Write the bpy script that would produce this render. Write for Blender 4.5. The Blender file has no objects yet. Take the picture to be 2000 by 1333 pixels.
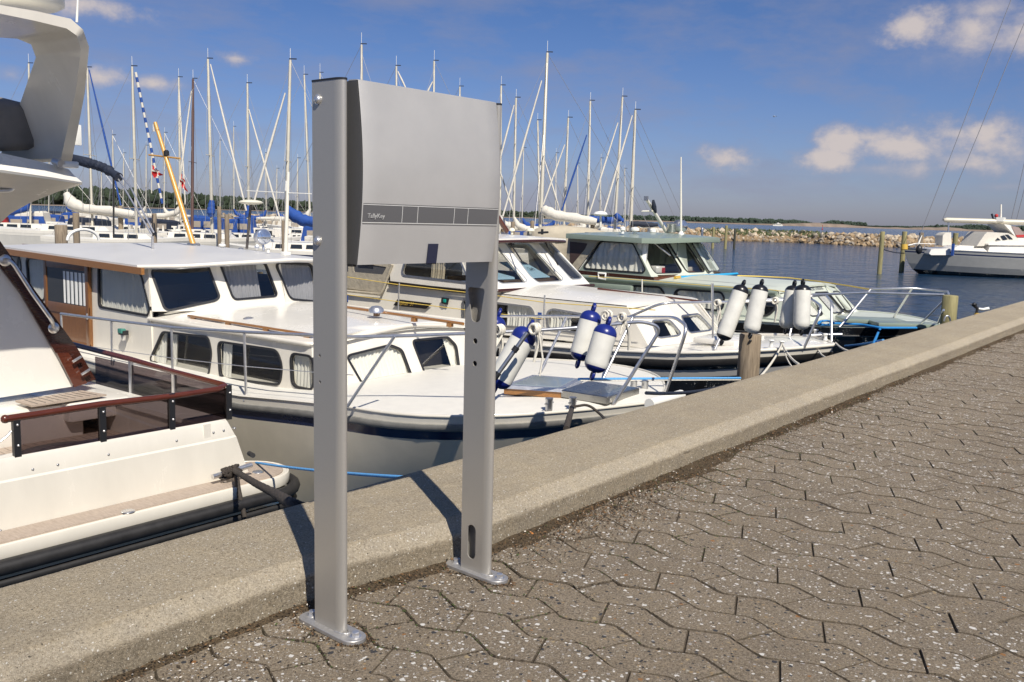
import bpy, bmesh, math, random
from mathutils import Vector, Matrix, noise
from mathutils.geometry import tessellate_polygon
R_ = math.radians
random.seed(7)
sc = bpy.context.scene
COL = sc.collection

# ------------------------------------------------------------------ camera
EYE = Vector((0.0, 0.0, 0.95))
FPX = 1800.0                                   # focal length in pixels of the 2000 px wide photograph
YAW, PITCH, ROLL = 0.6647147542, 0.1338563717, 0.03
_f = Vector((math.cos(YAW), math.sin(YAW), 0)); _r = Vector((math.sin(YAW), -math.cos(YAW), 0)); _z = Vector((0, 0, 1))
CW = _f * math.cos(PITCH) - _z * math.sin(PITCH)
_u = _f * math.sin(PITCH) + _z * math.cos(PITCH)
CR = _r * math.cos(ROLL) + _u * math.sin(ROLL)
CU = _u * math.cos(ROLL) - _r * math.sin(ROLL)
cam = bpy.data.cameras.new('camera'); camo = bpy.data.objects.new('camera', cam); COL.objects.link(camo)
cam.sensor_width = 36.0; cam.lens = 36.0 * FPX / 2000.0
cam.clip_start = 0.05; cam.clip_end = 20000
m = Matrix((CR, CU, -CW)).transposed().to_4x4(); m.translation = EYE
camo.matrix_world = m
sc.camera = camo

# ------------------------------------------------------------------ light
SUN_EL = R_(48.5)
SUN_TO = Vector((-0.505 * math.cos(SUN_EL), -0.863 * math.cos(SUN_EL), math.sin(SUN_EL))).normalized()
sun = bpy.data.lights.new('sun', 'SUN'); sun.energy = 4.6; sun.angle = R_(0.53); sun.color = (1.0, 0.935, 0.83)
suno = bpy.data.objects.new('sun', sun); COL.objects.link(suno)
suno.rotation_euler = SUN_TO.to_track_quat('Z', 'Y').to_euler()
sc.view_settings.view_transform = 'Standard'; sc.view_settings.look = 'None'
sc.view_settings.exposure = 0.35; sc.view_settings.gamma = 1.0; sc.view_settings.use_curve_mapping = False

def ray(x, y):
    return CW * FPX + CR * (x - 1000.0) + CU * (666.5 - y)

world = bpy.data.worlds.new("World"); sc.world = world; world.use_nodes = True
def build_world():
    nt = world.node_tree; N = nt.nodes; L = nt.links; N.clear()
    out = N.new('ShaderNodeOutputWorld')
    sky = N.new('ShaderNodeTexSky'); sky.sky_type = 'NISHITA'; sky.sun_disc = False
    sky.sun_elevation = SUN_EL; sky.sun_rotation = math.atan2(SUN_TO.x, SUN_TO.y)
    sky.air_density = 1.0; sky.dust_density = 0.6; sky.ozone_density = 2.0
    tc = N.new('ShaderNodeTexCoord')
    nrm = N.new('ShaderNodeVectorMath'); nrm.operation = 'NORMALIZE'; L.new(tc.outputs['Generated'], nrm.inputs[0])
    D = nrm.outputs[0]
    def math_(op, a, b=None, c=None, clamp=False):
        n = N.new('ShaderNodeMath'); n.operation = op; n.use_clamp = clamp
        for i, v in enumerate((a, b, c)):
            if v is None: continue
            if isinstance(v, (int, float)): n.inputs[i].default_value = v
            else: L.new(v, n.inputs[i])
        return n.outputs[0]
    def vdot(v):
        n = N.new('ShaderNodeVectorMath'); n.operation = 'DOT_PRODUCT'; L.new(D, n.inputs[0]); n.inputs[1].default_value = v; return n.outputs['Value']
    def nz(scale, detail, rough, stretch=(1, 1, 1)):
        mp = N.new('ShaderNodeMapping'); L.new(D, mp.inputs[0]); mp.inputs['Scale'].default_value = stretch
        n = N.new('ShaderNodeTexNoise'); n.inputs['Scale'].default_value = scale; n.inputs['Detail'].default_value = detail; n.inputs['Roughness'].default_value = rough
        L.new(mp.outputs[0], n.inputs[0]); return n.outputs[0]
    n1 = nz(22, 8, 0.62, (1, 1, 1.5)); n2 = nz(7, 5, 0.55, (1, 1, 1.6)); n3 = nz(60, 4, .6)
    nn = math_('ADD', math_('MULTIPLY', math_('SUBTRACT', n1, .5), 2.2), math_('MULTIPLY', math_('SUBTRACT', n2, .5), 1.2))
    nn = math_('ADD', nn, math_('MULTIPLY', math_('SUBTRACT', n3, .5), .45))
    # blobs: photo px centre, half sizes in px, weight
    B = [(1418, 312, 58, 24, 1), (1608, 312, 62, 26, 1), (1650, 275, 62, 30, 1), (1760, 285, 110, 34, .95), (1880, 262, 150, 38, .95), (1700, 268, 90, 22, .8), (1955, 285, 80, 34, .8),
         (1790, 330, 100, 26, .6), (1900, 322, 110, 34, .75), (1990, 300, 60, 60, .6),
         (1790, 50, 75, 40, .95), (1900, 60, 110, 45, .7), (1990, 60, 80, 50, .7), (1840, 110, 160, 50, .35), (1770, 95, 30, 22, .3),
         (462, 115, 52, 18, .9), (200, 150, 60, 24, .85), (300, 165, 60, 18, .8), (180, 12, 130, 26, .85), (240, 25, 70, 14, .5),
         (20, 145, 40, 20, .5), (400, 285, 90, 22, .28), (1120, 350, 90, 14, .22), (1230, 370, 70, 10, .2), (1600, 360, 60, 14, .3), (280, 290, 70, 18, .3),
         (40, 215, 60, 20, .35), (1950, 365, 120, 18, .4), (1850, 300, 190, 60, .42), (1720, 330, 90, 20, .5), (1560, 300, 40, 10, .4), (1930, 20, 110, 30, .6), (640, 60, 200, 30, .12), (640, 250, 90, 18, .15)]
    rng = random.Random(5)
    dirs = []
    for x, y, w, h, a in B:
        d = ray(x, y).normalized(); dirs.append((d, w / 1800.0 / (1 + ((x - 1000) / 1800) ** 2) ** .5, h / 1800.0, a))
    for i in range(6):                       # the same kind of cumulus all round, outside this view
        az = YAW + R_(50 + i * 44) ; el = R_(rng.uniform(5, 17))
        dirs.append((Vector((math.cos(az) * math.cos(el), math.sin(az) * math.cos(el), math.sin(el))), rng.uniform(.04, .1), rng.uniform(.015, .03), .8))
    mask = None; base = math_('MULTIPLY_ADD', nn, .8, 1.0)
    for c, w, h, a in dirs:
        e1 = Vector((0, 0, 1)).cross(c).normalized(); e2 = c.cross(e1).normalized()
        if e2.z < 0: e2 = -e2
        e3 = e1.cross(e2)
        mp = N.new('ShaderNodeMapping'); mp.vector_type = 'TEXTURE'; L.new(D, mp.inputs[0])
        mp.inputs['Location'].default_value = c; mp.inputs['Rotation'].default_value = Matrix((e1, e2, e3)).transposed().to_euler()
        mp.inputs['Scale'].default_value = (w * 1.35, h * 1.3, .3)
        ln = N.new('ShaderNodeVectorMath'); ln.operation = 'LENGTH'; L.new(mp.outputs[0], ln.inputs[0])
        mk = math_('MULTIPLY', math_('SUBTRACT', base, ln.outputs['Value']), a)
        mask = mk if mask is None else math_('MAXIMUM', mask, mk)
    mr = N.new('ShaderNodeMapRange'); mr.interpolation_type = 'SMOOTHSTEP'
    L.new(mask, mr.inputs[0]); mr.inputs[1].default_value = 0.0; mr.inputs[2].default_value = .95
    lit = math_('POWER', mr.outputs[0], 1.3); mask = mr.outputs[0]
    # cirrus streaks
    ci = nz(2.6, 7, .62, (1.0, 3.0, 8)); cr = N.new('ShaderNodeMapRange'); L.new(ci, cr.inputs[0])
    cr.inputs[1].default_value = .44; cr.inputs[2].default_value = .80; cr.inputs[3].default_value = 0; cr.inputs[4].default_value = .78
    mask = math_('MAXIMUM', mask, cr.outputs[0])
    # sky tint: a little less cyan than the bare model, violet haze near the horizon
    sep = N.new('ShaderNodeSeparateXYZ'); L.new(D, sep.inputs[0])
    hz = N.new('ShaderNodeMapRange'); L.new(sep.outputs['Z'], hz.inputs[0]); hz.inputs[1].default_value = 0.0; hz.inputs[2].default_value = .34
    hz.inputs[3].default_value = 0; hz.inputs[4].default_value = 1
    tint = N.new('ShaderNodeMix'); tint.data_type = 'RGBA'; L.new(hz.outputs[0], tint.inputs[0])
    tint.inputs[6].default_value = (SKY_H[0], SKY_H[1], SKY_H[2], 1); tint.inputs[7].default_value = (SKY_T[0], SKY_T[1], SKY_T[2], 1)
    mul = N.new('ShaderNodeMix'); mul.data_type = 'RGBA'; mul.blend_type = 'MULTIPLY'; mul.inputs[0].default_value = 1
    L.new(sky.outputs[0], mul.inputs[6]); L.new(tint.outputs[2], mul.inputs[7])
    bg = N.new('ShaderNodeBackground'); L.new(mul.outputs[2], bg.inputs[0]); bg.inputs[1].default_value = SKY_S
    cc = N.new('ShaderNodeMix'); cc.data_type = 'RGBA'; L.new(lit, cc.inputs[0])
    cc.inputs[6].default_value = (.36, .37, .50, 1); cc.inputs[7].default_value = (.80, .71, .68, 1)
    bc = N.new('ShaderNodeBackground'); L.new(cc.outputs[2], bc.inputs[0]); bc.inputs[1].default_value = 0.62
    mx = N.new('ShaderNodeMixShader'); L.new(math_('MULTIPLY', mask, .93), mx.inputs[0]); L.new(bg.outputs[0], mx.inputs[1]); L.new(bc.outputs[0], mx.inputs[2])
    L.new(mx.outputs[0], out.inputs[0])
SKY_S = 0.068
SKY_H = (0.63, 0.66, 1.00); SKY_T = (0.33, 0.56, 0.90)
build_world()
world.cycles.sampling_method = 'MANUAL'; world.cycles.sample_map_resolution = 256
# ------------------------------------------------------------------ points on real planes
def xp(x, y, X): d = ray(x, y); return EYE + d * ((X - EYE.x) / d.x)
def yp(x, y, Y): d = ray(x, y); return EYE + d * ((Y - EYE.y) / d.y)
def zp(x, y, Z): d = ray(x, y); return EYE + d * ((Z - EYE.z) / d.z)
def dp(x, y, dist): return EYE + ray(x, y) * (dist / FPX)
def pp(x, y, O, Nn): d = ray(x, y); return EYE + d * ((O - EYE).dot(Nn) / d.dot(Nn))
V = Vector
WATER = -1.75

# ------------------------------------------------------------------ materials
MATS = {}
def mat(name, col, rough=.5, metal=0.0, nscale=0, namt=0, bscale=0, bamt=0, coat=0, spec=.5, emit=None, bdist=.01, stretch=None):
    if name in MATS: return MATS[name]
    m = bpy.data.materials.new(name); m.use_nodes = True; nt = m.node_tree; N = nt.nodes; L = nt.links
    b = N['Principled BSDF']; b.inputs['Base Color'].default_value = (*col, 1); b.inputs['Roughness'].default_value = rough
    b.inputs['Metallic'].default_value = metal; b.inputs['Coat Weight'].default_value = coat; b.inputs['Coat Roughness'].default_value = .08
    b.inputs['Specular IOR Level'].default_value = spec
    if nscale or bscale:
        tc = N.new('ShaderNodeTexCoord'); src = tc.outputs['Object']
        if stretch:
            mp = N.new('ShaderNodeMapping'); mp.inputs['Scale'].default_value = stretch; L.new(src, mp.inputs[0]); src = mp.outputs[0]
    if nscale:
        n = N.new('ShaderNodeTexNoise'); n.inputs['Scale'].default_value = nscale; n.inputs['Detail'].default_value = 6; n.inputs['Roughness'].default_value = .65
        L.new(src, n.inputs[0])
        r = N.new('ShaderNodeValToRGB'); L.new(n.outputs[0], r.inputs[0])
        r.color_ramp.elements[0].position = .3; r.color_ramp.elements[1].position = .7
        r.color_ramp.elements[0].color = (*[max(0, c * (1 - namt)) for c in col], 1); r.color_ramp.elements[1].color = (*[min(1, c * (1 + namt)) for c in col], 1)
        L.new(r.outputs[0], b.inputs['Base Color'])
        rr = N.new('ShaderNodeMapRange'); L.new(n.outputs[0], rr.inputs[0]); rr.inputs[3].default_value = max(.02, rough - .08); rr.inputs[4].default_value = min(1, rough + .1)
        L.new(rr.outputs[0], b.inputs['Roughness'])
    if bscale:
        n2 = N.new('ShaderNodeTexNoise'); n2.inputs['Scale'].default_value = bscale; n2.inputs['Detail'].default_value = 4; L.new(src, n2.inputs[0])
        bp = N.new('ShaderNodeBump'); bp.inputs['Strength'].default_value = bamt; bp.inputs['Distance'].default_value = bdist
        L.new(n2.outputs[0], bp.inputs['Height']); L.new(bp.outputs[0], b.inputs['Normal'])
    MATS[name] = m; return m

def glass_mat(name, tint, gloss_rough=.02, base=.08, dark=0.0):
    if name in MATS: return MATS[name]
    m = bpy.data.materials.new(name); m.use_nodes = True; nt = m.node_tree; N = nt.nodes; L = nt.links; N.clear()
    o = N.new('ShaderNodeOutputMaterial'); t = N.new('ShaderNodeBsdfTransparent'); t.inputs[0].default_value = (*tint, 1)
    g = N.new('ShaderNodeBsdfGlossy'); g.inputs['Roughness'].default_value = gloss_rough
    lw = N.new('ShaderNodeLayerWeight'); lw.inputs[0].default_value = .5
    pw = N.new('ShaderNodeMath'); pw.operation = 'POWER'; L.new(lw.outputs['Facing'], pw.inputs[0]); pw.inputs[1].default_value = 4.5
    ad = N.new('ShaderNodeMath'); ad.operation = 'MULTIPLY_ADD'; ad.use_clamp = True; L.new(pw.outputs[0], ad.inputs[0]); ad.inputs[1].default_value = .9; ad.inputs[2].default_value = base * .5 + .01
    mx = N.new('ShaderNodeMixShader'); L.new(ad.outputs[0], mx.inputs[0]); L.new(t.outputs[0], mx.inputs[1]); L.new(g.outputs[0], mx.inputs[2])
    L.new(mx.outputs[0], o.inputs[0]); MATS[name] = m; return m

def wood_mat(name, a, b_, rough=.35, coat=.3, scale=(1, 18, 18), sc_=6):
    if name in MATS: return MATS[name]
    m = bpy.data.materials.new(name); m.use_nodes = True; nt = m.node_tree; N = nt.nodes; L = nt.links
    b = N['Principled BSDF']; b.inputs['Roughness'].default_value = rough; b.inputs['Coat Weight'].default_value = coat
    tc = N.new('ShaderNodeTexCoord'); mp = N.new('ShaderNodeMapping'); mp.inputs['Scale'].default_value = scale; L.new(tc.outputs['Object'], mp.inputs[0])
    n = N.new('ShaderNodeTexNoise'); n.inputs['Scale'].default_value = sc_; n.inputs['Detail'].default_value = 8; n.inputs['Roughness'].default_value = .7; n.inputs['Distortion'].default_value = .6
    L.new(mp.outputs[0], n.inputs[0]); r = N.new('ShaderNodeValToRGB'); L.new(n.outputs[0], r.inputs[0])
    r.color_ramp.elements[0].position = .32; r.color_ramp.elements[1].position = .68
    r.color_ramp.elements[0].color = (*a, 1); r.color_ramp.elements[1].color = (*b_, 1)
    L.new(r.outputs[0], b.inputs['Base Color'])
    bp = N.new('ShaderNodeBump'); bp.inputs['Strength'].default_value = .25; bp.inputs['Distance'].default_value = .002; L.new(n.outputs[0], bp.inputs['Height']); L.new(bp.outputs[0], b.inputs['Normal'])
    MATS[name] = m; return m

gelcoat = mat('white_gelcoat', (.70, .66, .575), .24, nscale=3.5, namt=.055, coat=.3, stretch=(1, 1, .35))
gel_bright = mat('bright_gelcoat', (.76, .73, .66), .25, nscale=3, namt=.025, coat=.25)
gel_deck = mat('deck_paint', (.69, .665, .60), .5, nscale=8, namt=.04, bscale=300, bamt=.15, bdist=.002)
gel_roof = mat('roof_paint', (.56, .55, .53), .38, nscale=2, namt=.04)
green_paint = mat('grey_green_paint', (.235, .285, .235), .3, nscale=4, namt=.05, coat=.2)
pale_green = mat('pale_green_paint', (.56, .59, .50), .35, nscale=4, namt=.04)
black_rub = mat('black_rubber', (.018, .017, .017), .5, nscale=12, namt=.3)
grey_rub = mat('grey_rubber', (.20, .195, .18), .55, nscale=10, namt=.2)
navy = mat('navy_paint', (.012, .02, .06), .22, nscale=6, namt=.2, coat=.3)
chrome = mat('stainless_steel', (.72, .71, .70), .30, .85, nscale=20, namt=.1)
galv = mat('dull_steel', (.50, .50, .50), .33, .9, nscale=30, namt=.12)
mahog = wood_mat('mahogany', (.060, .014, .008), (.130, .034, .016), .25, .5)
mahog_dk = wood_mat('dark_mahogany', (.032, .010, .007), (.06, .017, .010), .22, .6)
teakv = wood_mat('varnished_teak', (.22, .09, .022), (.36, .17, .05), .3, .5)
teakv_v = wood_mat('varnished_teak_upright', (.13, .052, .016), (.24, .105, .032), .35, .4, (22, 22, 1.2))
teakg = wood_mat('weathered_teak', (.30, .24, .19), (.45, .37, .30), .8, 0, (14, 2, 14))
pine = wood_mat('varnished_pine', (.50, .25, .05), (.66, .38, .09), .3, .5, (14, 14, 1))
glass = glass_mat('window_glass', (.93, .93, .915))
glass_dk = glass_mat('tinted_acrylic', (.42, .38, .39), .04, .03)
curtain_m = mat('curtain_cloth', (.84, .83, .78), .9, nscale=5, namt=.05)
curtain_g = mat('grey_curtain_cloth', (.33, .33, .36), .9, nscale=5, namt=.1)
interior = mat('cabin_shade_and_dash', (.018, .016, .016), .8, nscale=4, namt=.3)  # near-black puts the cabin shade into the colour; a dashboard wears it too
interior2 = mat('cabin_joinery', (.09, .06, .035), .6, nscale=4, namt=.3)
canvas = mat('beige_canvas', (.42, .37, .28), .85, nscale=5, namt=.12, bscale=9, bamt=.5, bdist=.03)
canvas_g = mat('grey_canvas', (.19, .18, .17), .85, nscale=5, namt=.15, bscale=8, bamt=.5, bdist=.03)
blue_cloth = mat('blue_canvas', (.012, .06, .26), .8, nscale=5, namt=.2, bscale=7, bamt=.4, bdist=.04)
navy_cloth = mat('dark_navy_canvas', (.012, .018, .035), .75, nscale=9, namt=.3, bscale=30, bamt=.7, bdist=.02)
white_cloth = mat('white_sailcloth', (.60, .565, .49), .8, nscale=3, namt=.06, bscale=7, bamt=.4, bdist=.04)
fend_w = mat('white_vinyl', (.68, .665, .60), .36, nscale=9, namt=.10)
fend_b = mat('blue_vinyl', (.012, .022, .17), .3, nscale=7, namt=.1)
fend_k = mat('black_vinyl', (.012, .012, .014), .3)
rope_w = mat('white_rope', (.66, .62, .53), .9, nscale=60, namt=.2, bscale=220, bamt=.8, bdist=.002)
rope_k = mat('black_rope', (.045, .036, .029), .85, nscale=60, namt=.4, bscale=200, bamt=.8, bdist=.002)
rope_b = mat('blue_rope', (.015, .20, .50), .8, nscale=60, namt=.2, bscale=220, bamt=.8, bdist=.002)
rope_lb = mat('light_blue_rope', (.10, .34, .68), .8, nscale=60, namt=.2)
rope_y = mat('yellow_cord', (.70, .50, .10), .7)
plast_k = mat('black_plastic', (.02, .02, .022), .4)
plast_w = mat('white_plastic', (.78, .77, .72), .35)
mast_m = mat('mast_aluminium', (.56, .52, .42), .45, .1, nscale=2, namt=.08)
mast_w = mat('white_mast_paint', (.74, .71, .62), .4)
mast_d = mat('dark_wood_mast', (.10, .055, .045), .5)
wire_m = mat('rigging_wire', (.30, .29, .28), .4, .6)
red_p = mat('red_paint', (.42, .02, .02), .5)
yellow_p = mat('yellow_paint', (.60, .38, .06), .45)
hull_dk = mat('black_hull_paint', (.016, .016, .017), .14, nscale=3, namt=.3, coat=.5, bscale=5, bamt=.06, bdist=.02)
hull_gr = mat('silver_grey_hull', (.28, .28, .27), .22, nscale=2, namt=.06, coat=.4)
hull_bounce = mat('white_hull_bounce_tint', (.66, .60, .48), .3, nscale=1.2, namt=.12, coat=.2)  # white hull, with beige light bounced off the quay painted into it
alu = mat('silver_powder_coat', (.44, .42, .385), .38, .5, nscale=900, namt=.10)
alu_front = mat('silver_lid_paint', (.46, .45, .435), .45, .25, nscale=7, namt=.05, bscale=900, bamt=.1, bdist=.0005)
alu_plate = mat('galvanised_plate', (.42, .41, .40), .42, .6, nscale=120, namt=.12)
band_m = mat('dark_grey_film', (.11, .11, .115), .35)
side_m = mat('dark_grey_plastic', (.085, .085, .087), .45, nscale=800, namt=.1)
line_m = mat('white_print', (.75, .75, .73), .5)
strap_m = mat('navy_webbing', (.014, .017, .045), .8, bscale=500, bamt=.5, bdist=.001)
pile_m = wood_mat('weathered_pile_wood', (.14, .105, .07), (.34, .27, .19), .9, 0, (16, 16, 1.2), 3)
pile_g = wood_mat('algae_pile_wood', (.18, .16, .07), (.36, .32, .16), .9, 0, (14, 14, 1), 3)
radar_m = mat('cream_plastic', (.72, .69, .55), .35)

# ------------------------------------------------------------------ mesh builder
class MB:
    def __init__(s): s.v = []; s.f = []; s.m = []
    def add(s, vs, fs, mi=0):
        o = len(s.v); s.v += [V(p) for p in vs]; s.f += [[i + o for i in f] for f in fs]; s.m += [mi] * len(fs); return s
    def box(s, c, size, ax=None, mi=0, bev=0):
        c = V(c); a, b, d = [x / 2 for x in size]
        X, Y, Z = ax if ax else (V((1, 0, 0)), V((0, 1, 0)), V((0, 0, 1)))
        if not bev:
            P = [c + X * (i * a) + Y * (j * b) + Z * (k * d) for i in (-1, 1) for j in (-1, 1) for k in (-1, 1)]
            return s.add(P, [[0, 1, 3, 2], [4, 6, 7, 5], [0, 4, 5, 1], [2, 3, 7, 6], [0, 2, 6, 4], [1, 5, 7, 3]], mi)
        bm = bmesh.new(); bmesh.ops.create_cube(bm, size=1)
        for v in bm.verts: v.co = V((v.co.x * a * 2, v.co.y * b * 2, v.co.z * d * 2))
        bmesh.ops.bevel(bm, geom=bm.edges[:], offset=bev, segments=2, profile=.6, affect='EDGES')
        bm.verts.index_update()
        s.add([c + X * v.co.x + Y * v.co.y + Z * v.co.z for v in bm.verts], [[v.index for v in f.verts] for f in bm.faces], mi); bm.free(); return s
    def loft(s, rings, caps=True, closed=True, mi=0):
        n = len(rings[0]); vs = [p for r in rings for p in r]; fs = []
        for i in range(len(rings) - 1):
            for j in range(n if closed else n - 1):
                a = i * n + j; b = i * n + (j + 1) % n; fs.append([a, b, b + n, a + n])
        if caps: fs.append(list(range(n))[::-1]); fs.append(list(range((len(rings) - 1) * n, len(rings) * n)))
        return s.add(vs, fs, mi)
    def tube(s, pts, r, n=8, closed=False, mi=0, caps=True):
        pts = [V(p) for p in pts]; m = len(pts); rr = r if isinstance(r, (list, tuple)) else [r] * m
        T = []
        for i in range(m):
            a = pts[(i - 1) % m] if (closed or i > 0) else pts[i]; b = pts[(i + 1) % m] if (closed or i < m - 1) else pts[i]
            t = (b - a); T.append(t.normalized() if t.length > 1e-9 else V((0, 0, 1)))
        up = V((0, 0, 1)) if abs(T[0].z) < .9 else V((1, 0, 0))
        nrm = T[0].cross(up).normalized(); rings = []
        for i in range(m):
            nrm = (nrm - T[i] * nrm.dot(T[i]));
            nrm = nrm.normalized() if nrm.length > 1e-6 else T[i].orthogonal().normalized()
            bn = T[i].cross(nrm)
            rings.append([pts[i] + (nrm * math.cos(2 * math.pi * k / n) + bn * math.sin(2 * math.pi * k / n)) * rr[i] for k in range(n)])
        if closed: rings.append(rings[0])
        return s.loft(rings, caps and not closed, True, mi)
    def cyl(s, a, b, r, n=12, r2=None, mi=0): return s.tube([a, b], [r, r if r2 is None else r2], n, mi=mi)
    def lathe(s, prof, origin, axis=(0, 0, 1), n=20, mi=0):
        axis = V(axis).normalized(); e = axis.orthogonal().normalized(); g = axis.cross(e); o = V(origin)
        rings = [[o + axis * h + (e * math.cos(2 * math.pi * k / n) + g * math.sin(2 * math.pi * k / n)) * max(r, 1e-4) for k in range(n)] for r, h in prof]
        return s.loft(rings, True, True, mi)
    def sphere(s, c, r, n=12, sq=(1, 1, 1), mi=0):
        c = V(c); rings = []
        for i in range(n // 2 + 1):
            t = math.pi * i / (n // 2); q = max(math.sin(t), 1e-3)
            rings.append([c + V((math.cos(2 * math.pi * k / n) * q * r * sq[0], math.sin(2 * math.pi * k / n) * q * r * sq[1], -math.cos(t) * r * sq[2])) for k in range(n)])
        return s.loft(rings, True, True, mi)
    def poly(s, outer, holes, fr, th, mi=0):
        """flat plate: outline and holes in (u,v) on frame fr=(O,U,Vv,N); front face at O, thickness th behind (-N)"""
        O, U, W, Nn = fr
        loops = [outer] + list(holes)
        tri = tessellate_polygon([[V((a, b, 0)) for a, b in lp] for lp in loops])
        flat = [p for lp in loops for p in lp]; n = len(flat)
        vs = [O + U * a + W * b for a, b in flat] + [O + U * a + W * b - Nn * th for a, b in flat]
        fs = []
        for t in tri:
            t = list(t); a, b, c = [V((*flat[i], 0)) for i in t]
            if (b - a).cross(c - a).z * (U.cross(W).dot(Nn)) < 0: t = t[::-1]
            fs.append(t); fs.append([i + n for i in t[::-1]])
        k = 0
        for lp in loops:
            for i in range(len(lp)):
                a = k + i; b = k + (i + 1) % len(lp); fs.append([a, b, b + n, a + n])
            k += len(lp)
        return s.add(vs, fs, mi)
    def build(s, name, mats, parent=None, smooth=35, recalc=True):
        me = bpy.data.meshes.new(name)
        org = ROOT(parent) if parent is not None else (sum(s.v, V()) / len(s.v) if s.v else V())
        if parent is None:
            lo = V([min(p[i] for p in s.v) for i in range(3)]); hi = V([max(p[i] for p in s.v) for i in range(3)])
            org = V(((lo.x + hi.x) / 2, (lo.y + hi.y) / 2, lo.z))
        me.from_pydata([p - org for p in s.v], [], s.f)
        if recalc:
            bm = bmesh.new(); bm.from_mesh(me); bmesh.ops.recalc_face_normals(bm, faces=bm.faces); bm.to_mesh(me); bm.free()
        if not isinstance(mats, (list, tuple)): mats = [mats]
        for q in mats: me.materials.append(q)
        if len(mats) > 1:
            for p, k in zip(me.polygons, s.m): p.material_index = k
        if smooth:
            me.polygons.foreach_set('use_smooth', [True] * len(me.polygons)); me.set_sharp_from_angle(angle=R_(smooth))
        me.update()
        o = bpy.data.objects.new(name, me); COL.objects.link(o)
        if parent is not None: o.parent = parent
        else: o.location = org
        return o
def ROOT(o):
    p = V(o.location)
    while o.parent: o = o.parent; p += V(o.location)
    return p
def tag(o, label=None, cat=None, group=None, kind=None):
    if label: o['label'] = label
    if cat: o['category'] = cat
    if group: o['group'] = group
    if kind: o['kind'] = kind
    return o
def thing(name, loc, label, cat, group=None):
    o = bpy.data.objects.new(name, None); o.empty_display_size = .2; COL.objects.link(o); o.location = V(loc); return tag(o, label, cat, group)

# ------------------------------------------------------------------ shape helpers
def rpoly(pts, r, n=5):
    """round the corners of a 2-D polygon"""
    out = []; m = len(pts); pts = [V((*p, 0)).to_2d() for p in pts]
    for i in range(m):
        p = pts[i]; a = pts[i - 1]; b = pts[(i + 1) % m]
        ri = r[i] if isinstance(r, (list, tuple)) else r
        da = (a - p); db = (b - p); t = min(ri, da.length * .45, db.length * .45)
        p0 = p + da.normalized() * t; p1 = p + db.normalized() * t
        for k in range(n + 1):
            u = k / n; q = p0 * (1 - u) ** 2 + p * 2 * u * (1 - u) + p1 * u * u; out.append((q.x, q.y))
    return out
def area2(p): return sum(p[i - 1][0] * p[i][1] - p[i][0] * p[i - 1][1] for i in range(len(p))) / 2
def offset(p, d):
    """grow (d>0) a polygon outwards"""
    s = 1 if area2(p) > 0 else -1; out = []
    for i in range(len(p)):
        a = V(p[i - 1]); q = V(p[i]); b = V(p[(i + 1) % len(p)])
        t = (b - a); t = t.normalized() if t.length > 1e-9 else V((1, 0)); nrm = V((t.y, -t.x)) * s
        out.append((q.x + nrm.x * d, q.y + nrm.y * d))
    return out
def fplane(P0, P1, P2, toward=None):
    """frame on the plane through three points: U along P0->P1, N towards the viewer side"""
    P0, P1, P2 = V(P0), V(P1), V(P2); U = (P1 - P0).normalized(); Nn = U.cross(P2 - P0).normalized()
    if toward is not None:
        if Nn.dot(V(toward) - P0) < 0: Nn = -Nn
    elif Nn.dot(EYE - P0) < 0: Nn = -Nn
    W = (P2 - P0) - U * (P2 - P0).dot(U); W.normalize()
    return (P0, U, W, Nn)
def touv(P, fr): d = V(P) - fr[0]; return (d.dot(fr[1]), d.dot(fr[2]))
def pxuv(px, fr): return [touv(pp(x, y, fr[0], fr[3]), fr) for x, y in px]
def wall(name, mats, parent, fr, outer, holes, th=.03):
    return MB().poly(outer, holes, fr, th).build(name, mats, parent, smooth=0)
def window(parent, fr, hole, frame_m, fw=.018, proud=.008, glass_m=None, curtain=None, cm=None, name='window', gap=.05, pleat=.045, amp=.012, label=None, curtain_top=None):
    """rounded frame ring standing proud of the wall, pane inside, optional pleated curtain behind"""
    O, U, W, Nn = fr
    f2 = (O + Nn * proud, U, W, Nn)
    fo = MB().poly(offset(hole, fw), [offset(hole, -.002)], f2, proud + .02).build(name, frame_m, parent, smooth=0)
    if label: fo['label'] = label
    f3 = (O - Nn * .006, U, W, Nn)
    MB().poly(offset(hole, .001), [], f3, .004).build('pane', glass_m or glass, fo, smooth=0)
    us = [p[0] for p in hole]; vs = [p[1] for p in hole]; u0, u1, v0, v1 = min(us), max(us), min(vs), max(vs)
    if curtain:
        for a, b in curtain:
            ua = u0 + (u1 - u0) * a; ub = u0 + (u1 - u0) * b; n = max(6, int((ub - ua) / pleat * 6)); mb = MB(); rows = []
            vt = v1 + .02
            for vv in (vt, v0 - .02):
                row = []
                for i in range(n + 1):
                    t = i / n; uu = ua + (ub - ua) * t; d = amp * math.sin((uu) / pleat * 2 * math.pi) + amp * .5 * math.sin(uu / pleat * 2.9 + 1)
                    row.append(O + U * uu + W * vv - Nn * (gap + d))
                rows.append(row)
            mb.loft(rows, False, False); mb.build('curtain', cm or curtain_m, fo, smooth=80, recalc=False)
    return fo
def arc(pts, n=8, r=.1):
    """polyline with rounded bends"""
    out = [V(pts[0])]
    for i in range(1, len(pts) - 1):
        p, a, b = V(pts[i]), V(pts[i - 1]), V(pts[i + 1]); da, db = a - p, b - p; t = min(r, da.length * .48, db.length * .48)
        p0 = p + da.normalized() * t; p1 = p + db.normalized() * t
        for k in range(n + 1): u = k / n; out.append(p0 * (1 - u) ** 2 + p * 2 * u * (1 - u) + p1 * u * u)
    out.append(V(pts[-1])); return out
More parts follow.
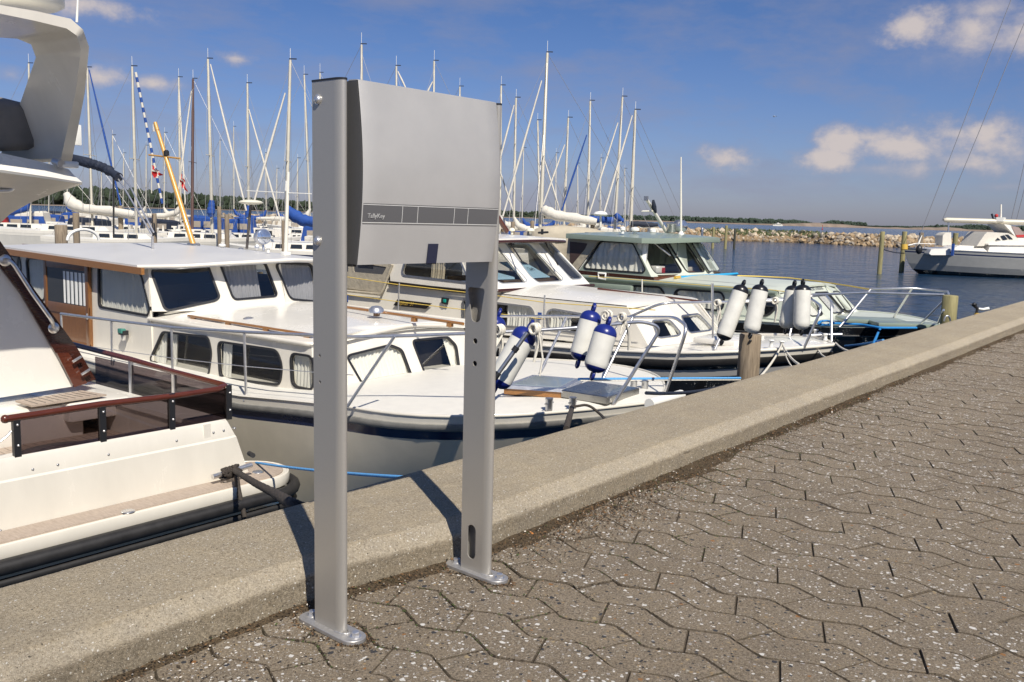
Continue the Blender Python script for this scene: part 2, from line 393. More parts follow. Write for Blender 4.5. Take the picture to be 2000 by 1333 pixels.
def sag(a, b, s, n=12):
    a, b = V(a), V(b); return [a.lerp(b, i / n) - V((0, 0, 4 * s * (i / n) * (1 - i / n))) for i in range(n + 1)]
def rope(name, pts, r, m_, label, cat='rope', group=None, n=7, parent=None):
    o = MB().tube(pts, r, n).build(name, m_, parent, smooth=60)
    return tag(o, label, cat, group) if parent is None else o
def twisted(name, pts, r, m_, label, turns_per_m=22):
    """three strands laid round each other"""
    P = [V(p) for p in pts]; fine = []
    for i in range(len(P) - 1):
        k = max(2, int((P[i + 1] - P[i]).length / .008))
        for j in range(k): fine.append(P[i].lerp(P[i + 1], j / k))
    fine.append(P[-1]); mb = MB()
    for s_ in range(3):
        q = []; L_ = 0
        for i, p in enumerate(fine):
            t = (fine[min(i + 1, len(fine) - 1)] - fine[max(i - 1, 0)]).normalized(); e = t.cross(V((0, 0, 1))).normalized() if abs(t.z) < .95 else t.cross(V((1, 0, 0))).normalized(); g = t.cross(e)
            if i: L_ += (p - fine[i - 1]).length
            a = L_ * turns_per_m * 2 * math.pi / 2.2 + s_ * 2.0944; q.append(p + (e * math.cos(a) + g * math.sin(a)) * r * .5)
        mb.tube(q, r * .56, 6)
    return tag(mb.build(name, m_, None, smooth=60), label, 'rope')
def text_part(body, fr_pt, U, W, Nn, size, m_, parent, name='lettering', shear=0, extr=.0006, offs=.0012):
    cu = bpy.data.curves.new(name, 'FONT'); cu.body = body; cu.size = size; cu.shear = shear; cu.extrude = extr; cu.resolution_u = 4
    o = bpy.data.objects.new(name, cu); COL.objects.link(o)
    mt = Matrix((U, W, Nn)).transposed().to_4x4(); mt.translation = V(fr_pt) + Nn * offs
    dg = bpy.context.evaluated_depsgraph_get(); me = bpy.data.meshes.new_from_object(o.evaluated_get(dg)); bpy.data.objects.remove(o)
    org = ROOT(parent); me.transform(Matrix.Translation(-org) @ mt); me.materials.clear(); me.materials.append(m_)
    q = bpy.data.objects.new(name, me); COL.objects.link(q); q.parent = parent; return q
def sstep(a, b, x): t = max(0, min(1, (x - a) / (b - a))); return t * t * (3 - 2 * t)
# ------------------------------------------------------------------ ground and water
def pos_nodes(N, L):
    g = N.new('ShaderNodeNewGeometry'); return g.outputs['Position']
def speck_layer(N, L, pos, scale, thr, prev, cols, seedoff=0, amount=1.0, rnd_thr=.5):
    """scattered flat chips of aggregate: voronoi cells whose centre is near, some cells only"""
    mp = N.new('ShaderNodeMapping'); mp.inputs['Location'].default_value = (seedoff, seedoff * .7, 0); L.new(pos, mp.inputs[0])
    nz = N.new('ShaderNodeTexNoise'); nz.inputs['Scale'].default_value = scale * 1.3; L.new(mp.outputs[0], nz.inputs[0])
    va = N.new('ShaderNodeMix'); va.data_type = 'RGBA'; va.blend_type = 'LINEAR_LIGHT'; va.inputs[0].default_value = .35 / scale; L.new(mp.outputs[0], va.inputs[6]); L.new(nz.outputs['Color'], va.inputs[7])
    v = N.new('ShaderNodeTexVoronoi'); v.inputs['Scale'].default_value = scale; v.inputs['Randomness'].default_value = 1; L.new(va.outputs[2], v.inputs[0])
    s = N.new('ShaderNodeSeparateColor'); L.new(v.outputs['Color'], s.inputs[0])
    a = N.new('ShaderNodeMath'); a.operation = 'MULTIPLY'; L.new(s.outputs[1], a.inputs[0]); a.inputs[1].default_value = thr
    lt = N.new('ShaderNodeMath'); lt.operation = 'LESS_THAN'; L.new(v.outputs['Distance'], lt.inputs[0]); L.new(a.outputs[0], lt.inputs[1])
    pr = N.new('ShaderNodeMath'); pr.operation = 'GREATER_THAN'; L.new(s.outputs[0], pr.inputs[0]); pr.inputs[1].default_value = rnd_thr
    mm = N.new('ShaderNodeMath'); mm.operation = 'MULTIPLY'; L.new(lt.outputs[0], mm.inputs[0]); L.new(pr.outputs[0], mm.inputs[1])
    m2 = N.new('ShaderNodeMath'); m2.operation = 'MULTIPLY'; L.new(mm.outputs[0], m2.inputs[0]); m2.inputs[1].default_value = amount
    cr = N.new('ShaderNodeValToRGB'); cr.color_ramp.interpolation = 'CONSTANT'; L.new(s.outputs[2], cr.inputs[0])
    cr.color_ramp.elements.remove(cr.color_ramp.elements[1])
    for i, (p, c) in enumerate(cols):
        e = cr.color_ramp.elements[0] if i == 0 else cr.color_ramp.elements.new(p)
        e.position = p; e.color = (*c, 1)
    mx = N.new('ShaderNodeMix'); mx.data_type = 'RGBA'; L.new(m2.outputs[0], mx.inputs[0]); L.new(prev, mx.inputs[6]); L.new(cr.outputs[0], mx.inputs[7])
    return mx.outputs[2], m2.outputs[0]
def noise_fac(N, L, pos, scale, detail=6, rough=.6, a=.3, b=.7, lo=0, hi=1):
    n = N.new('ShaderNodeTexNoise'); n.inputs['Scale'].default_value = scale; n.inputs['Detail'].default_value = detail; n.inputs['Roughness'].default_value = rough; L.new(pos, n.inputs[0])
    r = N.new('ShaderNodeMapRange'); L.new(n.outputs[0], r.inputs[0]); r.inputs[1].default_value = a; r.inputs[2].default_value = b; r.inputs[3].default_value = lo; r.inputs[4].default_value = hi
    return r.outputs[0], n.outputs[0]
def cmix(N, L, f, a, b, mode='MIX'):
    m = N.new('ShaderNodeMix'); m.data_type = 'RGBA'; m.blend_type = mode
    if isinstance(f, (int, float)): m.inputs[0].default_value = f
    else: L.new(f, m.inputs[0])
    for k, q in ((6, a), (7, b)):
        if isinstance(q, tuple): m.inputs[k].default_value = (*q, 1)
        else: L.new(q, m.inputs[k])
    return m.outputs[2]
def stone_material(name, dark, light, specks, fine_bump, bump_scale, moss=None, zones=None):
    m = bpy.data.materials.new(name); m.use_nodes = True; nt = m.node_tree; N = nt.nodes; L = nt.links; b = N['Principled BSDF']
    b.inputs['Roughness'].default_value = .92; b.inputs['Specular IOR Level'].default_value = .25
    pos = pos_nodes(N, L)
    f1, raw = noise_fac(N, L, pos, 160, 5, .7, .3, .7); c = cmix(N, L, f1, dark, light)
    if zones:
        sp = N.new('ShaderNodeSeparateXYZ'); L.new(pos, sp.inputs[0])
        nf, nr = noise_fac(N, L, pos, 22, 6, .7, 0, 1, -.009, .009); az = N.new('ShaderNodeMath'); az.operation = 'ADD'; L.new(sp.outputs[2], az.inputs[0]); L.new(nf, az.inputs[1])
        for z0, z1, dk, lt, inv in zones:
            mr = N.new('ShaderNodeMapRange'); L.new(az.outputs[0], mr.inputs[0]); mr.inputs[1].default_value = z0; mr.inputs[2].default_value = z1
            if inv: mr.inputs[3].default_value = 1; mr.inputs[4].default_value = 0
            c = cmix(N, L, mr.outputs[0], c, cmix(N, L, f1, dk, lt))
    f2, _ = noise_fac(N, L, pos, 2.2, 5, .6, .25, .75); c = cmix(N, L, f2, c, cmix(N, L, 1.0, c, (.80, .80, .82), 'MULTIPLY'))
    f3, _ = noise_fac(N, L, pos, 14, 5, .6, .3, .75); c = cmix(N, L, f3, c, cmix(N, L, 1.0, c, (1.13, 1.10, 1.03), 'MULTIPLY'))
    hs = []
    for i, (sc_, th, cols, am, rt) in enumerate(specks):
        c, h = speck_layer(N, L, pos, sc_, th, c, cols, 3.1 * i + .37, am, rt); hs.append(h)
    if moss:
        f4, _ = noise_fac(N, L, pos, 5, 6, .7, .56, .70, 0, .6); c = cmix(N, L, f4, c, moss)
    L.new(c, b.inputs['Base Color'])
    n = N.new('ShaderNodeTexNoise'); n.inputs['Scale'].default_value = bump_scale; n.inputs['Detail'].default_value = 5; n.inputs['Roughness'].default_value = .75; L.new(pos, n.inputs[0])
    bp = N.new('ShaderNodeBump'); bp.inputs['Strength'].default_value = 1; bp.inputs['Distance'].default_value = fine_bump; L.new(n.outputs[0], bp.inputs['Height'])
    v = N.new('ShaderNodeTexVoronoi'); v.inputs['Scale'].default_value = bump_scale * 1.7; L.new(pos, v.inputs[0])
    bp2 = N.new('ShaderNodeBump'); bp2.inputs['Strength'].default_value = .7; bp2.inputs['Distance'].default_value = fine_bump * .8; L.new(v.outputs['Distance'], bp2.inputs['Height']); L.new(bp.outputs[0], bp2.inputs['Normal'])
    L.new(bp2.outputs[0], b.inputs['Normal'])
    return m
W_ = (.80, .77, .72)
paver_m = stone_material('concrete_paver', (.120, .094, .068), (.430, .355, .258),
    [(620, .48, [(0, (.46, .42, .36)), (.4, (.05, .042, .035)), (.72, (.38, .30, .20))], .8, .35),
     (260, .44, [(0, (.50, .46, .40)), (.35, (.07, .06, .05)), (.62, (.40, .33, .23)), (.85, W_)], .9, .50),
     (112, .50, [(0, W_), (.36, (.50, .46, .38)), (.56, (.40, .29, .16)), (.72, (.05, .05, .055)), (.88, (.45, .42, .40))], 1, .60),
     (60, .44, [(0, W_), (.55, (.44, .34, .20)), (.72, (.36, .18, .07)), (.82, (.06, .06, .065))], 1, .72)], .0045, 300)
edge_m = stone_material('paver_edge_with_dirt', (.050, .038, .026), (.215, .175, .130), [(300, .45, [(0, (.26, .22, .17)), (.5, (.03, .022, .015))], .9, .4)], .004, 260, (.045, .048, .018))
bed_m = stone_material('joint_grit', (.022, .016, .010), (.105, .082, .054), [(300, .4, [(0, (.14, .11, .07)), (.6, (.02, .015, .01))], 1, .4)], .004, 200, (.035, .040, .012))
kerb_m = stone_material('cast_concrete', (.27, .224, .155), (.57, .490, .365),
    [(420, .46, [(0, (.58, .53, .44)), (.42, (.09, .075, .055)), (.74, (.30, .24, .16))], .85, .45),
     (170, .42, [(0, (.72, .69, .62)), (.5, (.42, .36, .26)), (.72, (.09, .08, .065)), (.86, (.33, .24, .14))], .9, .74),
     (60, .16, [(0, (.60, .57, .50)), (.5, (.05, .045, .04))], 1, .86), (34, .10, [(0, (.10, .085, .07)), (.6, (.66, .62, .54))], 1, .8)], .0042, 300, zones=[(.099, .092, (.30, .256, .19), (.60, .525, .405), False), (.070, .055, (.150, .125, .088), (.400, .340, .250), False)])
# darker wetter lower wall
quay_m = stone_material('quay_wall_concrete', (.10, .09, .07), (.20, .18, .14), [(120, .3, [(0, (.3, .28, .24))], .8, .7)], .004, 90)

def build_water():
    m = bpy.data.materials.new('sea_water'); m.use_nodes = True; nt = m.node_tree; N = nt.nodes; L = nt.links; b = N['Principled BSDF']
    b.inputs['Base Color'].default_value = (.009, .034, .075, 1); b.inputs['Roughness'].default_value = .10; b.inputs['IOR'].default_value = 1.33; b.inputs['Specular IOR Level'].default_value = .5
    pos = pos_nodes(N, L)
    prev = None
    for sc_, st, dist, strg in ((.35, (1, 1.6, 1), .55, .7), (1.6, (1, 1.5, 1), .20, .85), (6.5, (1, 1.3, 1), .035, .9)):
        mp = N.new('ShaderNodeMapping'); mp.inputs['Scale'].default_value = st; mp.inputs['Rotation'].default_value = (0, 0, .5 + sc_); L.new(pos, mp.inputs[0])
        n = N.new('ShaderNodeTexNoise'); n.inputs['Scale'].default_value = sc_; n.inputs['Detail'].default_value = 3; n.inputs['Roughness'].default_value = .55; L.new(mp.outputs[0], n.inputs[0])
        bp = N.new('ShaderNodeBump'); bp.inputs['Strength'].default_value = strg; bp.inputs['Distance'].default_value = dist; L.new(n.outputs[0], bp.inputs['Height'])
        if prev: L.new(prev, bp.inputs['Normal'])
        prev = bp.outputs[0]
    L.new(prev, b.inputs['Normal'])
    o = MB().add([(-6000, -50, WATER), (14000, -50, WATER), (14000, 14000, WATER), (-6000, 14000, WATER)], [[0, 1, 2, 3]]).build('water', m, None, 0); tag(o, kind='structure')
build_water()
KERB_OUT = 2.06
def foot(x): return 1.612 + .085 * (1 - sstep(1.35, 1.95, x)) - .015 * sstep(3, 9, x)
o = MB().box((40, -19.0, -1.52), (140, 42.1, 2.96)).build('quay_wall', quay_m, None, 0); tag(o, kind='structure')
PROF = [(0, -.05), (0, .0), (.008, .014), (.018, .032), (.026, .052), (.031, .064), (.040, .0690), (.080, .0775), (.125, .0890), (.150, .0960), (.160, .0990), (.185, .1000), (.30, .104), (.45, .1075), (.62, .111), (.80, .114), (.93, .1155), (.965, .1145), (.985, .110), (.996, .100), (1.0, .085), (1.0, .03), (1.0, -.08)]
def kerb_piece(x0, x1, n, mb, disp=True):
    rings = []
    prof = []
    for (a, z), (b, z2) in zip(PROF[:-1], PROF[1:]):
        k = 3 if (b - a) > .1 else 2
        for i in range(k): prof.append((a + (b - a) * i / k, z + (z2 - z) * i / k))
    prof.append(PROF[-1])
    for i in range(n + 1):
        x = x0 + (x1 - x0) * i / n; f = foot(x); r = []
        for t, z in prof:
            y = f + t * (KERB_OUT - f); p = V((x, y, z))
            if disp and z > 0.005:
                q = noise.noise(p * 45) * .0016 + noise.noise(p * 12) * .0022 + noise.noise(p * 3) * .003
                e = noise.noise(V((x * 26, 3.3, 0))) * .003 if .03 < t < .19 else 0
                wgt = 1.0 if t < .3 else .45
                chip = max(0, noise.noise(V((x * 9, z * 30, 8))) - .45) * .03 if t > .96 or .02 < t < .08 else 0
                p = p + V((0, (-q * 1.2 + (chip * (1 if t < .5 else -1))) if (t < .1 or t > .95) else 0, (q * wgt + e - chip * .6)))
            r.append(p)
        rings.append(r)
    mb.loft(rings, False, False)
kb = MB(); kerb_piece(-.2, 7.0, 900, kb); kerb_o = kb.build('kerb', kerb_m, None, 60); tag(kerb_o, kind='structure')
kb = MB(); kerb_piece(7.0, 90, 500, kb, True); o = kb.build('kerb', kerb_m, kerb_o, 60)
kb = MB(); kerb_piece(-20, -.2, 60, kb, False); o = kb.build('kerb', kerb_m, kerb_o, 60)

bed = MB()
bed.add([(-20, -39, -.007), (14.2, -39, -.007), (14.2, 1.75, -.007), (-20, 1.75, -.007)], [[0, 1, 2, 3]])
paving = bed.build('paving', bed_m, None, 0); tag(paving, kind='structure')
MB().add([(14.2, -39, -.003), (100, -39, -.003), (100, 1.7, -.003), (14.2, 1.7, -.003)], [[0, 1, 2, 3]]).build('distant_paving', paver_m, paving, 0)
MB().add([(-20, -39, -.003), (14.2, -39, -.003), (14.2, -1.95, -.003), (-20, -1.95, -.003)], [[0, 1, 2, 3]]).build('paving_surface', paver_m, paving, 0)
# interlocking zig-zag stones
PX_, PY_, AMP, X0_, YM = .1323, .2232, .027, 1.903, .851
def tri(y): t = ((y - YM) / PY_) % 1.0; return AMP * (1 - 4 * t if t < .5 else -3 + 4 * t)
def tri_s(y): return sum(tri(y + d) for d in (-.014, -.007, 0, .007, .014)) / 5
def stone_outline(even, gap=.0017):
    mid = (.797 if even else .906); s = -.0225 if even else .0225
    def side(x, y0, y1):
        ys = [y0]; k = math.floor((y0 - YM) / (PY_ / 2)) + 1
        while YM + k * PY_ / 2 < y1:
            c = YM + k * PY_ / 2; ys += [c - .020, c - .010, c, c + .010, c + .020]; k += 1
        ys = [y for y in ys if y0 <= y <= y1] + [y1]
        return [(x + tri_s(y), y) for i, y in enumerate(ys)]
    lft = side(0, mid - s, mid - s + PY_); rgt = side(PX_, mid + s, mid + s + PY_)
    pts = rgt + lft[::-1]
    pts = offset(pts, -.0008); cx = PX_ / 2
    return [(cx + (a - cx) * .986, b) for a, b in pts], mid
def stone_mesh(even):
    pts, mid = stone_outline(even); cx, cy = PX_ / 2, mid + PY_ / 2
    pts = [(a - cx, b - cy) for a, b in pts]; inn = offset(pts, -.0024); n = len(pts)
    vs = [(*p, -.030) for p in pts] + [(*p, -.0042) for p in pts] + [(*p, 0.0) for p in inn] + [(0, 0, .0006)]
    fs = []
    for k in (0, 1):
        for i in range(n): j = (i + 1) % n; fs.append([k * n + i, k * n + j, (k + 1) * n + j, (k + 1) * n + i])
    for i in range(n): fs.append([2 * n + i, 2 * n + (i + 1) % n, 3 * n])
    return vs, fs, (cx, cy)
SM = {}
for ev in (True, False):
    vs, fs, cc = stone_mesh(ev); me = bpy.data.meshes.new('paver'); me.from_pydata(vs, [], fs); me.materials.append(paver_m); me.materials.append(bed_m); me.materials.append(edge_m); nl = len(stone_outline(ev)[0])
    for f_ in me.polygons: f_.material_index = 1 if f_.index < nl else 2 if f_.index < 2 * nl else 0
    bm = bmesh.new(); bm.from_mesh(me); bmesh.ops.recalc_face_normals(bm, faces=bm.faces); bm.to_mesh(me); bm.free(); me.update(); SM[ev] = (me, vs, fs, cc)
stones = []
rs = random.Random(3)
for i in range(-12, 95):
    ev = (i % 2 == 0); me, vs, fs, (cx, cy) = SM[ev]
    for j in range(-13, 6):
        x = X0_ + i * PX_ + cx; y = cy + j * PY_
        if y - PY_ / 2 > foot(x) + .0 or y < -1.9 - .0: continue
        stones.append((x, y, ev, rs.uniform(-.0022, .0012), rs.uniform(-.010, .010), rs.uniform(-.008, .008), rs.uniform(-.008, .008)))
def inview(x, y):
    d = V((x, y, 0)) - EYE; w = d.dot(CW)
    if w < .3: return None
    px = 1000 + FPX * d.dot(CR) / w; py = 666.5 - FPX * d.dot(CU) / w
    return w if -60 < px < 2060 and py < 1400 else None
scored = sorted(((inview(s[0], s[1]) or 1e3 + abs(s[0]), k) for k, s in enumerate(stones)))
near = set(k for _, k in scored[:300]); restmb = MB()
for k, (x, y, ev, dz, ax, ay, az) in enumerate(stones):
    me, vs, fs, cc = SM[ev]
    Mx = Matrix.Translation((x, y, dz)) @ Matrix.Rotation(ax, 4, 'X') @ Matrix.Rotation(ay, 4, 'Y') @ Matrix.Rotation(az, 4, 'Z')
    if k in near:
        o = bpy.data.objects.new('paver', me); COL.objects.link(o); o.parent = paving; Mq = Mx.copy(); Mq.translation -= paving.location; o.matrix_local = Mq
    else: restmb.add([Mx @ V(p) for p in vs], fs); nl = len(stone_outline(ev)[0]); restmb.m[-len(fs):] = [1] * nl + [2] * nl + [0] * (len(fs) - 2 * nl)
o = restmb.build('pavers_further_off', [paver_m, bed_m, edge_m], paving, 0, recalc=False); tag(o, kind='stuff')

# litter of leaves, bark and grit along the kerb foot
leaf_m = mat('dry_leaf', (.15, .085, .038), .85, nscale=90, namt=.6)
leaf2_m = mat('dark_humus', (.035, .024, .014), .95, nscale=60, namt=.5)
moss_m = mat('moss', (.055, .075, .02), .95, nscale=80, namt=.4)
shell_m = mat('shell_grit', (.55, .50, .43), .8, nscale=60, namt=.3)
rl = random.Random(11); lit = MB()
clumps = [(1.60, .05, .6), (2.15, .14, .9), (2.35, .22, 1.5), (2.55, .20, 1.6), (2.78, .12, 1.0), (3.05, .15, 1.5), (3.35, .06, .6), (3.75, .07, .8), (4.15, .08, 1.0), (4.55, .09, 1.2), (4.9, .06, .8), (5.3, .07, .9), (5.8, .08, .8), (6.3, .1, 1.0), (7.1, .1, .8), (8.2, .12, 1.0), (9.1, .1, 1.3), (1.02, .03, .4)]
for cx, w, dens in clumps:
    for k in range(int(620 * dens)):
        x = rl.gauss(cx, .17); d = abs(rl.gauss(0, w * .55)); y = foot(x) - d - .002; s = rl.uniform(.0016, .0052) * (1 if rl.random() < .95 else 1.8)
        a = rl.uniform(0, 6.28); t1, t2 = rl.uniform(-.6, .6), rl.uniform(-.6, .6); e = V((math.cos(a), math.sin(a), t1)).normalized(); g = V((-math.sin(a), math.cos(a), t2)).normalized()
        c = V((x, y, rl.uniform(.0015, .006 + .012 * max(0, 1 - d / .05))))
        q = rl.random(); mi = 0 if q < .40 else 1 if q < .93 else 2 if q < .965 else 3
        lit.add([c - e * s, c + g * s * .5 + V((0, 0, s * .3)), c + e * s, c - g * s * .45], [[0, 1, 2, 3]], mi)
for k in range(2600):                      # grit and small bits over the stones and the kerb bevel
    x = .9 + 7 * rl.random() ** 1.4; y = foot(x) - abs(rl.gauss(0, .20)) - .01; s = rl.uniform(.0012, .0034); a = rl.uniform(0, 6.28); e = V((math.cos(a), math.sin(a), 0)); g = V((-math.sin(a), math.cos(a), 0)); c = V((x, y, .0032))
    lit.add([c - e * s, c + g * s * .7, c + e * s, c - g * s * .7, c + V((0, 0, s * .8))], [[0, 1, 4], [1, 2, 4], [2, 3, 4], [3, 0, 4]], rl.choice([0, 1, 1, 3, 3]))
mound = []
for i in range(760):
    x = .8 + i * .0125; row = []; wd = .03 + .10 * max(0, noise.noise(V((x * 1.7, 4, 0))) + .35) * (1 - .4 * sstep(6, 9, x)) * sstep(.9, 2.3, x)
    for j in range(9):
        q = j / 8; y = foot(x) + .006 - q * (wd + .01 * noise.noise(V((x * 14, 1, 0)))); hh = (.011 * (1 - q) ** 1.5 + .0018 * noise.noise(V((x * 60, y * 60, 0)))) * (.5 + wd * 6) - .0015 * q - (.004 if j == 8 else 0); row.append(V((x, y, hh)))
    mound.append(row)
humus_m = stone_material('packed_humus', (.045, .032, .020), (.190, .140, .085), [(170, .42, [(0, (.20, .13, .07)), (.4, (.03, .02, .012)), (.75, (.14, .10, .06)), (.93, (.4, .36, .3))], 1, .5)], .010, 130, (.05, .055, .02))
o = MB().loft(mound, False, False).build('packed_dirt', humus_m, None, 60, recalc=False); tag(o, kind='stuff')
o = lit.build('leaf_litter', [leaf_m, leaf2_m, moss_m, shell_m], None, 0, recalc=False); tag(o, kind='stuff')
mg = MB()
for sx, sy in ((1.335, 1.55), (1.815, 1.525)):      # grit trapped round the foot plates
    for k in range(420):
        a = rl.uniform(0, 6.28); x = sx + math.cos(a) * (.036 + abs(rl.gauss(0, .012))); y = sy + math.sin(a) * (.112 + abs(rl.gauss(0, .014))); s = rl.uniform(.0010, .0034)
        if y > foot(x): continue
        e = V((math.cos(a), math.sin(a), 0)) * s; g = V((-math.sin(a), math.cos(a), 0)) * s * .7; c = V((x, y, .0015)); mg.add([c - e, c + g, c + e, c - g, c + V((0, 0, s))], [[0, 1, 4], [1, 2, 4], [2, 3, 4], [3, 0, 4]], rl.choice([0, 1, 1, 1, 1, 0]))
o = mg.build('grit_round_feet', [leaf_m, leaf2_m, moss_m, shell_m], None, 0, recalc=False); tag(o, kind='stuff')
# moss and dirt packed into the joints nearest the kerb
mj = MB()
for k in range(5200):
    i = rl.randrange(-8, 30); x0 = X0_ + i * PX_; y = foot(2) - .02 - abs(rl.gauss(0, .28)); 
    if rl.random() < .75: x = x0 + tri(y) * .95 + rl.gauss(0, .0035)
    else:
        ev = i % 2 == 0; mid = .797 if ev else .906; j = round((y - mid) / PY_); u = rl.random(); y = mid + j * PY_ + (-1 if ev else 1) * .045 * (u - .5) + rl.gauss(0, .003); x = x0 + u * PX_
    if noise.noise(V((x * 2.2, y * 3, 1))) < -.05 or y > foot(x): continue
    s = rl.uniform(.002, .0045); a = rl.uniform(0, 3.14); e = V((math.cos(a), math.sin(a), 0)) * s; g = V((-math.sin(a), math.cos(a), 0)) * s * .7; c = V((x, y, -.0015 + rl.random() * .002))
    mj.add([c - e, c - g, c + e, c + g, c + V((0, 0, s * .5))], [[0, 1, 4], [1, 2, 4], [2, 3, 4], [3, 0, 4]], 0 if rl.random() < .35 else 1)
o = mj.build('joint_moss', [moss_m, leaf2_m], None, 0, recalc=False); tag(o, kind='stuff')
# bits of rubbish that can be told apart
def butt(x, y, a, col, label, L_=.026, r=.0035):
    d = V((math.cos(a), math.sin(a), 0)); c = V((x, y, r + .001)); t = thing('cigarette_end', c, label, 'cigarette end', 'litter at the kerb foot')
    MB().cyl(c - d * L_ * .5, c + d * L_ * .1, r, 8).build('filter', mat('butt_filter', (.55, .22, .06), .8), t); MB().cyl(c + d * L_ * .1, c + d * L_ * .5, r * .98, 8).build('paper', mat('butt_paper', (.75, .73, .68), .8), t)
for px, py, a, lb in ((1036, 1041, 1.2, 'orange and white cigarette end lying in brown litter by the right post'), (1358, 911, .3, 'orange tipped cigarette end in the litter midway along the kerb'),
                      (1697, 779, .1, 'orange cigarette end in litter at the far end of the kerb foot')):
    p = zp(px, py, .004); butt(p.x, p.y, a, None, lb)
# ------------------------------------------------------------------ the key cabinet on its two posts
def build_stand():
    th = R_(-3.0); O = V((1.320, 1.495, 0)); eu = V((math.cos(th), math.sin(th), 0)); ev = V((-math.sin(th), math.cos(th), 0)); ez = (V((0, 0, 1)) - eu * .008).normalized()
    P = lambda u, v, z: O + eu * u + ev * v + ez * z
    t = thing('key_cabinet', P(.26, .05, 0), 'silver grey key cabinet mounted between two silver metal posts on the quay', 'key cabinet')
    RV = .022; W, D, H = .0245, .098, 1.222
    def prof(off=0):
        r = W / 2 - off; pts = [(W - off, D - off), (off, D - off)]                        # back corners
        pts.append((off, RV))
        for k in range(1, 12): a = math.pi + math.pi * k / 12; pts.append((W / 2 + r * math.cos(a), RV + (RV - off) * math.sin(a)))
        pts.append((W - off, RV)); return pts
    def post(u0, holes, label):
        mb = MB()
        fr = (P(u0, RV, 0), ev, ez, -eu)      # flat side that faces the viewer
        mb.poly([(0, .008), (D - RV, .008), (D - RV, H), (0, H)], holes, fr, .003)
        o1 = prof(); i1 = prof(.003)
        open_o = o1[2:] + [o1[0], o1[1]]; open_i = i1[2:] + [i1[0], i1[1]]
        mb.loft([[P(u0 + a, b, z) for a, b in open_o] for z in (.008, H)], False, False)
        mb.loft([[P(u0 + a, b, z) for a, b in open_i] for z in (.008, H)], False, False)
        return mb.build('post', alu, t, 30)
    def circ(cv, cz, r, n=14): return [(cv - RV + r * math.cos(2 * math.pi * k / n), cz + r * math.sin(2 * math.pi * k / n)) for k in range(n)]
    frp = lambda u0: (P(u0, RV, 0), ev, ez, -eu)
    def ph(u0, x, y): return touv(pp(x, y, frp(u0)[0], frp(u0)[3]), frp(u0))
    h1 = []
    for x, y in ((628, 695), (628, 746)):
        a, b = ph(0, x, y); h1.append([(a + .0035 * math.cos(2 * math.pi * k / 10), b + .0035 * math.sin(2 * math.pi * k / 10)) for k in range(10)])
    p1 = post(0, h1, '')
    u2 = .481
    zt_h, zb_h = ph(u2, 922, 561)[1], ph(u2, 922, 628)[1]; A = [(.069, zt_h), (.007, zt_h), (.024, zb_h), (.052, zb_h)]
    h2 = [rpoly(A, [.012, .012, .016, .016], 6)]
    for x, y in ((923, 665), (923, 709)):
        a, b = ph(u2, x, y); a = .038; h2.append([(a + .0076 * math.cos(2 * math.pi * k / 16), b + .0072 * math.sin(2 * math.pi * k / 16)) for k in range(16)])
    a0, b0 = ph(u2, 922, 1036); a1, b1 = ph(u2, 922, 1082); a0 = .038; r = .0150
    h2.append([(a0 + r * math.cos(math.pi * k / 10), b0 + r * math.sin(math.pi * k / 10)) for k in range(11)] + [(a0 + r * math.cos(math.pi + math.pi * k / 10), b1 + r * math.sin(math.pi + math.pi * k / 10)) for k in range(11)])
    p2 = post(u2, h2, ''); p2['label'] = 'right post with slots and holes in its flat side'; p1['label'] = 'left post with two domed bolts'
    for u0, pst in ((0, p1), (u2, p2)):
        cp = [(a, b) for a, b in offset(prof(), .0008)]
        MB().loft([[P(u0 + a, b, z) for a, b in cp] for z in (H, H + .004)], True, True).build('end_cap', plast_k, pst, 30)
        # foot plate: stadium along v
        cu = u0 + W / 2 + .001; hw = .030; v0, v1 = -.048, .160; pl = []
        for k in range(13): a = math.pi + math.pi * k / 12; pl.append((cu + hw * math.cos(a), v0 + .012 + hw * math.sin(a) + .014))
        for k in range(13): a = math.pi * k / 12; pl.append((cu + hw * math.cos(a), v1 - .030 + hw * .8 * math.sin(a)))
        rings = [[P(a, b, z) for a, b in pl] for z in (.001, .0085)]; inn = offset(pl, -.0012); rings.append([P(a, b, .0098) for a, b in inn])
        fp = MB().loft(rings, True, True).build('foot_plate', alu_plate, t, 40)
        for vv in (-.030, .128):
            b = MB(); c = P(cu + .002, vv, .0098)
            b.lathe([(.0135, 0), (.0135, .002)], c, ez, 20)
            b.lathe([(.0092, .002), (.0094, .0105), (.0076, .0120)], c, ez, 6)
            b.build('bolt', chrome, fp, 30)
        w = MB()
        rr = random.Random(4)
        w.tube([P(u0 + W / 2 + (W / 2 + .001) * math.cos(a) + rr.uniform(-.0006, .0006), RV + .031 * math.sin(a), .0105 + rr.uniform(-.0006, .0006)) for a in [math.pi + math.pi * k / 24 for k in range(25)]], [.0030 + rr.uniform(-.0007, .0009) for k in range(25)], 8)
        w.build('weld', alu_plate, fp, 60)
    for x, y in ((628, 196), (626, 471)):
        a, b = ph(0, x, y); c = P(0, RV + a, b)
        pf = [(.0105, 0), (.0108, .0022)] + [(.0092 * math.cos(q), .0022 + .0055 * math.sin(q)) for q in [i * math.pi / 2 / 6 for i in range(7)]]
        MB().lathe(pf, c, -eu, 20).build('bolt', chrome, p1, 45)
    # cabinet
    U0, U1, Z0, Z1 = .0390, .4660, .838, 1.2235
    def front(z):                                      # bulging lid profile, v at height z
        q = (z - Z0) / (Z1 - Z0); return -.007 - .020 * math.sin(math.pi * (q * .92 + .04)) + .002 * (1 - q)
    zs = [Z0 + (Z1 - Z0) * (i / 40) for i in range(41)]
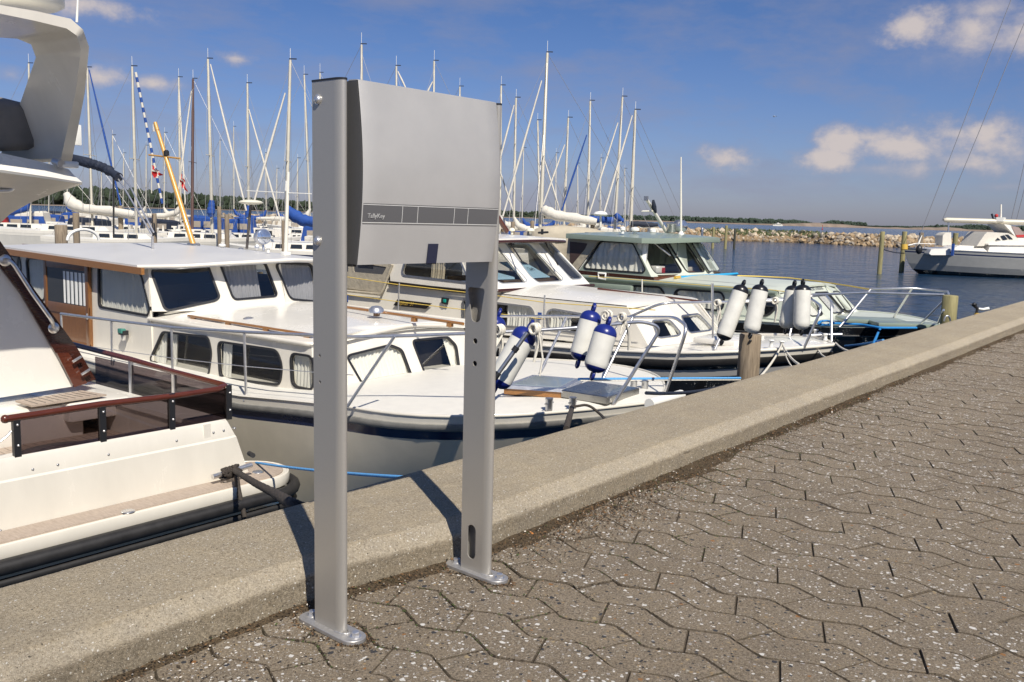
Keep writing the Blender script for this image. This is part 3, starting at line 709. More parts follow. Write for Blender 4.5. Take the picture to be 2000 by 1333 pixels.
    bodyp = [(front(z) + .006, z) for z in zs] + [(.012, Z1 + .001), (.095, Z1 - .004), (.10, Z1 - .012), (.10, Z0 + .01), (.095, Z0 + .002)]
    lo = MB().loft([[P(u, v, z) for v, z in bodyp] for u in (U0, U0 + .0025, U1 - .0025, U1)], True, True).build('cabinet_body', side_m, t, 30)
    lid = MB(); sh = .0022
    outp = [(front(z), z) for z in zs] + [(front(Z1) + .006, Z1 + .0022), (RV, Z1 + .0030)]
    inp = [(v + sh, z - (sh if z > Z1 else 0)) for v, z in outp]
    segs = outp + inp[::-1]
    us = [U0 - .0005, U0 + .0008] + [U0 + (U1 - U0) * k / 10 for k in range(1, 10)] + [U1 - .0008, U1 + .0005]
    lid.loft([[P(u, v + (.0008 if (i in (0, len(us) - 1)) and j < len(outp) else 0), z) for j, (v, z) in enumerate(segs)] for i, u in enumerate(us)], True, True)
    lido = lid.build('lid', alu_front, t, 35)
    # printed band following the curve
    def strip(ua, ub, za, zb, off, m_, name, n=10, par=None):
        mb = MB(); rows = [[P(u, front(z) - off, z) for z in [za + (zb - za) * i / n for i in range(n + 1)]] for u in [ua + (ub - ua) * k / 4 for k in range(5)]]
        mb.loft(rows, False, False); return mb.build(name, m_, par or lido, 60)
    zf = lambda x, y: yp(x, y, 1.470)
    def uz(x, y):
        q = O + ev * -.027; p = pp(x, y, q, -ev); d = p - O; return d.dot(eu), d.z
    zt = uz(840, 403)[1] + .0; zb_ = uz(840, 437)[1]
    zt, zb_ = (uz(717, 399.5)[1] + uz(972, 411)[1]) / 2, (uz(715, 432)[1] + uz(970, 441)[1]) / 2
    strip(U0 + .001, U1 - .001, zb_, zt, .0009, band_m, 'band')
    for z in (zb_ - .0013, zt + .0003): strip(U0 + .001, U1 - .001, z, z + .0010, .0016, line_m, 'band_line', 2)
    for z in (zb_ - .0036, zt + .0022): strip(U0 + .001, U1 - .001, z, z + .0012, .0010, side_m, 'band_line', 2)
    for x in (788, 818, 889.3, 916): u = uz(x, 420)[0] + .007; strip(u, u + .0011, zb_, zt, .0016, line_m, 'band_line', 4)
    u, z = uz(720, 426); u += .007; Nn = -ev
    text_part('TallyKey', P(u, front(z) - .0008, z), eu, ez, Nn, .0140, mat('grey_print', (.42, .42, .41), .5), lido, 'lettering', .12, .0003, .0012)
    # strap latch under the lid edge
    ua, ub = uz(838.5, 500)[0] + .014, uz(857.5, 500)[0] + .014; zt2 = uz(848, 477)[1]
    pts = [(front(z) - .0012, z) for z in [Z0 + (zt2 - Z0) * i / 6 for i in range(6, -1, -1)]] + [(front(Z0) + .001, Z0 - .002)]
    MB().loft([[P(u_, v, z) for v, z in pts] + [P(u_, v - .0022, z - (.002 if i >= 9 else 0)) for i, (v, z) in reversed(list(enumerate(pts)))] for u_ in (ua, ub)], True, True).build('strap', strap_m, t, 30)
    MB().box(P(U0 + .0, .055, Z1 + .004), (RV, RV, .008), (eu, ev, ez), 0, .002).build('hinge', plast_k, t, 30)
    MB().box(P(U0 + .004, .020, Z0 - .002), (.012, .020, .006), (eu, ev, ez), 0, .001).build('catch', plast_k, t, 30)
build_stand()
# ------------------------------------------------------------------ boats: shared builders
def interp(tab, x):
    if x <= tab[0][0]: return tab[0][1]
    for (a, b), (c, d) in zip(tab[:-1], tab[1:]):
        if x <= c: return b + (d - b) * (x - a) / (c - a)
    return tab[-1][1]
def outline(Xc, Y0, L_, B, s0, L0, p, n=34, transom=.86):
    pts = []
    for i in range(n + 1):
        t = (i / n) ** 2.1; s = s0 + (L_ - s0) * t; u = min((s - s0) / L0, 1)
        b = B * (1 - (1 - u) ** p) * (1 - (1 - transom) * sstep(L_ * .5, L_, s)); pts.append((b, Y0 + s))
    return [(Xc - b, y) for b, y in pts[::-1]] + [(Xc + b, y) for b, y in pts[1:]]
def hull(parent, Xc, Y0, L_, B, sheer, L0, p, bands, names, wl=(.78, .8, 1.5), transom=.86):
    """bands: (depth below sheer at the top, at the bottom, material, outset, part name).  wl=(width factor, stem setback, L0 factor) at the waterline"""
    zb = interp(sheer, Y0) - WATER
    def level(dep, out):
        q = min(1.25, max(0, dep) / zb); q2 = q ** 1.25
        pts = outline(Xc, Y0 - out, L_ + 2 * out, (B + out) * (1 - (1 - wl[0]) * q2), wl[1] * q2, L0 * (1 + (wl[2] - 1) * q2), p, transom=transom)
        return [V((x, y, interp(sheer, y) - dep)) for x, y in pts]
    first = None
    for a, b, m_, out, nm in bands:
        k = max(1, int((b - a) / .16)); rows = [level(a + (b - a) * i / k, out) for i in range(k + 1)]
        if out > 0.004:
            rows = [level(a, 0)] + [level(a + .004, out * .7)] + [level(a + (b - a) * .3, out)] + [level(a + (b - a) * .7, out)] + [level(b - .004, out * .7)] + [level(b, 0)]
        mb = MB(); mb.loft(rows, False, False)
        # transom
        for r0, r1 in zip(rows[:-1], rows[1:]): mb.add([r0[0], r0[-1], r1[-1], r1[0]], [[0, 1, 2, 3]])
        mb.build(nm, m_, parent, 40)
    return level
def deck_cap(parent, lvl, m_, crown=.05, name='deck', z_off=0, inset=0):
    e = lvl(z_off, -inset); n = len(e) // 2; L0 = e[:n + 1][::-1]; R0 = e[n:]
    rows = []
    for a, b in zip(L0, R0):
        w = (b - a).length; rows.append([a.lerp(b, k / 8) + V((0, 0, crown * min(1, w / 1.5) * (1 - (2 * k / 8 - 1) ** 2))) for k in range(9)])
    return MB().loft(rows, False, False).build(name, m_, parent, 50)
def facet_wall(parent, B0, B1, T0, T1, wins, m_, th=.03, name='wall', cur=None):
    """one flat wall between two base and two top points; wins = list of dicts with px corner lists"""
    fr = fplane(B0, B1, (V(T0) + V(T1)) / 2)
    outer = [touv(p, fr) for p in (B0, B1, T1, T0)]; holes = []
    for w in wins: holes.append(rpoly(pxuv(w['px'], fr), w.get('r', .05), 5) if 'px' in w else rpoly([touv(p, fr) for p in w['pts']], w.get('r', .05), 5))
    wl = wall(name, m_, parent, fr, outer, holes, th)
    for w, h in zip(wins, holes):
        window(parent, fr, h, w.get('fm', plast_k), w.get('fw', .016), w.get('proud', .006), w.get('glass'), w.get('cur'), w.get('cm'), pleat=w.get('pleat', .05), amp=w.get('amp', .012), gap=w.get('gap', .045))
    return fr
def slab(parent, pts, th, crown, m_, name, center=None, edge=.0, lip=0, n=6):
    """roof: outline points (3-D) sealed to a crowned top; thickness th"""
    P = [V(p) for p in pts]; c = V(center) if center else sum(P, V()) / len(P)
    rings = []
    rings.append([p - V((0, 0, th)) for p in P]); rings.append([p + (p - c).normalized() * .004 - V((0, 0, th * .5)) for p in P]); rings.append(P)
    for k in range(1, n):
        t = k / n; rings.append([p.lerp(c, t) + V((0, 0, crown * (1 - (1 - t) ** 2) + (0))) for p in P])
    mb = MB(); m0 = len(P); mb.loft(rings, False, True)
    top = len(mb.v); mb.v.append(c + V((0, 0, crown))); 
    for i in range(m0): mb.f.append([top - m0 + i, top - m0 + (i + 1) % m0, top]); mb.m.append(0)
    b0 = len(mb.v); mb.v.append(c - V((0, 0, th)));
    for i in range(m0): mb.f.append([i, (i + 1) % m0, b0]); mb.m.append(0)
    return mb.build(name, m_, parent, 40)
def fender(px_top, px_bot, X=None, plane='X', rad=.095, body=fend_w, cap=fend_b, label='', group='', wpx=None, eyes=True, d=None, low=None):
    f = (lambda x, y: xp(x, y, X)) if plane == 'X' else (lambda x, y: dp(x, y, d)) if plane == 'D' else (lambda x, y: yp(x, y, X))
    a = f(*px_top); b = f(*px_bot); L_ = (a - b).length; ax = (a - b).normalized()
    t = thing('fender', b, label, 'fender', group)
    pf = []
    hc = rad * .85
    def R(h):
        if h < hc: return rad * math.sqrt(max(0, 1 - ((hc - h) / hc) ** 2)) ** .9
        if h > L_ - hc: return rad * math.sqrt(max(0, 1 - ((h - L_ + hc) / hc) ** 2)) ** .9
        return rad
    hs = [0.004 + (L_ - .008) * i / 40 for i in range(41)]
    capn = (.19 if cap is fend_b else .13) * L_
    MB().lathe([(R(h), h) for h in hs if capn * .6 <= h <= L_ - capn], b, ax, 24).build('body', body, t, 60)
    MB().lathe([(R(h) * 1.006, h) for h in hs if h >= L_ - capn - .01] , b, ax, 24).build('end_cap', cap, t, 60)
    MB().lathe([(R(h) * 1.006, h) for h in hs if h <= capn * .6 + .01], b, ax, 24).build('end_cap', low or cap, t, 60)
    for q, s in ((a, 1), (b, -1)):
        e = ax.orthogonal().normalized(); mb = MB(); c = q + ax * s * .018
        mb.tube([c + (e * math.cos(k * math.pi / 8) + ax * math.sin(k * math.pi / 8)) * .028 for k in range(16)], .012, 8, True); mb.build('rope_eye', cap, t, 60)
    return t, a, b, ax
def knot(c, r, m_, label, tails=(), group=None, name='lashing'):
    """rope turns round a rail with hanging tails"""
    mb = MB(); rr = random.Random(int(abs(c[0]) * 1000)); c = V(c)
    for k in range(4):
        ox = rr.uniform(-.03, .03); mb.tube([c + V((ox + rr.uniform(-.004, .004), math.cos(q) * .026, math.sin(q) * .030)) for q in [i * math.pi / 6 for i in range(12)]], r, 6, True)
    for tl in tails:
        b = c + V(tl); mb.tube(arc([c, c.lerp(b, .4) + V((.02, -.02, .01)), b], 6, .1), r, 6)
        mb.tube([b, b + V((.015, 0, .05)), c + V((.03, 0, 0))], r, 6)
    return tag(mb.build(name, m_, None, 60), label, 'rope', group)
def rod(parent, name, pts, r, m_, n=10): return MB().tube(pts, r, n).build(name, m_, parent, 60)
def cleat_posts(parent, px, Xp, Z, name='bollard', r=.022, h=.11, sp=.15):
    pass

# ================================================================== boat with the blue stripe (bow to the quay, in front)
def boat_blue():
    XC = 6.87
    t = thing('motor_cruiser', (XC, 8.5, WATER), 'white motor cruiser with a navy blue stripe and varnished wooden door, bow to the quay', 'motorboat', 'motor cruisers moored bow to the quay')
    sheer = [(3.8, -.585), (4.4, -.615), (5.0, -.635), (5.7, -.655), (6.3, -.70), (7.3, -.79), (9.0, -.80), (14, -.76)]
    lv = hull(t, XC, 3.80, 10.2, 1.80, sheer, 1.95, 2.9,
              [(0, .068, gelcoat, 0, 'gunwale'), (.068, .135, grey_rub, .022, 'rub_rail'), (.135, .215, navy, 0, 'blue_stripe'), (.215, 1.35, hull_bounce, 0, 'hull')], None, wl=(.86, .9, 1.4))
    deck_cap(t, lv, gel_deck, .05)
    # raised toe round the deck
    e = lv(0, 0); MB().tube([p + V((0, 0, .004)) for p in e], .012, 6).build('toe_rail', gelcoat, t, 60)
    XN, XF = 5.53, 8.21
    zr = -.305
    # trunk cabin
    zb = -.84
    bs = [(XN, 9.5, zb), (XN, 6.66, zb), (5.80, 6.56, zb), (6.87, 6.55, zb), (7.88, 6.62, zb), (XF, 6.9, zb), (XF, 9.5, zb)]
    ts = [(XN + .03, 9.5, zr - .01), (XN + .03, 6.74, zr), (5.84, 6.80, zr), (6.87, 6.80, zr + .05), (7.84, 6.86, zr), (XF - .03, 7.0, zr), (XF - .03, 9.5, zr)]
    wr = dict(fm=plast_k, fw=.020, proud=.010, r=.07)
    cb = [(0, .3)]
    facet_wall(t, bs[0], bs[1], ts[0], ts[1], [dict(wr, px=[(318, 650), (407, 660), (413, 690), (407, 733), (346, 724), (294, 704)], cur=[(0, .22), (.30, .40)], r=[.05, .06, .05, .05, .03, .05]),
               dict(wr, px=[(427, 669), (541, 686), (551, 714), (547, 751), (431, 737)], cur=[(0, .16), (.94, 1)]),
               dict(wr, px=[(569, 692), (609, 698), (613, 728), (611, 761), (572, 753)], cur=[(0, 1)])], gelcoat, name='cabin_side')
    facet_wall(t, bs[1], bs[2], ts[1], ts[2], [], gelcoat, name='cabin_corner')
    facet_wall(t, bs[2], bs[3], ts[2], ts[3], [dict(wr, px=[(678, 697), (762, 676), (784, 685), (804, 739), (798, 748), (716, 763)], cur=[(0, 1)], r=[.05, .05, .04, .03, .03, .05])], gelcoat, name='cabin_front')
    facet_wall(t, bs[3], bs[4], ts[3], ts[4], [dict(wr, px=[(806, 667), (874, 660), (890, 676), (897, 728), (844, 741), (832, 734)], cur=[(.82, 1)], r=[.05, .04, .04, .04, .03, .02])], gelcoat, name='cabin_front')
    facet_wall(t, bs[4], bs[5], ts[4], ts[5], [], gelcoat, name='cabin_corner')
    facet_wall(t, bs[5], bs[6], ts[5], ts[6], [dict(wr, pts=[(XF, 7.3, -.75), (XF, 8.0, -.75), (XF, 8.0, -.45), (XF, 7.3, -.45)], cur=[(0, 1)])], gelcoat, name='cabin_side')
    MB().box((XC, 8.2, -.62), (XF - XN - .34, 2.6, .5)).build('saloon_block', interior, t, 0)  # solid dark block added so the windows read as shaded inside
    # oval sticker on the window near the right corner
    # coachroof, crowned and rising towards the windscreen
    ro = [V(p) + V((0, 0, .018)) for p in ts]
    ro = [V((p.x + (-.02 if p.x < XC - .5 else .02 if p.x > XC + .5 else 0), p.y - (.03 if p.y < 7.2 else 0), p.z)) for p in ro]
    rows = []; L1 = [ro[0].lerp(ro[1], i / 10) for i in range(11)] + [ro[2]]; R1 = [ro[6].lerp(ro[5], i / 10) for i in range(11)] + [ro[4]]
    for i, (a, b) in enumerate(zip(L1, R1)):
        g = 1 - i / 11; rows.append([a.lerp(b, k / 12) + V((0, -.02 * 0, (.085 + .075 * g) * (1 - abs(2 * k / 12 - 1) ** 2.2))) for k in range(13)])
    rows.append([p - V((0, .012, .028)) - V((0, 0, .0)) for p in [ro[2].lerp(ro[4], k / 12) + V((0, -.02, .06 * (1 - abs(2 * k / 12 - 1) ** 2.2))) for k in range(13)]])
    MB().loft(rows, False, False).build('coachroof', gel_bright, t, 50)
    edge = [ro[0], ro[1], ro[2], ro[3] + V((0, 0, .03)), ro[4], ro[5], ro[6]]; MB().tube(arc(edge, 5, .12), .024, 8).build('roof_edge', gelcoat, t, 60)
    # wheelhouse
    zb2, zt2 = -.84, .285
    A = [(XN, 12.9), (XN, 9.42), (6.18, 9.06), (6.98, 8.93), (7.78, 9.02), (XF, 9.45), (XF, 12.9)]
    zB = [-.84, -.84, -.21, -.16, -.20, -.84, -.84]
    b2 = [V((x, y, z)) for (x, y), z in zip(A, zB)]
    rk = [0, .10, .12, .12, .12, .10, 0]
    t2 = [V((x + (.02 if x < 6 else -.02 if x > 8 else 0), y + r_, zt2 + (.06 if 1 < i < 5 else .0))) for i, ((x, y), r_) in enumerate(zip(A, rk))]
    wd = dict(fm=plast_k, fw=.022, proud=.010, r=.07)
    door0, door1 = xp(90, 508, XN), xp(177, 518, XN)
    # side with windows and a doorway
    fr = facet_wall(t, b2[0], b2[1], t2[0], t2[1], [dict(wd, px=[(193, 520), (268, 527), (276, 540), (292, 605), (288, 615), (194, 598)], cur=[(0, 1)], r=[.06, .05, .05, .03, .03, .06]),
               dict(wd, px=[(52, 506), (88, 508), (87, 587), (58, 580)], cur=[(0, 1)]), dict(wd, px=[(10, 500), (38, 503), (41, 520), (40, 576), (10, 570)], cur=[(0, 1)])], gelcoat, name='wheelhouse_side')
    b1c = V((b2[1].x, b2[1].y, -.21))
    facet_wall(t, b1c, b2[2], t2[1], t2[2], [dict(wd, px=[(296, 527), (402, 513), (427, 580), (420, 586), (330, 605), (322, 600)], cur=[], r=[.07, .07, .05, .04, .05, .06])], gelcoat, name='wheelhouse_front')
    facet_wall(t, b2[2], b2[3], t2[2], t2[3], [dict(wd, px=[(430, 513), (510, 511), (518, 518), (540, 577), (457, 584)], cur=[(0, .72)], cm=curtain_g, r=[.06, .06, .05, .04, .05])], gelcoat, name='wheelhouse_front')
    facet_wall(t, b2[3], b2[4], t2[3], t2[4], [dict(wd, px=[(540, 515), (608, 518), (622, 588), (567, 583)], cur=[(0, 1)], cm=curtain_g)], gelcoat, name='wheelhouse_front')
    b5c = V((b2[5].x, b2[5].y, -.21)); facet_wall(t, b2[4], b5c, t2[4], t2[5], [], gelcoat, name='wheelhouse_front')
    facet_wall(t, b2[5], b2[6], t2[5], t2[6], [dict(wd, pts=[(XF, 10, -.2), (XF, 11.2, -.2), (XF, 11.2, .22), (XF, 10, .22)])], gelcoat, name='wheelhouse_side')
    MB().box((XC, 13.0, -.28), (XF - XN, .03, 1.14)).build('aft_bulkhead', gelcoat, t, 0)
    MB().box((XC, 11.0, -.5), (XF - XN - .30, 2.6, 1.1)).build('wheelhouse_shade_block', interior, t, 0)  # dark block in place of the wheelhouse's inner shade
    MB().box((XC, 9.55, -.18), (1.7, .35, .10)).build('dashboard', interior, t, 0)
    # varnished door in the side
    D = lambda y, z, o=.0: V((XN - o, y, z))
    y0, y1 = door1.y, door0.y; zt_, zbt = xp(130, 513, XN).z, -.80
    dr = MB().box(D((y0 + y1) / 2, (zt_ + zbt) / 2, .012), (.03, y1 - y0, zt_ - zbt)).build('door', teakv_v, t, 0)
    fw_ = .075; zm = xp(130, 602, XN).z
    for a, b, c, d in ((y0, y0 + fw_, zbt, zt_), (y1 - fw_ * .9, y1, zbt, zt_), (y0, y1, zt_ - fw_, zt_), (y0, y1, zm - .06, zm + .06), (y0, y1, zbt, zbt + .08)):
        MB().box(D((a + b) / 2, (c + d) / 2, .030 + .003 * (c == zbt and d == zt_)), (.016, b - a, d - c), None, 0, .003).build('door_frame', teakv_v, dr, 30)
    MB().box(D((y0 + y1) / 2, (zm + .06 + zt_ - fw_) / 2, .0275), (.004, y1 - y0 - 2 * fw_, zt_ - fw_ - zm - .06)).build('door_pane', mat('door_glass', (.05, .05, .05), .06), dr, 0)
    cu = MB(); rows = []
    for zz in (zm + .07, zt_ - fw_ - .03): rows.append([D(y0 + fw_ + .01 + (y1 - y0 - 2 * fw_) * .55 * k / 24, zz, .031 + .003 * math.sin(k * 1.4)) for k in range(25)])
    cu.loft(rows, False, False).build('door_curtain', curtain_m, dr, 60, False)
    MB().box(D(y0 + .03, zm - .05, .045), (.02, .02, .07), None, 0, .004).build('door_handle', chrome, dr, 30)
    # roof with teak fascia
    ov = .11
    rp_ = [(XN - ov, 13.0, .37), (XN - ov, 9.50, .30), (5.75, 9.18, .315), (6.2, 8.96, .35), (6.98, 8.80, .385), (7.66, 8.98, .35), (8.05, 9.2, .315), (XF + ov, 9.5, .30), (XF + ov, 13.0, .37)]
    slab(t, rp_, .045, .085, gel_roof, 'wheelhouse_roof', center=(XC, 11.2, .37))
    edge = [V(p) - V((0, 0, .014)) for p in rp_]; MB().tube(arc(edge[1:8], 5, .1), .021, 8).build('roof_edge', gel_bright, t, 60)
    for x, nm in ((XN - ov + .0, 'fascia_board'), (XF + ov, 'fascia_board')):
        MB().loft([[V((x + sx, y, z)) for sx, z in ((-.018, zc - .075), (-.018, zc + .0), (.02, zc + .0), (.02, zc - .075))] for y, zc in ((13.0, .345), (9.40, .278))], True, True).build(nm, teakv, t, 0)
    # grab rails on both roofs
    def grab(px, X, zoff, nfeet, m_):
        a, b = xp(*px[0], X), xp(*px[1], X); g = MB().box((a + b) / 2, ((b - a).length, .035, .022), ((b - a).normalized(), V((1, 0, 0)), V((0, 0, 1))), 0, .005).build('grab_rail', m_, t, 30)
        for k in range(nfeet): c = a.lerp(b, (k + .15) / (nfeet - .7)); MB().box(c - V((0, 0, .028)), (.07, .03, .035), ((b - a).normalized(), V((1, 0, 0)), V((0, 0, 1)))).build('rail_foot', m_, g, 0)
    grab(((45, 478), (258, 499)), 6.05, 0, 4, teakv); grab(((368, 617), (612, 655)), 5.72, 0, 4, teakv)
    a = zp(672, 600, -.12); b = zp(905, 633, -.12); g = MB().tube([a, b], .016, 8).build('grab_rail', teakv, t, 60)
    for k in (.3, .62, .9): MB().box(a.lerp(b, k) - V((0, 0, .03)), (.05, .05, .04)).build('rail_foot', teakv, g, 0)
    # chrome vent, nav lamp
    c = xp(486, 631, 6.0); MB().lathe([(.085, -.03), (.085, 0), (.078, .03), (.055, .055), (.02, .066), (0, .068)], c, (0, 0, 1), 24).build('vent', chrome, t, 60)
    c = zp(735, 607, -.10); MB().lathe([(.085, -.02), (.08, .02), (.05, .045), (0, .055)], c, (0, 0, 1), 24).build('vent', chrome, t, 60)
    c = xp(241, 650, XN - .05); lmp = MB().box(c, (.07, .10, .05)).build('navigation_lamp', plast_k, t, 30); MB().box(c + V((-.02, 0, .022)), (.06, .085, .055), None, 0, .01).build('lens', mat('green_lens', (.06, .22, .18), .2), lmp, 30)
    MB().lathe([(.02, -.09), (.03, -.06), (.03, -.03)], c, (0, 0, 1), 12).build('bracket', chrome, lmp, 60)
    # round sticker
    fr = fplane(bs[3], bs[4], (V(ts[3]) + V(ts[4])) / 2); u, v = pxuv([(872, 727)], fr)[0]; MB().poly([(u + .06 * math.cos(k * .3142), v + .03 * math.sin(k * .3142)) for k in range(20)], [], (fr[0] + fr[3] * .001, *fr[1:]), .002).build('sticker', mat('pale_sticker', (.62, .74, .78), .5), t, 0)
    # railing: main top rail and pulpits
    P = [xp(x, y, 5.10) for x, y in ((119, 613), (218, 626), (335, 640), (477, 649), (608, 655), (675, 659))] + [zp(810, 656, -.03), zp(960, 650, .03), zp(1080, 644, .07), zp(1150, 639, .10), zp(1255, 628, .13)]
    Pf = arc(P + [zp(1292, 640, .08), zp(1195, 795, -.60)], 8, .14)
    rail = MB().tube(Pf, .0155, 10).build('guard_rail', chrome, t, 60)
    F = [zp(940, 618, -.2), zp(1090, 618, -.10), zp(1230, 620, .0), zp(1318, 620, .09), zp(1343, 638, .06), zp(1297, 776, -.60)]
    MB().tube(arc(F, 8, .13), .0155, 10).build('guard_rail', chrome, t, 60)
    for (x, y), (fx, fy) in (((119, 613), (124, 705)), ((218, 626), (219, 735)), ((335, 640), (338, 757)), ((477, 649), (481, 783))):
        a = xp(x, y, 5.10); MB().tube([a, xp(fx, fy, 5.10)], .0125, 8).build('stanchion', chrome, t, 60)
        MB().lathe([(.03, 0), (.028, .012), (.016, .02)], xp(fx, fy, 5.10), (0, 0, 1), 12).build('stanchion_base', chrome, t, 60)
    MB().tube([xp(771, 657, 5.12) , zp(676, 798, -.625)], .0135, 8).build('stanchion', chrome, t, 60)
    MB().tube([zp(1106, 621, -.09), zp(1052, 735, -.62)], .0135, 8).build('stanchion', chrome, t, 60)
    MB().tube([zp(1235, 622, .0), zp(1173, 751, -.61)], .0135, 8).build('stanchion', chrome, t, 60)
    MB().tube([zp(1030, 644, .05), zp(963, 742, -.30)], .015, 8).build('stanchion', chrome, t, 60)
    MB().tube([xp(x, y, 5.10) for x, y in ((122, 670), (218, 683), (337, 700), (479, 716), (608, 727), (690, 733))], .004, 6).build('guard_wire', chrome, t, 60)
    # deck hatches
    zc = -.575
    hA = [zp(984, 770, zc), zp(1098, 778, zc), zp(1136, 757, zc), zp(1040, 749, zc)]
    MB().loft([[p for p in hA], [p + V((0, 0, .05)) for p in hA]], True, True).build('hatch_coaming', teakv, t, 0)
    c = sum(hA, V()) / 4; hB = [c + (p - c) * 1.0 + V((0, 0, .052)) for p in hA]; hC = [p + V((0, 0, .028)) for p in hB]
    hh = MB().loft([hB, [c + V((0, 0, .052)) + (p - c - V((0, 0, .0))) * 1.05 for p in hA], hC], True, True).build('hatch_frame', chrome, t, 20)
    MB().loft([[c + (p - c) * .80 + V((0, 0, .078)) for p in hA], [c + (p - c) * .78 + V((0, 0, .084)) for p in hA]], True, True).build('hatch_lens', mat('smoked_hatch', (.20, .24, .26), .1), hh, 0)
    hA = [zp(1096, 776, zc + .01), zp(1185, 790, zc + .01), zp(1248, 771, zc + .01), zp(1150, 757, zc + .01)]
    MB().loft([hA, [p + V((0, 0, .055)) for p in hA], [p.lerp(sum(hA, V()) / 4, .02) + V((0, 0, .062)) for p in hA]], True, True).build('locker_lid', mat('brushed_steel', (.42, .41, .38), .28, 1, nscale=12, namt=.12), t, 0)
    for i, (x, y) in enumerate(((1072, 802), (1118, 800), (1237, 765), (1259, 765))):
        c = zp(x, y, zc - .02); b = MB().lathe([(.030, 0), (.030, .085), (.033, .09), (.033, .10), (.028, .104)], c, (0, 0, 1), 16).build('bollard', galv, t, 40)
        MB().cyl(c + V((-.055, 0, .06)), c + V((.055, 0, .06)), .007, 8).build('bollard_pin', galv, b, 60)
    # plank at the bow hidden by the quay edge
    MB().cyl(zp(1268, 790, -.5), zp(1330, 772, -.5), .045, 14).build('bow_roller', plast_w, t, 60)
    # roof gear
    X = 6.95
    a = xp(378, 480, X); b = xp(303, 240, X)
    m_ = MB().tube([a, a.lerp(b, .5), b], [.037, .033, .024], 14).build('mast', pine, t, 60)
    MB().tube([xp(291, 303, X), xp(352, 310, X)], .012, 8).build('crosstree', pine, m_, 60)
    c = xp(325, 300, X); MB().lathe([(.028, -.03), (.036, -.028), (.036, .028), (.028, .035), (.02, .045)], c, (0, 0, 1), 16).build('anchor_lamp', plast_k, m_, 40)
    MB().box(xp(301, 250, X), (.03, .03, .10), None, 0, .004).build('mast_lamp', plast_w, m_, 30); MB().lathe([(.01, 0), (.012, .05), (.02, .055)], xp(309, 262, X), (0, 0, 1), 8).build('wind_cup', plast_k, m_, 30)
    MB().box(a + V((0, .0, 0)), (.10, .16, .06), None, 0, .01).build('mast_step', galv, m_, 30)
    X = 7.5
    c = xp(490, 396, X); s = MB().cyl(xp(482, 486, X), c, .018, 12).build('scanner_post', mat('post_bronze', (.10, .09, .085), .4, .3), t, 60)
    MB().lathe([(.02, -.03), (.10, -.022), (.155, -.008), (.16, .004), (.13, .022), (.07, .034), (.0, .038)], c, (0, 0, 1), 28).build('radar_scanner', radar_m, s, 60)
    c = xp(511, 463, X); d_ = V((-.25, -1, .1)).normalized(); s = MB().lathe([(.045, .12), (.085, .07), (.10, 0), (.105, -.06), (.10, -.075)], c, -d_, 24).build('searchlight', chrome, t, 50)
    MB().lathe([(.095, .0), (.08, .012), (0, .02)], c + d_ * .07, d_, 24).build('searchlight_lens', mat('lens_glass', (.75, .77, .8), .08, .9), s, 60)
    MB().cyl(c, xp(515, 490, X), .018, 10).build('searchlight_stand', chrome, s, 60)
    for x, y, r in ((434, 482, .045), (524, 486, .035)):
        MB().lathe([(.02, -.05), (.02, .0), (r, .004), (r * 1.1, .02), (r * .7, .035), (0, .04)], xp(x, y, 7.1), (0, 0, 1), 16).build('vent', plast_w, t, 60)
    s = MB().lathe([(.03, 0), (.045, .05), (.02, .09)], xp(470, 486, 7.6) - V((0, 0, .04)), V((-.5, -.8, .25)).normalized(), 14).build('horn', chrome, t, 60)
    MB().lathe([(.022, -.01), (.03, .05), (.02, .055)], xp(502, 484, 7.3), V((-.6, -.75, .1)).normalized(), 14).build('horn', chrome, t, 60)
    a = xp(558, 495, 7.2); b = xp(563, 336, 7.2); s = MB().tube([a, b], [.024, .018], 12).build('aerial', mast_w, t, 60)
    MB().cyl(xp(560, 373, 7.2), xp(561, 354, 7.2), .026, 12).build('aerial_ferrule', plast_w, s, 60); MB().box(xp(558, 496, 7.2), (.10, .08, .05), None, 0, .01).build('aerial_foot', plast_w, s, 30)
    MB().tube([xp(482, 373, 7.2), xp(560, 377, 7.2), xp(608, 379, 7.2)], .006, 6).build('aerial_bar', plast_w, s, 60)
    MB().cyl(xp(298, 491, 6.3), xp(298, 462, 6.3), .016, 10).build('stanchion', chrome, t, 60)
    # folded sun-canopy frame with dark cover
    X = 6.3
    fr_ = MB()
    for dx, dy in ((0, 0), (7, -4)): fr_.tube([xp(228 + dx, 346 + dy, X), xp(243 + dx * 1.5, 368 + dy * 1.2, X), xp(296 + dx * .6, 458 + dy, X)], .011, 8)
    fo = fr_.build('canopy_frame', chrome, t, 60)
    pts = arc([xp(136, 309, X), xp(185, 322, X), xp(208, 330, X), xp(232, 347, X)], 8, .2); rr = random.Random(2)
    MB().tube(pts, [.055 + .012 * math.sin(i * 1.7) + rr.uniform(-.006, .006) for i in range(len(pts))], 12).build('canopy_cover', navy_cloth, t, 60)
    MB().cyl(xp(222, 345, X), xp(222, 462, 6.6), .012, 8).build('canopy_leg', mat('dark_tube', (.05, .05, .05), .3, .5), t, 60)
    # white hoop standing on the aft roof
    c = xp(163, 470, 7.2); MB().tube([c + V((.25 * math.cos(q), -.19 * math.cos(q) * 0, .17 * math.sin(q))) for q in [math.pi * i / 16 for i in range(17)]], .024, 10).build('hoop', plast_w, t, 60)
    return t
boat_blue()
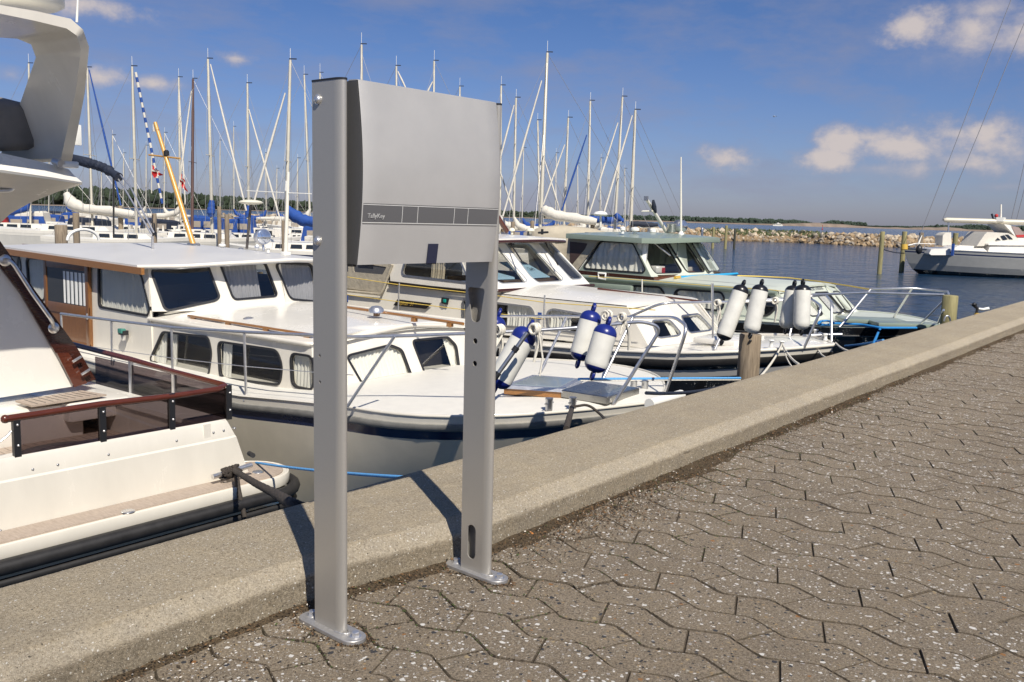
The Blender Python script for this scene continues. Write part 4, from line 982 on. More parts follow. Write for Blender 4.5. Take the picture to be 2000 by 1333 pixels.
for (tp, bt, X, r, d, lb) in (((973, 617), (930, 735), 6.0, .076, 6.45, 'blue and white fender mostly hidden behind the right post'),
                        ((1033, 641), (968, 757), None, .076, 5.6, 'large blue and white fender hanging aslant right of the right post'),
                        ((1158, 607), (1130, 705), None, .076, 6.5, 'blue capped fender at the back of the pair on the bow rail'),
                        ((1187, 634), (1159, 728), None, .080, 6.2, 'blue capped fender at the front of the pair on the bow rail')):
    ft, a, b, ax = fender(tp, bt, d=d, plane='D', rad=r, label=lb, group='blue and white fenders on the near cruiser')
def dpt(x, y, d): return dp(x, y, d)
knot(dpt(1045, 643, 5.5), .009, rope_w, 'white rope knotted on the rail above the slanting blue fender', [(.0, 0, -.20), (.06, 0, -.14)], 'white fender lashings')
knot(dpt(975, 645, 5.7), .009, rope_w, 'white rope knotted on the rail beside the right post', [(.0, 0, -.22), (-.03, 0, -.10)], 'white fender lashings')
knot(dpt(1186, 616, 6.4), .008, rope_w, 'white rope knotted on the rail above the pair of blue fenders', [(.02, 0, -.10)], 'white fender lashings')
knot(dpt(1216, 620, 6.4), .008, rope_w, 'white rope knotted on the rail right of the pair of blue fenders', [(-.02, 0, -.12), (.10, 0, -.24)], 'white fender lashings')
rope('fender_line', [dpt(1052, 645, 5.5), dpt(1060, 700, 5.5), dpt(1054, 735, 5.5)], .006, rope_w, 'white line hanging from the rail onto the bow deck', 'rope')
# small silver pole strapped against the fender
tp = thing('folded_boathook', dpt(962, 750, 5.35), 'grey telescopic pole with black collars resting on the slanting blue fender', 'boathook')
MB().cyl(dpt(965, 741, 5.35), dpt(1030, 650, 5.35), .013, 10).build('pole', galv, tp, 60)
MB().cyl(dpt(965, 741, 5.35), dpt(974, 728, 5.35), .018, 10).build('collar', plast_k, tp, 60); MB().cyl(dpt(1003, 687, 5.35), dpt(1010, 678, 5.35), .019, 10).build('collar', plast_k, tp, 60)
# ================================================================== big white motor yacht, stern to the quay (left edge)
def boat_yacht():
    t = thing('motor_yacht', (1.9, 11, WATER), 'large white motor yacht with mahogany rails and smoked glass panels round its stern', 'motorboat')
    YT = 6.2; zb0, zt0 = -1.22, -.73
    gel = gelcoat
    R0, R1 = V((4.52, YT, -1.22)), V((4.33, YT + .05, zt0)); Lx = -.9
    # transom with a knee half way up
    prof = [(-1.24, 0.0), (-.885, .035), (-.872, .047), (-.76, .062), (-.735, .075), (-.732, .12)]
    def xr(z): return interp([(-1.75, 4.60), (-1.24, 4.52), (-.87, 4.41), (-.73, 4.34)], z)
    rows = []
    for z, dy in prof: rows.append([V((Lx, YT + dy, z)), V((xr(z) - .10, YT + dy, z)), V((xr(z) - .03, YT + dy + .015, z)), V((xr(z), YT + dy + .07, z)), V((xr(z) + .02, YT + 2.5, z)), V((xr(z) + .0, YT + 9.5, z + .25))])
    MB().loft(rows, False, False).build('transom', gel, t, 30)
    MB().loft([[V((Lx, YT + .02, z)), V((4.45, YT + .02, z)), V((4.55, YT + .12, z)), V((4.56, YT + 9, z))] for z in (-2.3, -1.24)], False, False).build('hull', gel, t, 30)
    # side deck ledge just inside the rail
    MB().box((4.20, YT + 4.7, -.75), (.26, 9.2, .04)).build('side_deck', gel_bright, t, 0); MB().box((1.7, YT + .13, -.75), (5.2, .10, .036)).build('stern_coaming', gel_bright, t, 0)
    # swim platform with rounded end
    zp_ = -1.20; pl = [(Lx, 5.93), (4.45, 5.93)] + [(4.50 + .33 * math.cos(q), 6.26 + .33 * math.sin(q)) for q in [-math.pi / 2 + math.pi * i / 14 for i in range(13)]] + [(4.5, 6.62), (4.46, 6.25), (Lx, 6.25)]
    def ring(o, z): return [V((x, y, z)) for x, y in offset(pl, o)]
    MB().loft([ring(.0, zp_ - .085), ring(.004, zp_ - .07), ring(.006, zp_ - .02), ring(0, zp_), ring(-.015, zp_ + .004), ring(-.02, zp_ - .002)], True, True).build('swim_platform', gel, t, 40)
    # teak planks on the platform
    tk = [(Lx, 5.975), (4.45, 5.975)] + [(4.50 + .28 * math.cos(q), 6.255 + .28 * math.sin(q)) for q in [-math.pi / 2 + math.pi * i / 14 for i in range(13)]] + [(4.49, 6.52), (4.40, 6.19), (Lx, 6.19)]
    pk = MB(); pk.loft([[V((x, y, zp_ - .004)) for x, y in tk], [V((x, y, zp_ + .009)) for x, y in tk]], True, True).build('teak_deck', teakg, t, 20)
    bl = [(Lx, 5.90), (4.45, 5.90)] + [(4.50 + .38 * math.cos(q), 6.27 + .38 * math.sin(q)) for q in [-math.pi / 2 + math.pi * i / 14 for i in range(15)]]
    MB().tube([V((x, y, zp_ - .130)) for x, y in bl], .050, 10).build('rubber_bumper', black_rub, t, 60)
    MB().tube([V((x, y + .01, zp_ - .235)) for x, y in bl], .030, 8).build('lower_bumper', black_rub, t, 60)
    MB().loft([[V((x * (1 if x < 3 else .995), y + .03, z)) for x, y in bl] for z in (-1.55, zp_ - .25)], False, False).build('platform_apron', gel, t, 30)
    for x, y in ((250, 999), (504, 922)):
        c = zp(x, y, zp_ + .012); MB().lathe([(.048, 0), (.045, .004), (.02, .006), (0, .007)], c, (0, 0, 1), 24).build('deck_fitting', chrome, t, 50)
    # studs on the transom
    for x, y in ((63, 917), (112, 908), (211, 888), (344, 861), (416, 845), (436, 841), (458, 837), (0, 1037), (22, 1037)):
        c = yp(x, y, YT - .002 + (.06 if y < 950 else .0)); MB().lathe([(.010, -.02), (.010, .008), (.006, .012)], c, (0, -1, 0), 10).build('stud', galv, t, 60)
    # cleat
    a, b = yp(415, 932, 6.10), yp(491, 909, 6.10); cl = MB().cyl(a, b, .022, 14).build('cleat', chrome, t, 60)
    for k in (.32, .62): MB().cyl(a.lerp(b, k), a.lerp(b, k) - V((0, 0, .12)), .014, 10).build('cleat_leg', chrome, cl, 60)
    MB().box(a.lerp(b, .5) - V((.0, -.01, .125)), (.16, .07, .012), None, 0, .003).build('cleat_base', chrome, cl, 30)
    MB().cyl(yp(487, 886, 6.7), yp(494, 890, 6.5), .022, 10).build('exhaust', plast_k, t, 60)
    # smoked panels, black posts and mahogany rail across the stern and up the side
    ys = YT + .09
    ztop = [(-1, -.47), (2.6, -.452), (3.25, -.45), (3.8, -.462), (4.3, -.46)]
    posts = [yp(33, 880, ys).x, yp(200, 845, ys).x, yp(335, 820, ys).x, yp(446, 790, ys).x]
    for x in posts: MB().box((x, ys, -.60), (.045, .035, .28)).build('rail_post', plast_k, t, 0)
    for x in posts:
        for z in (-.52, -.66): MB().lathe([(.009, 0), (.008, .006), (.0, .009)], V((x + .003, ys - .018, z)), (0, -1, 0), 10).build('post_bolt', chrome, t, 60)
    pxs = posts
    for a, b in zip(pxs[:-1], pxs[1:]):
        MB().box(((a + b) / 2, ys - .001, -.605), (b - a - .05, .008, .25)).build('smoked_panel', glass_dk, t, 0)
        MB().box(((a + b) / 2, ys + .0, -.474), (b - a - .05, .016, .010)).build('panel_strip', gel_bright, t, 0)
    P = [yp(10, 819, ys), yp(200, 790, ys), yp(340, 774, ys), yp(425, 761, ys)]; Q = [xp(436, 752, 4.33), xp(340, 727, 4.33), xp(255, 702, 4.33), xp(150, 675, 4.33), xp(110, 664, 4.33)]
    MB().tube(P + [V((4.33, ys + .02, (P[-1].z + Q[0].z) / 2))] + Q, .025, 10).build('hand_rail', mahog, t, 60)
    MB().sphere(P[0], .03, 10).build('rail_end', mahog, t, 60)
    s0 = [xp(446, 800, 4.33).y, xp(341, 790, 4.33).y, xp(257, 765, 4.33).y, xp(186, 740, 4.33).y]
    for y in s0[1:3]: MB().box((4.33, y, -.59), (.03, .035, .30)).build('rail_post', chrome, t, 0)
    for a, b in zip(s0[:-1], s0[1:]): MB().box((4.325, (a + b) / 2, -.60), (.008, b - a - .05, .26)).build('smoked_panel', glass_dk, t, 0)
    # cockpit sole in planks
    for k in range(40):
        x = 4.05 - k * .075
        MB().box((x, 7.40, -1.03), (.069, 2.1, .02)).build('sole_plank', teakg, t, 0)
    MB().box((2.4, 7.45, -1.06), (3.8, 2.2, .02)).build('sole', plast_k, t, 0)
    MB().box((4.12, 7.6, -.9), (.06, 2.7, .32)).build('cockpit_side', gel, t, 0)
    # dark cover rolled on the sole
    MB().sphere((3.08, 6.62, -.99), .34, 16, (1.5, .6, .62)).build('stowed_cover', canvas_g, t, 60)
    # white bench and teak step
    MB().box((2.55, 8.05, -.88), (2.6, .75, .30), None, 0, .03).build('bench', gel_bright, t, 30)
    MB().box((3.95, 8.05, -.80), (.55, .95, .16), None, 0, .03).build('locker', gel_bright, t, 30)
    st = [zp(30, 786, -.70), zp(62, 796, -.70), zp(208, 774, -.70), zp(160, 766, -.70)]
    stp = MB().loft([st, [p + V((0, 0, .015)) for p in st]], True, True).build('step', teakg, t, 20)
    for k in range(1, 10):
        a = st[0].lerp(st[3], k / 10); b = st[1].lerp(st[2], k / 10); a, b = a.lerp(b, .12), a.lerp(b, .9); MB().box((a + b) / 2 + V((0, 0, .0162)), ((b - a).length, .006, .002), ((b - a).normalized(), V((0, 0, 1)).cross((b - a).normalized()), V((0, 0, 1)))).build('seam', plast_k, stp, 0)
    # aft house side: sloping wing with mahogany capping and a chrome grab rail
    YW = 8.05
    fr = (V((0, YW, 0)), V((1, 0, 0)), V((0, 0, 1)), V((0, -1, 0)))
    e = [yp(x, y, YW) for x, y in ((0, 515), (40, 572), (145, 755))]
    poly = [(-1.2, -.8), (e[2].x, e[2].z), (e[1].x, e[1].z), (e[0].x, e[0].z), (2.9, 1.15), (-1.2, 1.15)]
    MB().poly(poly, [], fr, .06).build('aft_bulkhead', gel_bright, t, 0)
    cap = [yp(x, y, YW - .02) for x, y in ((-30, 440), (-10, 510), (40, 574), (146, 756), (186, 741), (150, 680), (62, 560), (0, 472))]
    frc = (V((0, YW - .03, 0)), V((1, 0, 0)), V((0, 0, 1)), V((0, -1, 0)))
    MB().poly([(p.x, p.z) for p in cap], [], frc, .09).build('capping', mahog_dk, t, 0)
    c2 = [yp(x, y, YW - .06) for x, y in ((112, 690), (146, 757), (172, 749), (164, 738), (150, 712), (135, 690))]
    MB().poly([(p.x, p.z) for p in c2], [], (V((0, YW - .05, 0)), V((1, 0, 0)), V((0, 0, 1)), V((0, -1, 0))), .02).build('capping_sunlit_end', mahog, t, 0)  # lighter mahogany paints the sunlit lower end of the capping
    g = [yp(8, 508, YW - .03), yp(16, 508, YW - .12), yp(26, 516, YW - .13), yp(62, 572, YW - .13), yp(101, 626, YW - .13), yp(105, 640, YW - .03)]
    MB().tube(arc(g, 6, .05), .017, 10).build('grab_handle', chrome, t, 60)
    for q in ((10, 509), (105, 641)): MB().lathe([(.05, 0), (.045, .008), (.02, .012)], yp(*q, YW - .032), (0, -1, 0), 16).build('handle_base', chrome, t, 60)
    for q in ((150, 702), (167, 727)): a = yp(*q, YW - .09); MB().box(a, (.09, .02, .02), (V((.9, 0, .45)).normalized(), V((0, 1, 0)), V((-.45, 0, .9)).normalized()), 0, .004).build('latch', chrome, t, 30)
    MB().tube([yp(22, 842, ys), yp(14, 852, ys), yp(-5, 866, ys)], .008, 6).build('snap_hook', chrome, t, 60)
    # fly bridge overhang
    YF = 6.95
    lipB = [V((Lx, YF, 1.125)), yp(0, 337, YF), yp(100, 351, YF), yp(160, 360, YF)]
    lipT = [V((Lx, YF + .25, 1.33)), yp(0, 299, YF + .15), yp(70, 314, YF + .15), yp(134, 331, YF + .2)]
    fo_ = [lipB[-1] + V((.22, 3.5, .0)), lipT[-1] + V((.22, 3.5, .05))]
    MB().loft([lipB + [fo_[0]], [a.lerp(b, .12) + V((0, -.03, 0)) for a, b in zip(lipB + [fo_[0]], lipT + [fo_[1]])], [a.lerp(b, .6) for a, b in zip(lipB + [fo_[0]], lipT + [fo_[1]])], lipT + [fo_[1]]], False, False).build('flybridge_rim', gel_bright, t, 30)
    low = [V((Lx, 8.0, .62)), yp(0, 437, 8.0), yp(20, 418, 7.8), yp(60, 396, 7.5), yp(110, 376, 7.2), yp(160, 361, 7.0)]
    up = [lipB[0], lipB[1], lipB[1].lerp(lipB[3], .12), lipB[1].lerp(lipB[3], .38), lipB[1].lerp(lipB[3], .7), lipB[3]]
    rows = [[a.lerp(b, k / 5) for a, b in zip(up, low)] for k in range(6)]
    MB().loft(rows, False, False).build('flybridge_soffit', gel, t, 60)
    MB().loft([lipT + [fo_[1]], [p + V((-.1, .9, .02)) for p in lipT] + [fo_[1] + V((-.3, 0, 0))]], False, False).build('flybridge_deck', gel_bright, t, 30)
    g = [yp(-20, 354, YF + .3), yp(0, 357, YF + .3), yp(28, 357, YF + .3), yp(24, 372, YF + .3), yp(-20, 374, YF + .3)]; MB().tube(arc(g, 5, .04), .016, 8).build('soffit_handle', chrome, t, 60)
    # hand rail end fitting and white bracket at the corner of the fly bridge
    c = yp(132, 322, YF + .1); MB().box(c, (.13, .10, .05), None, 0, .012).build('bracket', gel_bright, t, 30); MB().cyl(c + V((-.07, -.05, .0)), c + V((-.07, .05, .02)), .03, 12).build('hinge', chrome, t, 60)
    # radar arch: wide leg leaning aft and a flat top
    YA0, YA1 = 6.6, 8.2
    YL = (6.3, 6.3, 6.3, 6.3, 6.3, 6.4, 6.75, 7.3)
    oa = [yp(x, y, Y_) for (x, y), Y_ in zip(((-60, -4), (0, 10), (70, 22), (138, 37), (162, 58), (174, 92), (166, 180), (140, 316)), YL)]
    oa2 = [yp(x, y, Y_) for (x, y), Y_ in zip(((-60, 17), (0, 27), (68, 41), (130, 56), (150, 70), (158, 97), (148, 180), (119, 310)), YL)]
    wt = [1.1, 1.1, 1.0, .72, .66, .66, .85, 1.1]
    ob = [p + V((0, w, .03 if i < 4 else 0)) for i, (p, w) in enumerate(zip(oa, wt))]; ob2 = [p + V((0, w, 0)) for p, w in zip(oa2, wt)]
    rings = [[a, b, c_, d_] for a, b, c_, d_ in zip(oa, ob, ob2, oa2)]
    R2 = []
    for i in range(len(rings) - 1):
        for k in range(4): R2.append([p.lerp(q, k / 4) for p, q in zip(rings[i], rings[i + 1])])
    R2.append(rings[-1]); MB().loft(R2, True, True).build('radar_arch', gel, t, 50)
    MB().lathe([(.22, -.03), (.27, 0), (.27, .10), (.2, .17), (.0, .2)], yp(45, 6, 7.0), (0, 0, 1), 24).build('radar_dome', plast_w, t, 60)
    c = yp(22, 44, 7.3); MB().tube([c + V((.13 * math.cos(q), .13 * math.sin(q), 0)) for q in [2 * math.pi * i / 20 for i in range(20)]], .006, 6, True).build('arch_lamp_ring', galv, t, 60)
    MB().cyl(yp(150, 44, 7), yp(154, -40, 7), .010, 8, .006).build('aerial', plast_w, t, 60)
    a = yp(147, 248, 6.9); MB().box(yp(150, 264, 7.3), (.07, .02, .16), None, 0, .008).build('lamp_bracket', plast_w, t, 30)
    # grey cover over the helm seat
    cv = [yp(x, y, 7.8) for x, y in ((-60, 196), (0, 190), (52, 203), (62, 214), (70, 245), (86, 290), (76, 293), (0, 296), (-60, 296))]
    ct = sum(cv, V()) / len(cv)
    MB().loft([[ct.lerp(p, .6) + V((0, -.16, 0)) for p in cv], [ct.lerp(p, .88) + V((0, -.12, 0)) for p in cv], cv, [p + V((0, .5, 0)) for p in cv]], True, True).build('seat_cover', canvas_g, t, 60)
    return t
boat_yacht()
# mooring ropes of the yacht
a, b = yp(415, 932, 6.08), yp(491, 909, 6.08)
c = a.lerp(b, .55); d = V((1.60, 2.07, .10))
twisted('mooring_rope', [c, dp(500, 945, 5.4), dp(535, 963, 4.4), dp(575, 988, 3.0), zp(612, 1000, -.2)], .021, rope_k, 'thick black twisted mooring rope from the yacht cleat down to the quay edge', 16)
k_ = MB(); rr = random.Random(9)
for i in range(7):
    q0 = a.lerp(b, .30 + .08 * (i % 5)); k_.tube([q0 + V((rr.uniform(-.02, .02) + .02 * math.sin(w * 2), math.cos(w) * .034, math.sin(w) * .04 - .005)) for w in [j * math.pi / 7 for j in range(14)]], .013, 6, True)
tag(k_.build('rope_lashing', rope_k, None, 60), 'black rope wound in turns round the yacht cleat', 'rope')
rope('rope_tail', arc([yp(462, 930, 6.0), yp(466, 960, 5.92), yp(478, 1010, 5.85)], 6, .1), .020, rope_k, 'black rope tail hanging over the platform edge below the yacht cleat')
rope('blue_line', sag(yp(500, 904, 6.4), dp(900, 938, 4.3), .02), .010, rope_lb, 'light blue mooring line stretched between the yacht and the quay behind the posts')
# ================================================================== cruiser with black bands and mahogany rail (third boat)
def boat_black_band():
    XC = 11.0
    t = thing('motor_cruiser', (XC, 8.6, WATER), 'white motor cruiser with black hull bands, raked windscreen and beige cockpit canvas', 'motorboat', 'motor cruisers moored bow to the quay')
    sheer = [(3.7, -.46), (4.4, -.515), (5.2, -.60), (6.2, -.68), (8, -.76), (14, -.78)]
    lv = hull(t, XC, 3.72, 9.5, 1.33, sheer, 1.7, 2.9,
              [(0, .075, gelcoat, 0, 'gunwale'), (.075, .17, black_rub, .03, 'rub_rail'), (.17, .205, hull_dk, .0, 'hull_band'), (.205, .29, mat('grey_white_band', (.45, .44, .42), .4), 0, 'white_band'), (.29, 1.45, hull_dk, 0, 'hull')], None, wl=(.84, .7, 1.4))
    deck_cap(t, lv, gel_bright, .05)
    MB().tube([p + V((0, 0, .006)) for p in lv(0, 0)], .022, 8).build('toe_rail', gelcoat, t, 60)
    XN, XF = 10.0, 12.0; zb = -.80
    wr = dict(fm=galv, fw=.028, proud=.012, r=.07)
    zr = -.135
    bs = [(XN, 11.4, zb), (XN, 5.66, -.62), (10.72, 5.42, -.60), (11.5, 5.42, -.60), (XF, 5.62, -.62), (XF, 11.4, zb)]
    ts = [(XN + .06, 11.4, zr), (XN + .06, 6.05, zr), (10.76, 5.92, zr + .02), (11.46, 5.92, zr + .02), (XF - .06, 6.05, zr), (XF - .06, 11.4, zr)]
    facet_wall(t, bs[0], bs[1], ts[0], ts[1], [dict(wr, px=[(905, 586), (1036, 602), (1042, 612), (1042, 641), (905, 628)], cur=[(.62, 1)]),
               dict(wr, px=[(1070, 612), (1080, 606), (1170, 622), (1172, 655), (1072, 641)], cur=[(0, .42)])], gelcoat, name='cabin_side')
    wf = dict(fm=galv, fw=.022, proud=.010, r=.05)
    facet_wall(t, bs[1], bs[2], ts[1], ts[2], [dict(wf, px=[(1274, 628), (1308, 627), (1328, 651), (1323, 655), (1285, 660)], cur=[(.72, 1)])], gelcoat, name='cabin_front')
    facet_wall(t, bs[2], bs[3], ts[2], ts[3], [dict(wf, px=[(1331, 619), (1365, 615), (1389, 641), (1385, 645), (1346, 650)], cur=[(.7, 1)])], gelcoat, name='cabin_front')
    facet_wall(t, bs[3], bs[4], ts[3], ts[4], [dict(wf, px=[(1383, 611), (1392, 610), (1412, 640), (1403, 643)], cur=[])], gelcoat, name='cabin_front')
    facet_wall(t, bs[4], bs[5], ts[4], ts[5], [], gelcoat, name='cabin_side')
    MB().box((XC, 8.3, -.5), (1.7, 4.6, .55)).build('saloon_block', interior, t, 0)  # near-black block stands for shade behind the cabin glass
    rows = []
    for i in range(9):
        a, b = V(ts[1]).lerp(V(ts[0]), i / 9 * .62), V(ts[4]).lerp(V(ts[5]), i / 9 * .62); rows.append([a.lerp(b, k / 12) + V((0, 0, .012 + (.07 + .05 * i / 8) * (1 - abs(2 * k / 12 - 1) ** 2.4))) for k in range(13)])
    f0 = [V(ts[1]).lerp(V(ts[4]), k / 12) for k in range(13)]
    fr0 = [V((p.x, 5.93 + .12 * abs(2 * k / 12 - 1) ** 3, p.z + .045 * (1 - abs(2 * k / 12 - 1) ** 2.4))) for k, p in enumerate(f0)]
    MB().loft([[p - V((0, .0, .03)) for p in fr0], fr0] + rows, False, False).build('coachroof', gel_bright, t, 50)
    MB().box((XC, 9.8, -.10), (XF - XN - .1, 3.2, .06)).build('coachroof_aft', gel_bright, t, 0)
    # wheelhouse
    zt = .56; z0 = -.10
    A = [(XN, 10.25), (XN, 8.5), (9.98, 8.12), (10.62, 7.98), (11.48, 7.93), (12.15, 7.98), (12.15, 8.6), (12.1, 10.3)]
    b2 = [V((x, y, z0)) for x, y in A]
    T = [(XN + .06, 10.4), (XN + .06, 9.05), (10.06, 8.82), (10.62, 8.70), (11.46, 8.64), (12.02, 8.72), (12.05, 9.1), (12.0, 10.4)]
    t2 = [V((x, y, zt)) for x, y in T]
    ws = dict(fm=galv, fw=.026, proud=.01, r=.08)
    fr = facet_wall(t, b2[0], b2[1], t2[0], t2[1], [dict(ws, pts=[(XN, 10.02, .03), (XN, 8.66, .005), (XN, 8.98, .46), (XN, 9.9, .46)], cur=[(.42, .62)], cm=canvas)], gelcoat, name='wheelhouse_side')
    facet_wall(t, b2[1], b2[2], t2[1], t2[2], [], gelcoat, name='wheelhouse_corner')
    wp = dict(fm=mat('windscreen_rubber', (.28, .30, .33), .4), fw=.012, proud=.006, r=.04)
    facet_wall(t, b2[2], b2[3], t2[2], t2[3], [dict(wp, px=[(962, 476), (968, 478), (1029, 548), (1024, 552), (979, 554), (966, 545)], r=[.02, .05, .03, .03, .04, .03])], gel_bright, name='windscreen_frame')
    facet_wall(t, b2[3], b2[4], t2[3], t2[4], [dict(wp, px=[(987, 475), (1031, 475), (1099, 544), (1096, 549), (1051, 552), (1036, 540)], r=[.02, .05, .03, .03, .05, .05])], gel_bright, name='windscreen_frame')
    facet_wall(t, b2[4], b2[5], t2[4], t2[5], [dict(wp, px=[(1053, 476), (1074, 477), (1136, 541), (1132, 545), (1116, 546)], r=[.02, .04, .03, .02, .05])], gel_bright, name='windscreen_frame')
    facet_wall(t, b2[5], b2[6], t2[5], t2[6], [], gel_bright, name='wheelhouse_corner')
    facet_wall(t, b2[6], b2[7], t2[6], t2[7], [dict(ws, pts=[(12.14, 8.9, .05), (12.1, 10.0, .05), (12.05, 10.0, .45), (12.08, 9.2, .45)])], gelcoat, name='wheelhouse_side')
    # sill band of mahogany under the screen
    sb = [b2[1] + V((-.03, -.02, .02)), b2[2] + V((-.03, -.03, .02)), b2[3] + V((0, -.035, .03)), b2[4] + V((0, -.035, .03)), b2[5] + V((.03, -.03, .02))]
    s = MB().tube(arc(sb, 3, .04), .026, 8).build('sill_band', mahog_dk, t, 60)
    for k in range(7): MB().sphere(sb[1].lerp(sb[4], (k + .3) / 7) + V((0, -.022, .005)), .007, 8).build('band_bolt', chrome, s, 60)
    # things behind the screen
    d0 = MB().box((11.1, 8.75, .02), (1.7, 1.1, .05)).build('dashboard', interior2, t, 0)
    q = [V((10.75, 8.2, .06)), V((11.35, 8.2, .06)), V((11.4, 8.75, .26)), V((10.8, 8.75, .26))]
    MB().loft([q, [p + V((0, .01, .012)) for p in q]], True, True).build('chart', mat('pale_blue_chart', (.30, .46, .58), .6), d0, 0)
    q = [V((10.0 + .15, 8.3, .055)), V((10.55, 8.25, .055)), V((10.5, 8.7, .13)), V((10.1, 8.7, .10))]
    MB().loft([q, [p + V((0, .01, .03)) for p in q]], True, True).build('folded_towel', mat('pale_blue_chart', (.3, .46, .58)), d0, 0)
    text_part('24', V((11.12, 8.40, .155)), V((1, 0, 0)), V((0, .94, .34)).normalized(), V((0, -.34, .94)).normalized(), .13, plast_k, d0, 'lettering', 0, .001, .01)
    MB().box((11.1, 10.6, .2), (1.9, .03, .72)).build('aft_panel', canvas, t, 0)
    # roof
    rp_ = [(9.93, 10.6, .61), (9.93, 8.95, .61), (10.05, 8.62, .615), (10.62, 8.44, .635), (11.4, 8.38, .645), (12.1, 8.46, .63), (12.22, 8.75, .61), (12.2, 10.6, .61)]
    slab(t, rp_, .05, .05, gel_bright, 'wheelhouse_roof', center=(11.05, 9.6, .63))
    MB().tube(arc([V(p) + V((0, -.012, -.045)) for p in rp_[1:7]], 4, .1), .026, 8).build('roof_band', mahog_dk, t, 60)
    for (x0, y0, x1, y1) in ((998, 478, 1019, 510), (1064, 472, 1090, 518)):
        a, b = yp(x0, y0, 8.5), yp(x1, y1, 8.1); w = MB().cyl(a, b, .012, 6).build('wiper', plast_k, t, 60); MB().box(a + V((0, 0, .02)), (.06, .08, .05)).build('wiper_motor', plast_k, w, 0)
    # mast stub, lamps on roof
    a = yp(940, 400, 9.6); MB().cyl(yp(990, 452, 9.6), yp(960, 405, 9.6), .04, 10).build('mast', mahog, t, 60)
    for x, y, r in ((1000, 452, .05), (1036, 452, .07), (960, 450, .05)):
        c = yp(x, y, 9.2); MB().lathe([(.02, -.05), (.02, 0), (r, .005), (r, .03), (r * .6, .05), (0, .055)], c, (0, 0, 1), 14).build('vent', radar_m, t, 60)
    c = yp(1059, 452, 9.1); MB().box(c + V((0, 0, -.01)), (.03, .03, .09)).build('horn', plast_k, t, 0); MB().cyl(yp(1052, 455, 9.1), yp(1070, 454, 9.1), .018, 8).build('horn', plast_k, t, 60)
    # hand rails
    a, b = xp(1004, 577, 10.08), xp(1227, 604, 10.08); g = MB().box((a + b) / 2, ((b - a).length, .03, .018), ((b - a).normalized(), V((1, 0, 0)), V((0, 0, 1)))).build('hand_rail', mahog_dk, t, 0)
    for k in (.08, .36, .66, .95): MB().box(a.lerp(b, k) - V((0, 0, .025)), (.09, .03, .035), ((b - a).normalized(), V((1, 0, 0)), V((0, 0, 1)))).build('rail_foot', teakg, g, 0)
    a, b = zp(1168, 564, -.02), zp(1370, 589, -.08); MB().box((a + b) / 2, ((b - a).length, .035, .022), ((b - a).normalized(), V((0, 0, 1)).cross((b - a).normalized()), V((0, 0, 1)))).build('hand_rail', mahog, t, 0)
    # black stripes, name plate and green lamp on the cabin side
    fs = (V((XN - .006, 0, 0)), V((0, -1, 0)), V((0, 0, 1)), V((-1, 0, 0)))
    q = pxuv([(760, 549), (962, 573), (962, 580), (758, 556)], fs); MB().poly(q, [], fs, .008).build('black_stripe', mat('black_film', (.015, .013, .012), .35), t, 0)
    fs2 = (fs[0] + V((-.004, 0, 0)), *fs[1:]); q = pxuv([(760, 553), (962, 577.2), (962, 578.6), (760, 554.2)], fs2); MB().poly(q, [], fs2, .003).build('gold_line', mat('gold_film', (.42, .28, .06), .35), t, 0)
    q = pxuv([(776, 585), (843, 593), (832, 604), (768, 597)], fs); pl = MB().poly(q, [], fs, .01).build('name_plate', MATS['black_film'], t, 0)
    a = q[3]; dd = (V((q[2][0] - q[3][0], q[2][1] - q[3][1]))).normalized(); U2 = V((0, -dd.x, dd.y)); W2 = V((0, dd.y, dd.x))
    text_part('Jupiter 31', fs[0] + fs[1] * (a[0] + .10) + fs[2] * (a[1] + .025), U2, W2, V((-1, 0, 0)), .085, MATS['gold_film'], pl, 'lettering', .35, .001, .004)
    q = pxuv([(862, 581), (877, 583), (874, 596), (861, 592)], fs); lm = MB().poly(q, [], (fs[0] - V((.0, 0, 0)), *fs[1:]), .01).build('navigation_lamp', plast_k, t, 0)
    c = pp(869, 588, fs[0], fs[3]); MB().box(c, (.04, .05, .05), None, 0, .01).build('lens', mat('green_glass', (.01, .25, .20), .2), lm, 30)
    MB().box(xp(678, 583, XN - .01), (.01, .04, .13)).build('blue_plate', blue_cloth, t, 0); MB().box(xp(1054, 618, XN - .01), (.01, .06, .10)).build('blue_plate', blue_cloth, t, 0)
    # cockpit canvas with a window
    fc = (V((XN + .02, 0, 0)), V((0, -1, 0)), V((0, 0, 1)), V((-1, 0, 0)))
    o_ = pxuv([(612, 460), (775, 440), (765, 520), (745, 572), (612, 556)], fc); h_ = rpoly(pxuv([(690, 512), (755, 522), (747, 537), (691, 532)], fc), .03, 4); h2 = rpoly(pxuv([(620, 506), (680, 512), (680, 532), (620, 524)], fc), .03, 4)
    cv = MB().poly(o_, [h_, h2], fc, .02).build('cockpit_canvas', canvas, t, 0)
    MB().poly(offset(h_, .002), [], (fc[0] + V((.01, 0, 0)), *fc[1:]), .002).build('canvas_window', mat('dull_plastic_window', (.09, .09, .095), .2), cv, 0); MB().poly(offset(h2, .002), [], (fc[0] + V((.01, 0, 0)), *fc[1:]), .002).build('canvas_window', MATS['dull_plastic_window'], cv, 0)
    MB().box(xp(716, 513, XN - .0), (.006, .34, .05)).build('window_patch', mat('orange_cloth', (.62, .30, .03), .7), cv, 0)
    a, b = xp(750, 562, XN), xp(766, 517, XN); MB().tube([xp(670, 568, XN - .01), xp(745, 575, XN - .01), a, b], .022, 8).build('canvas_hem', canvas, cv, 60)
    MB().box((11, 11.9, -.25), (1.9, 2.6, .7), None, 0, .15).build('cockpit_cover', canvas, t, 50)
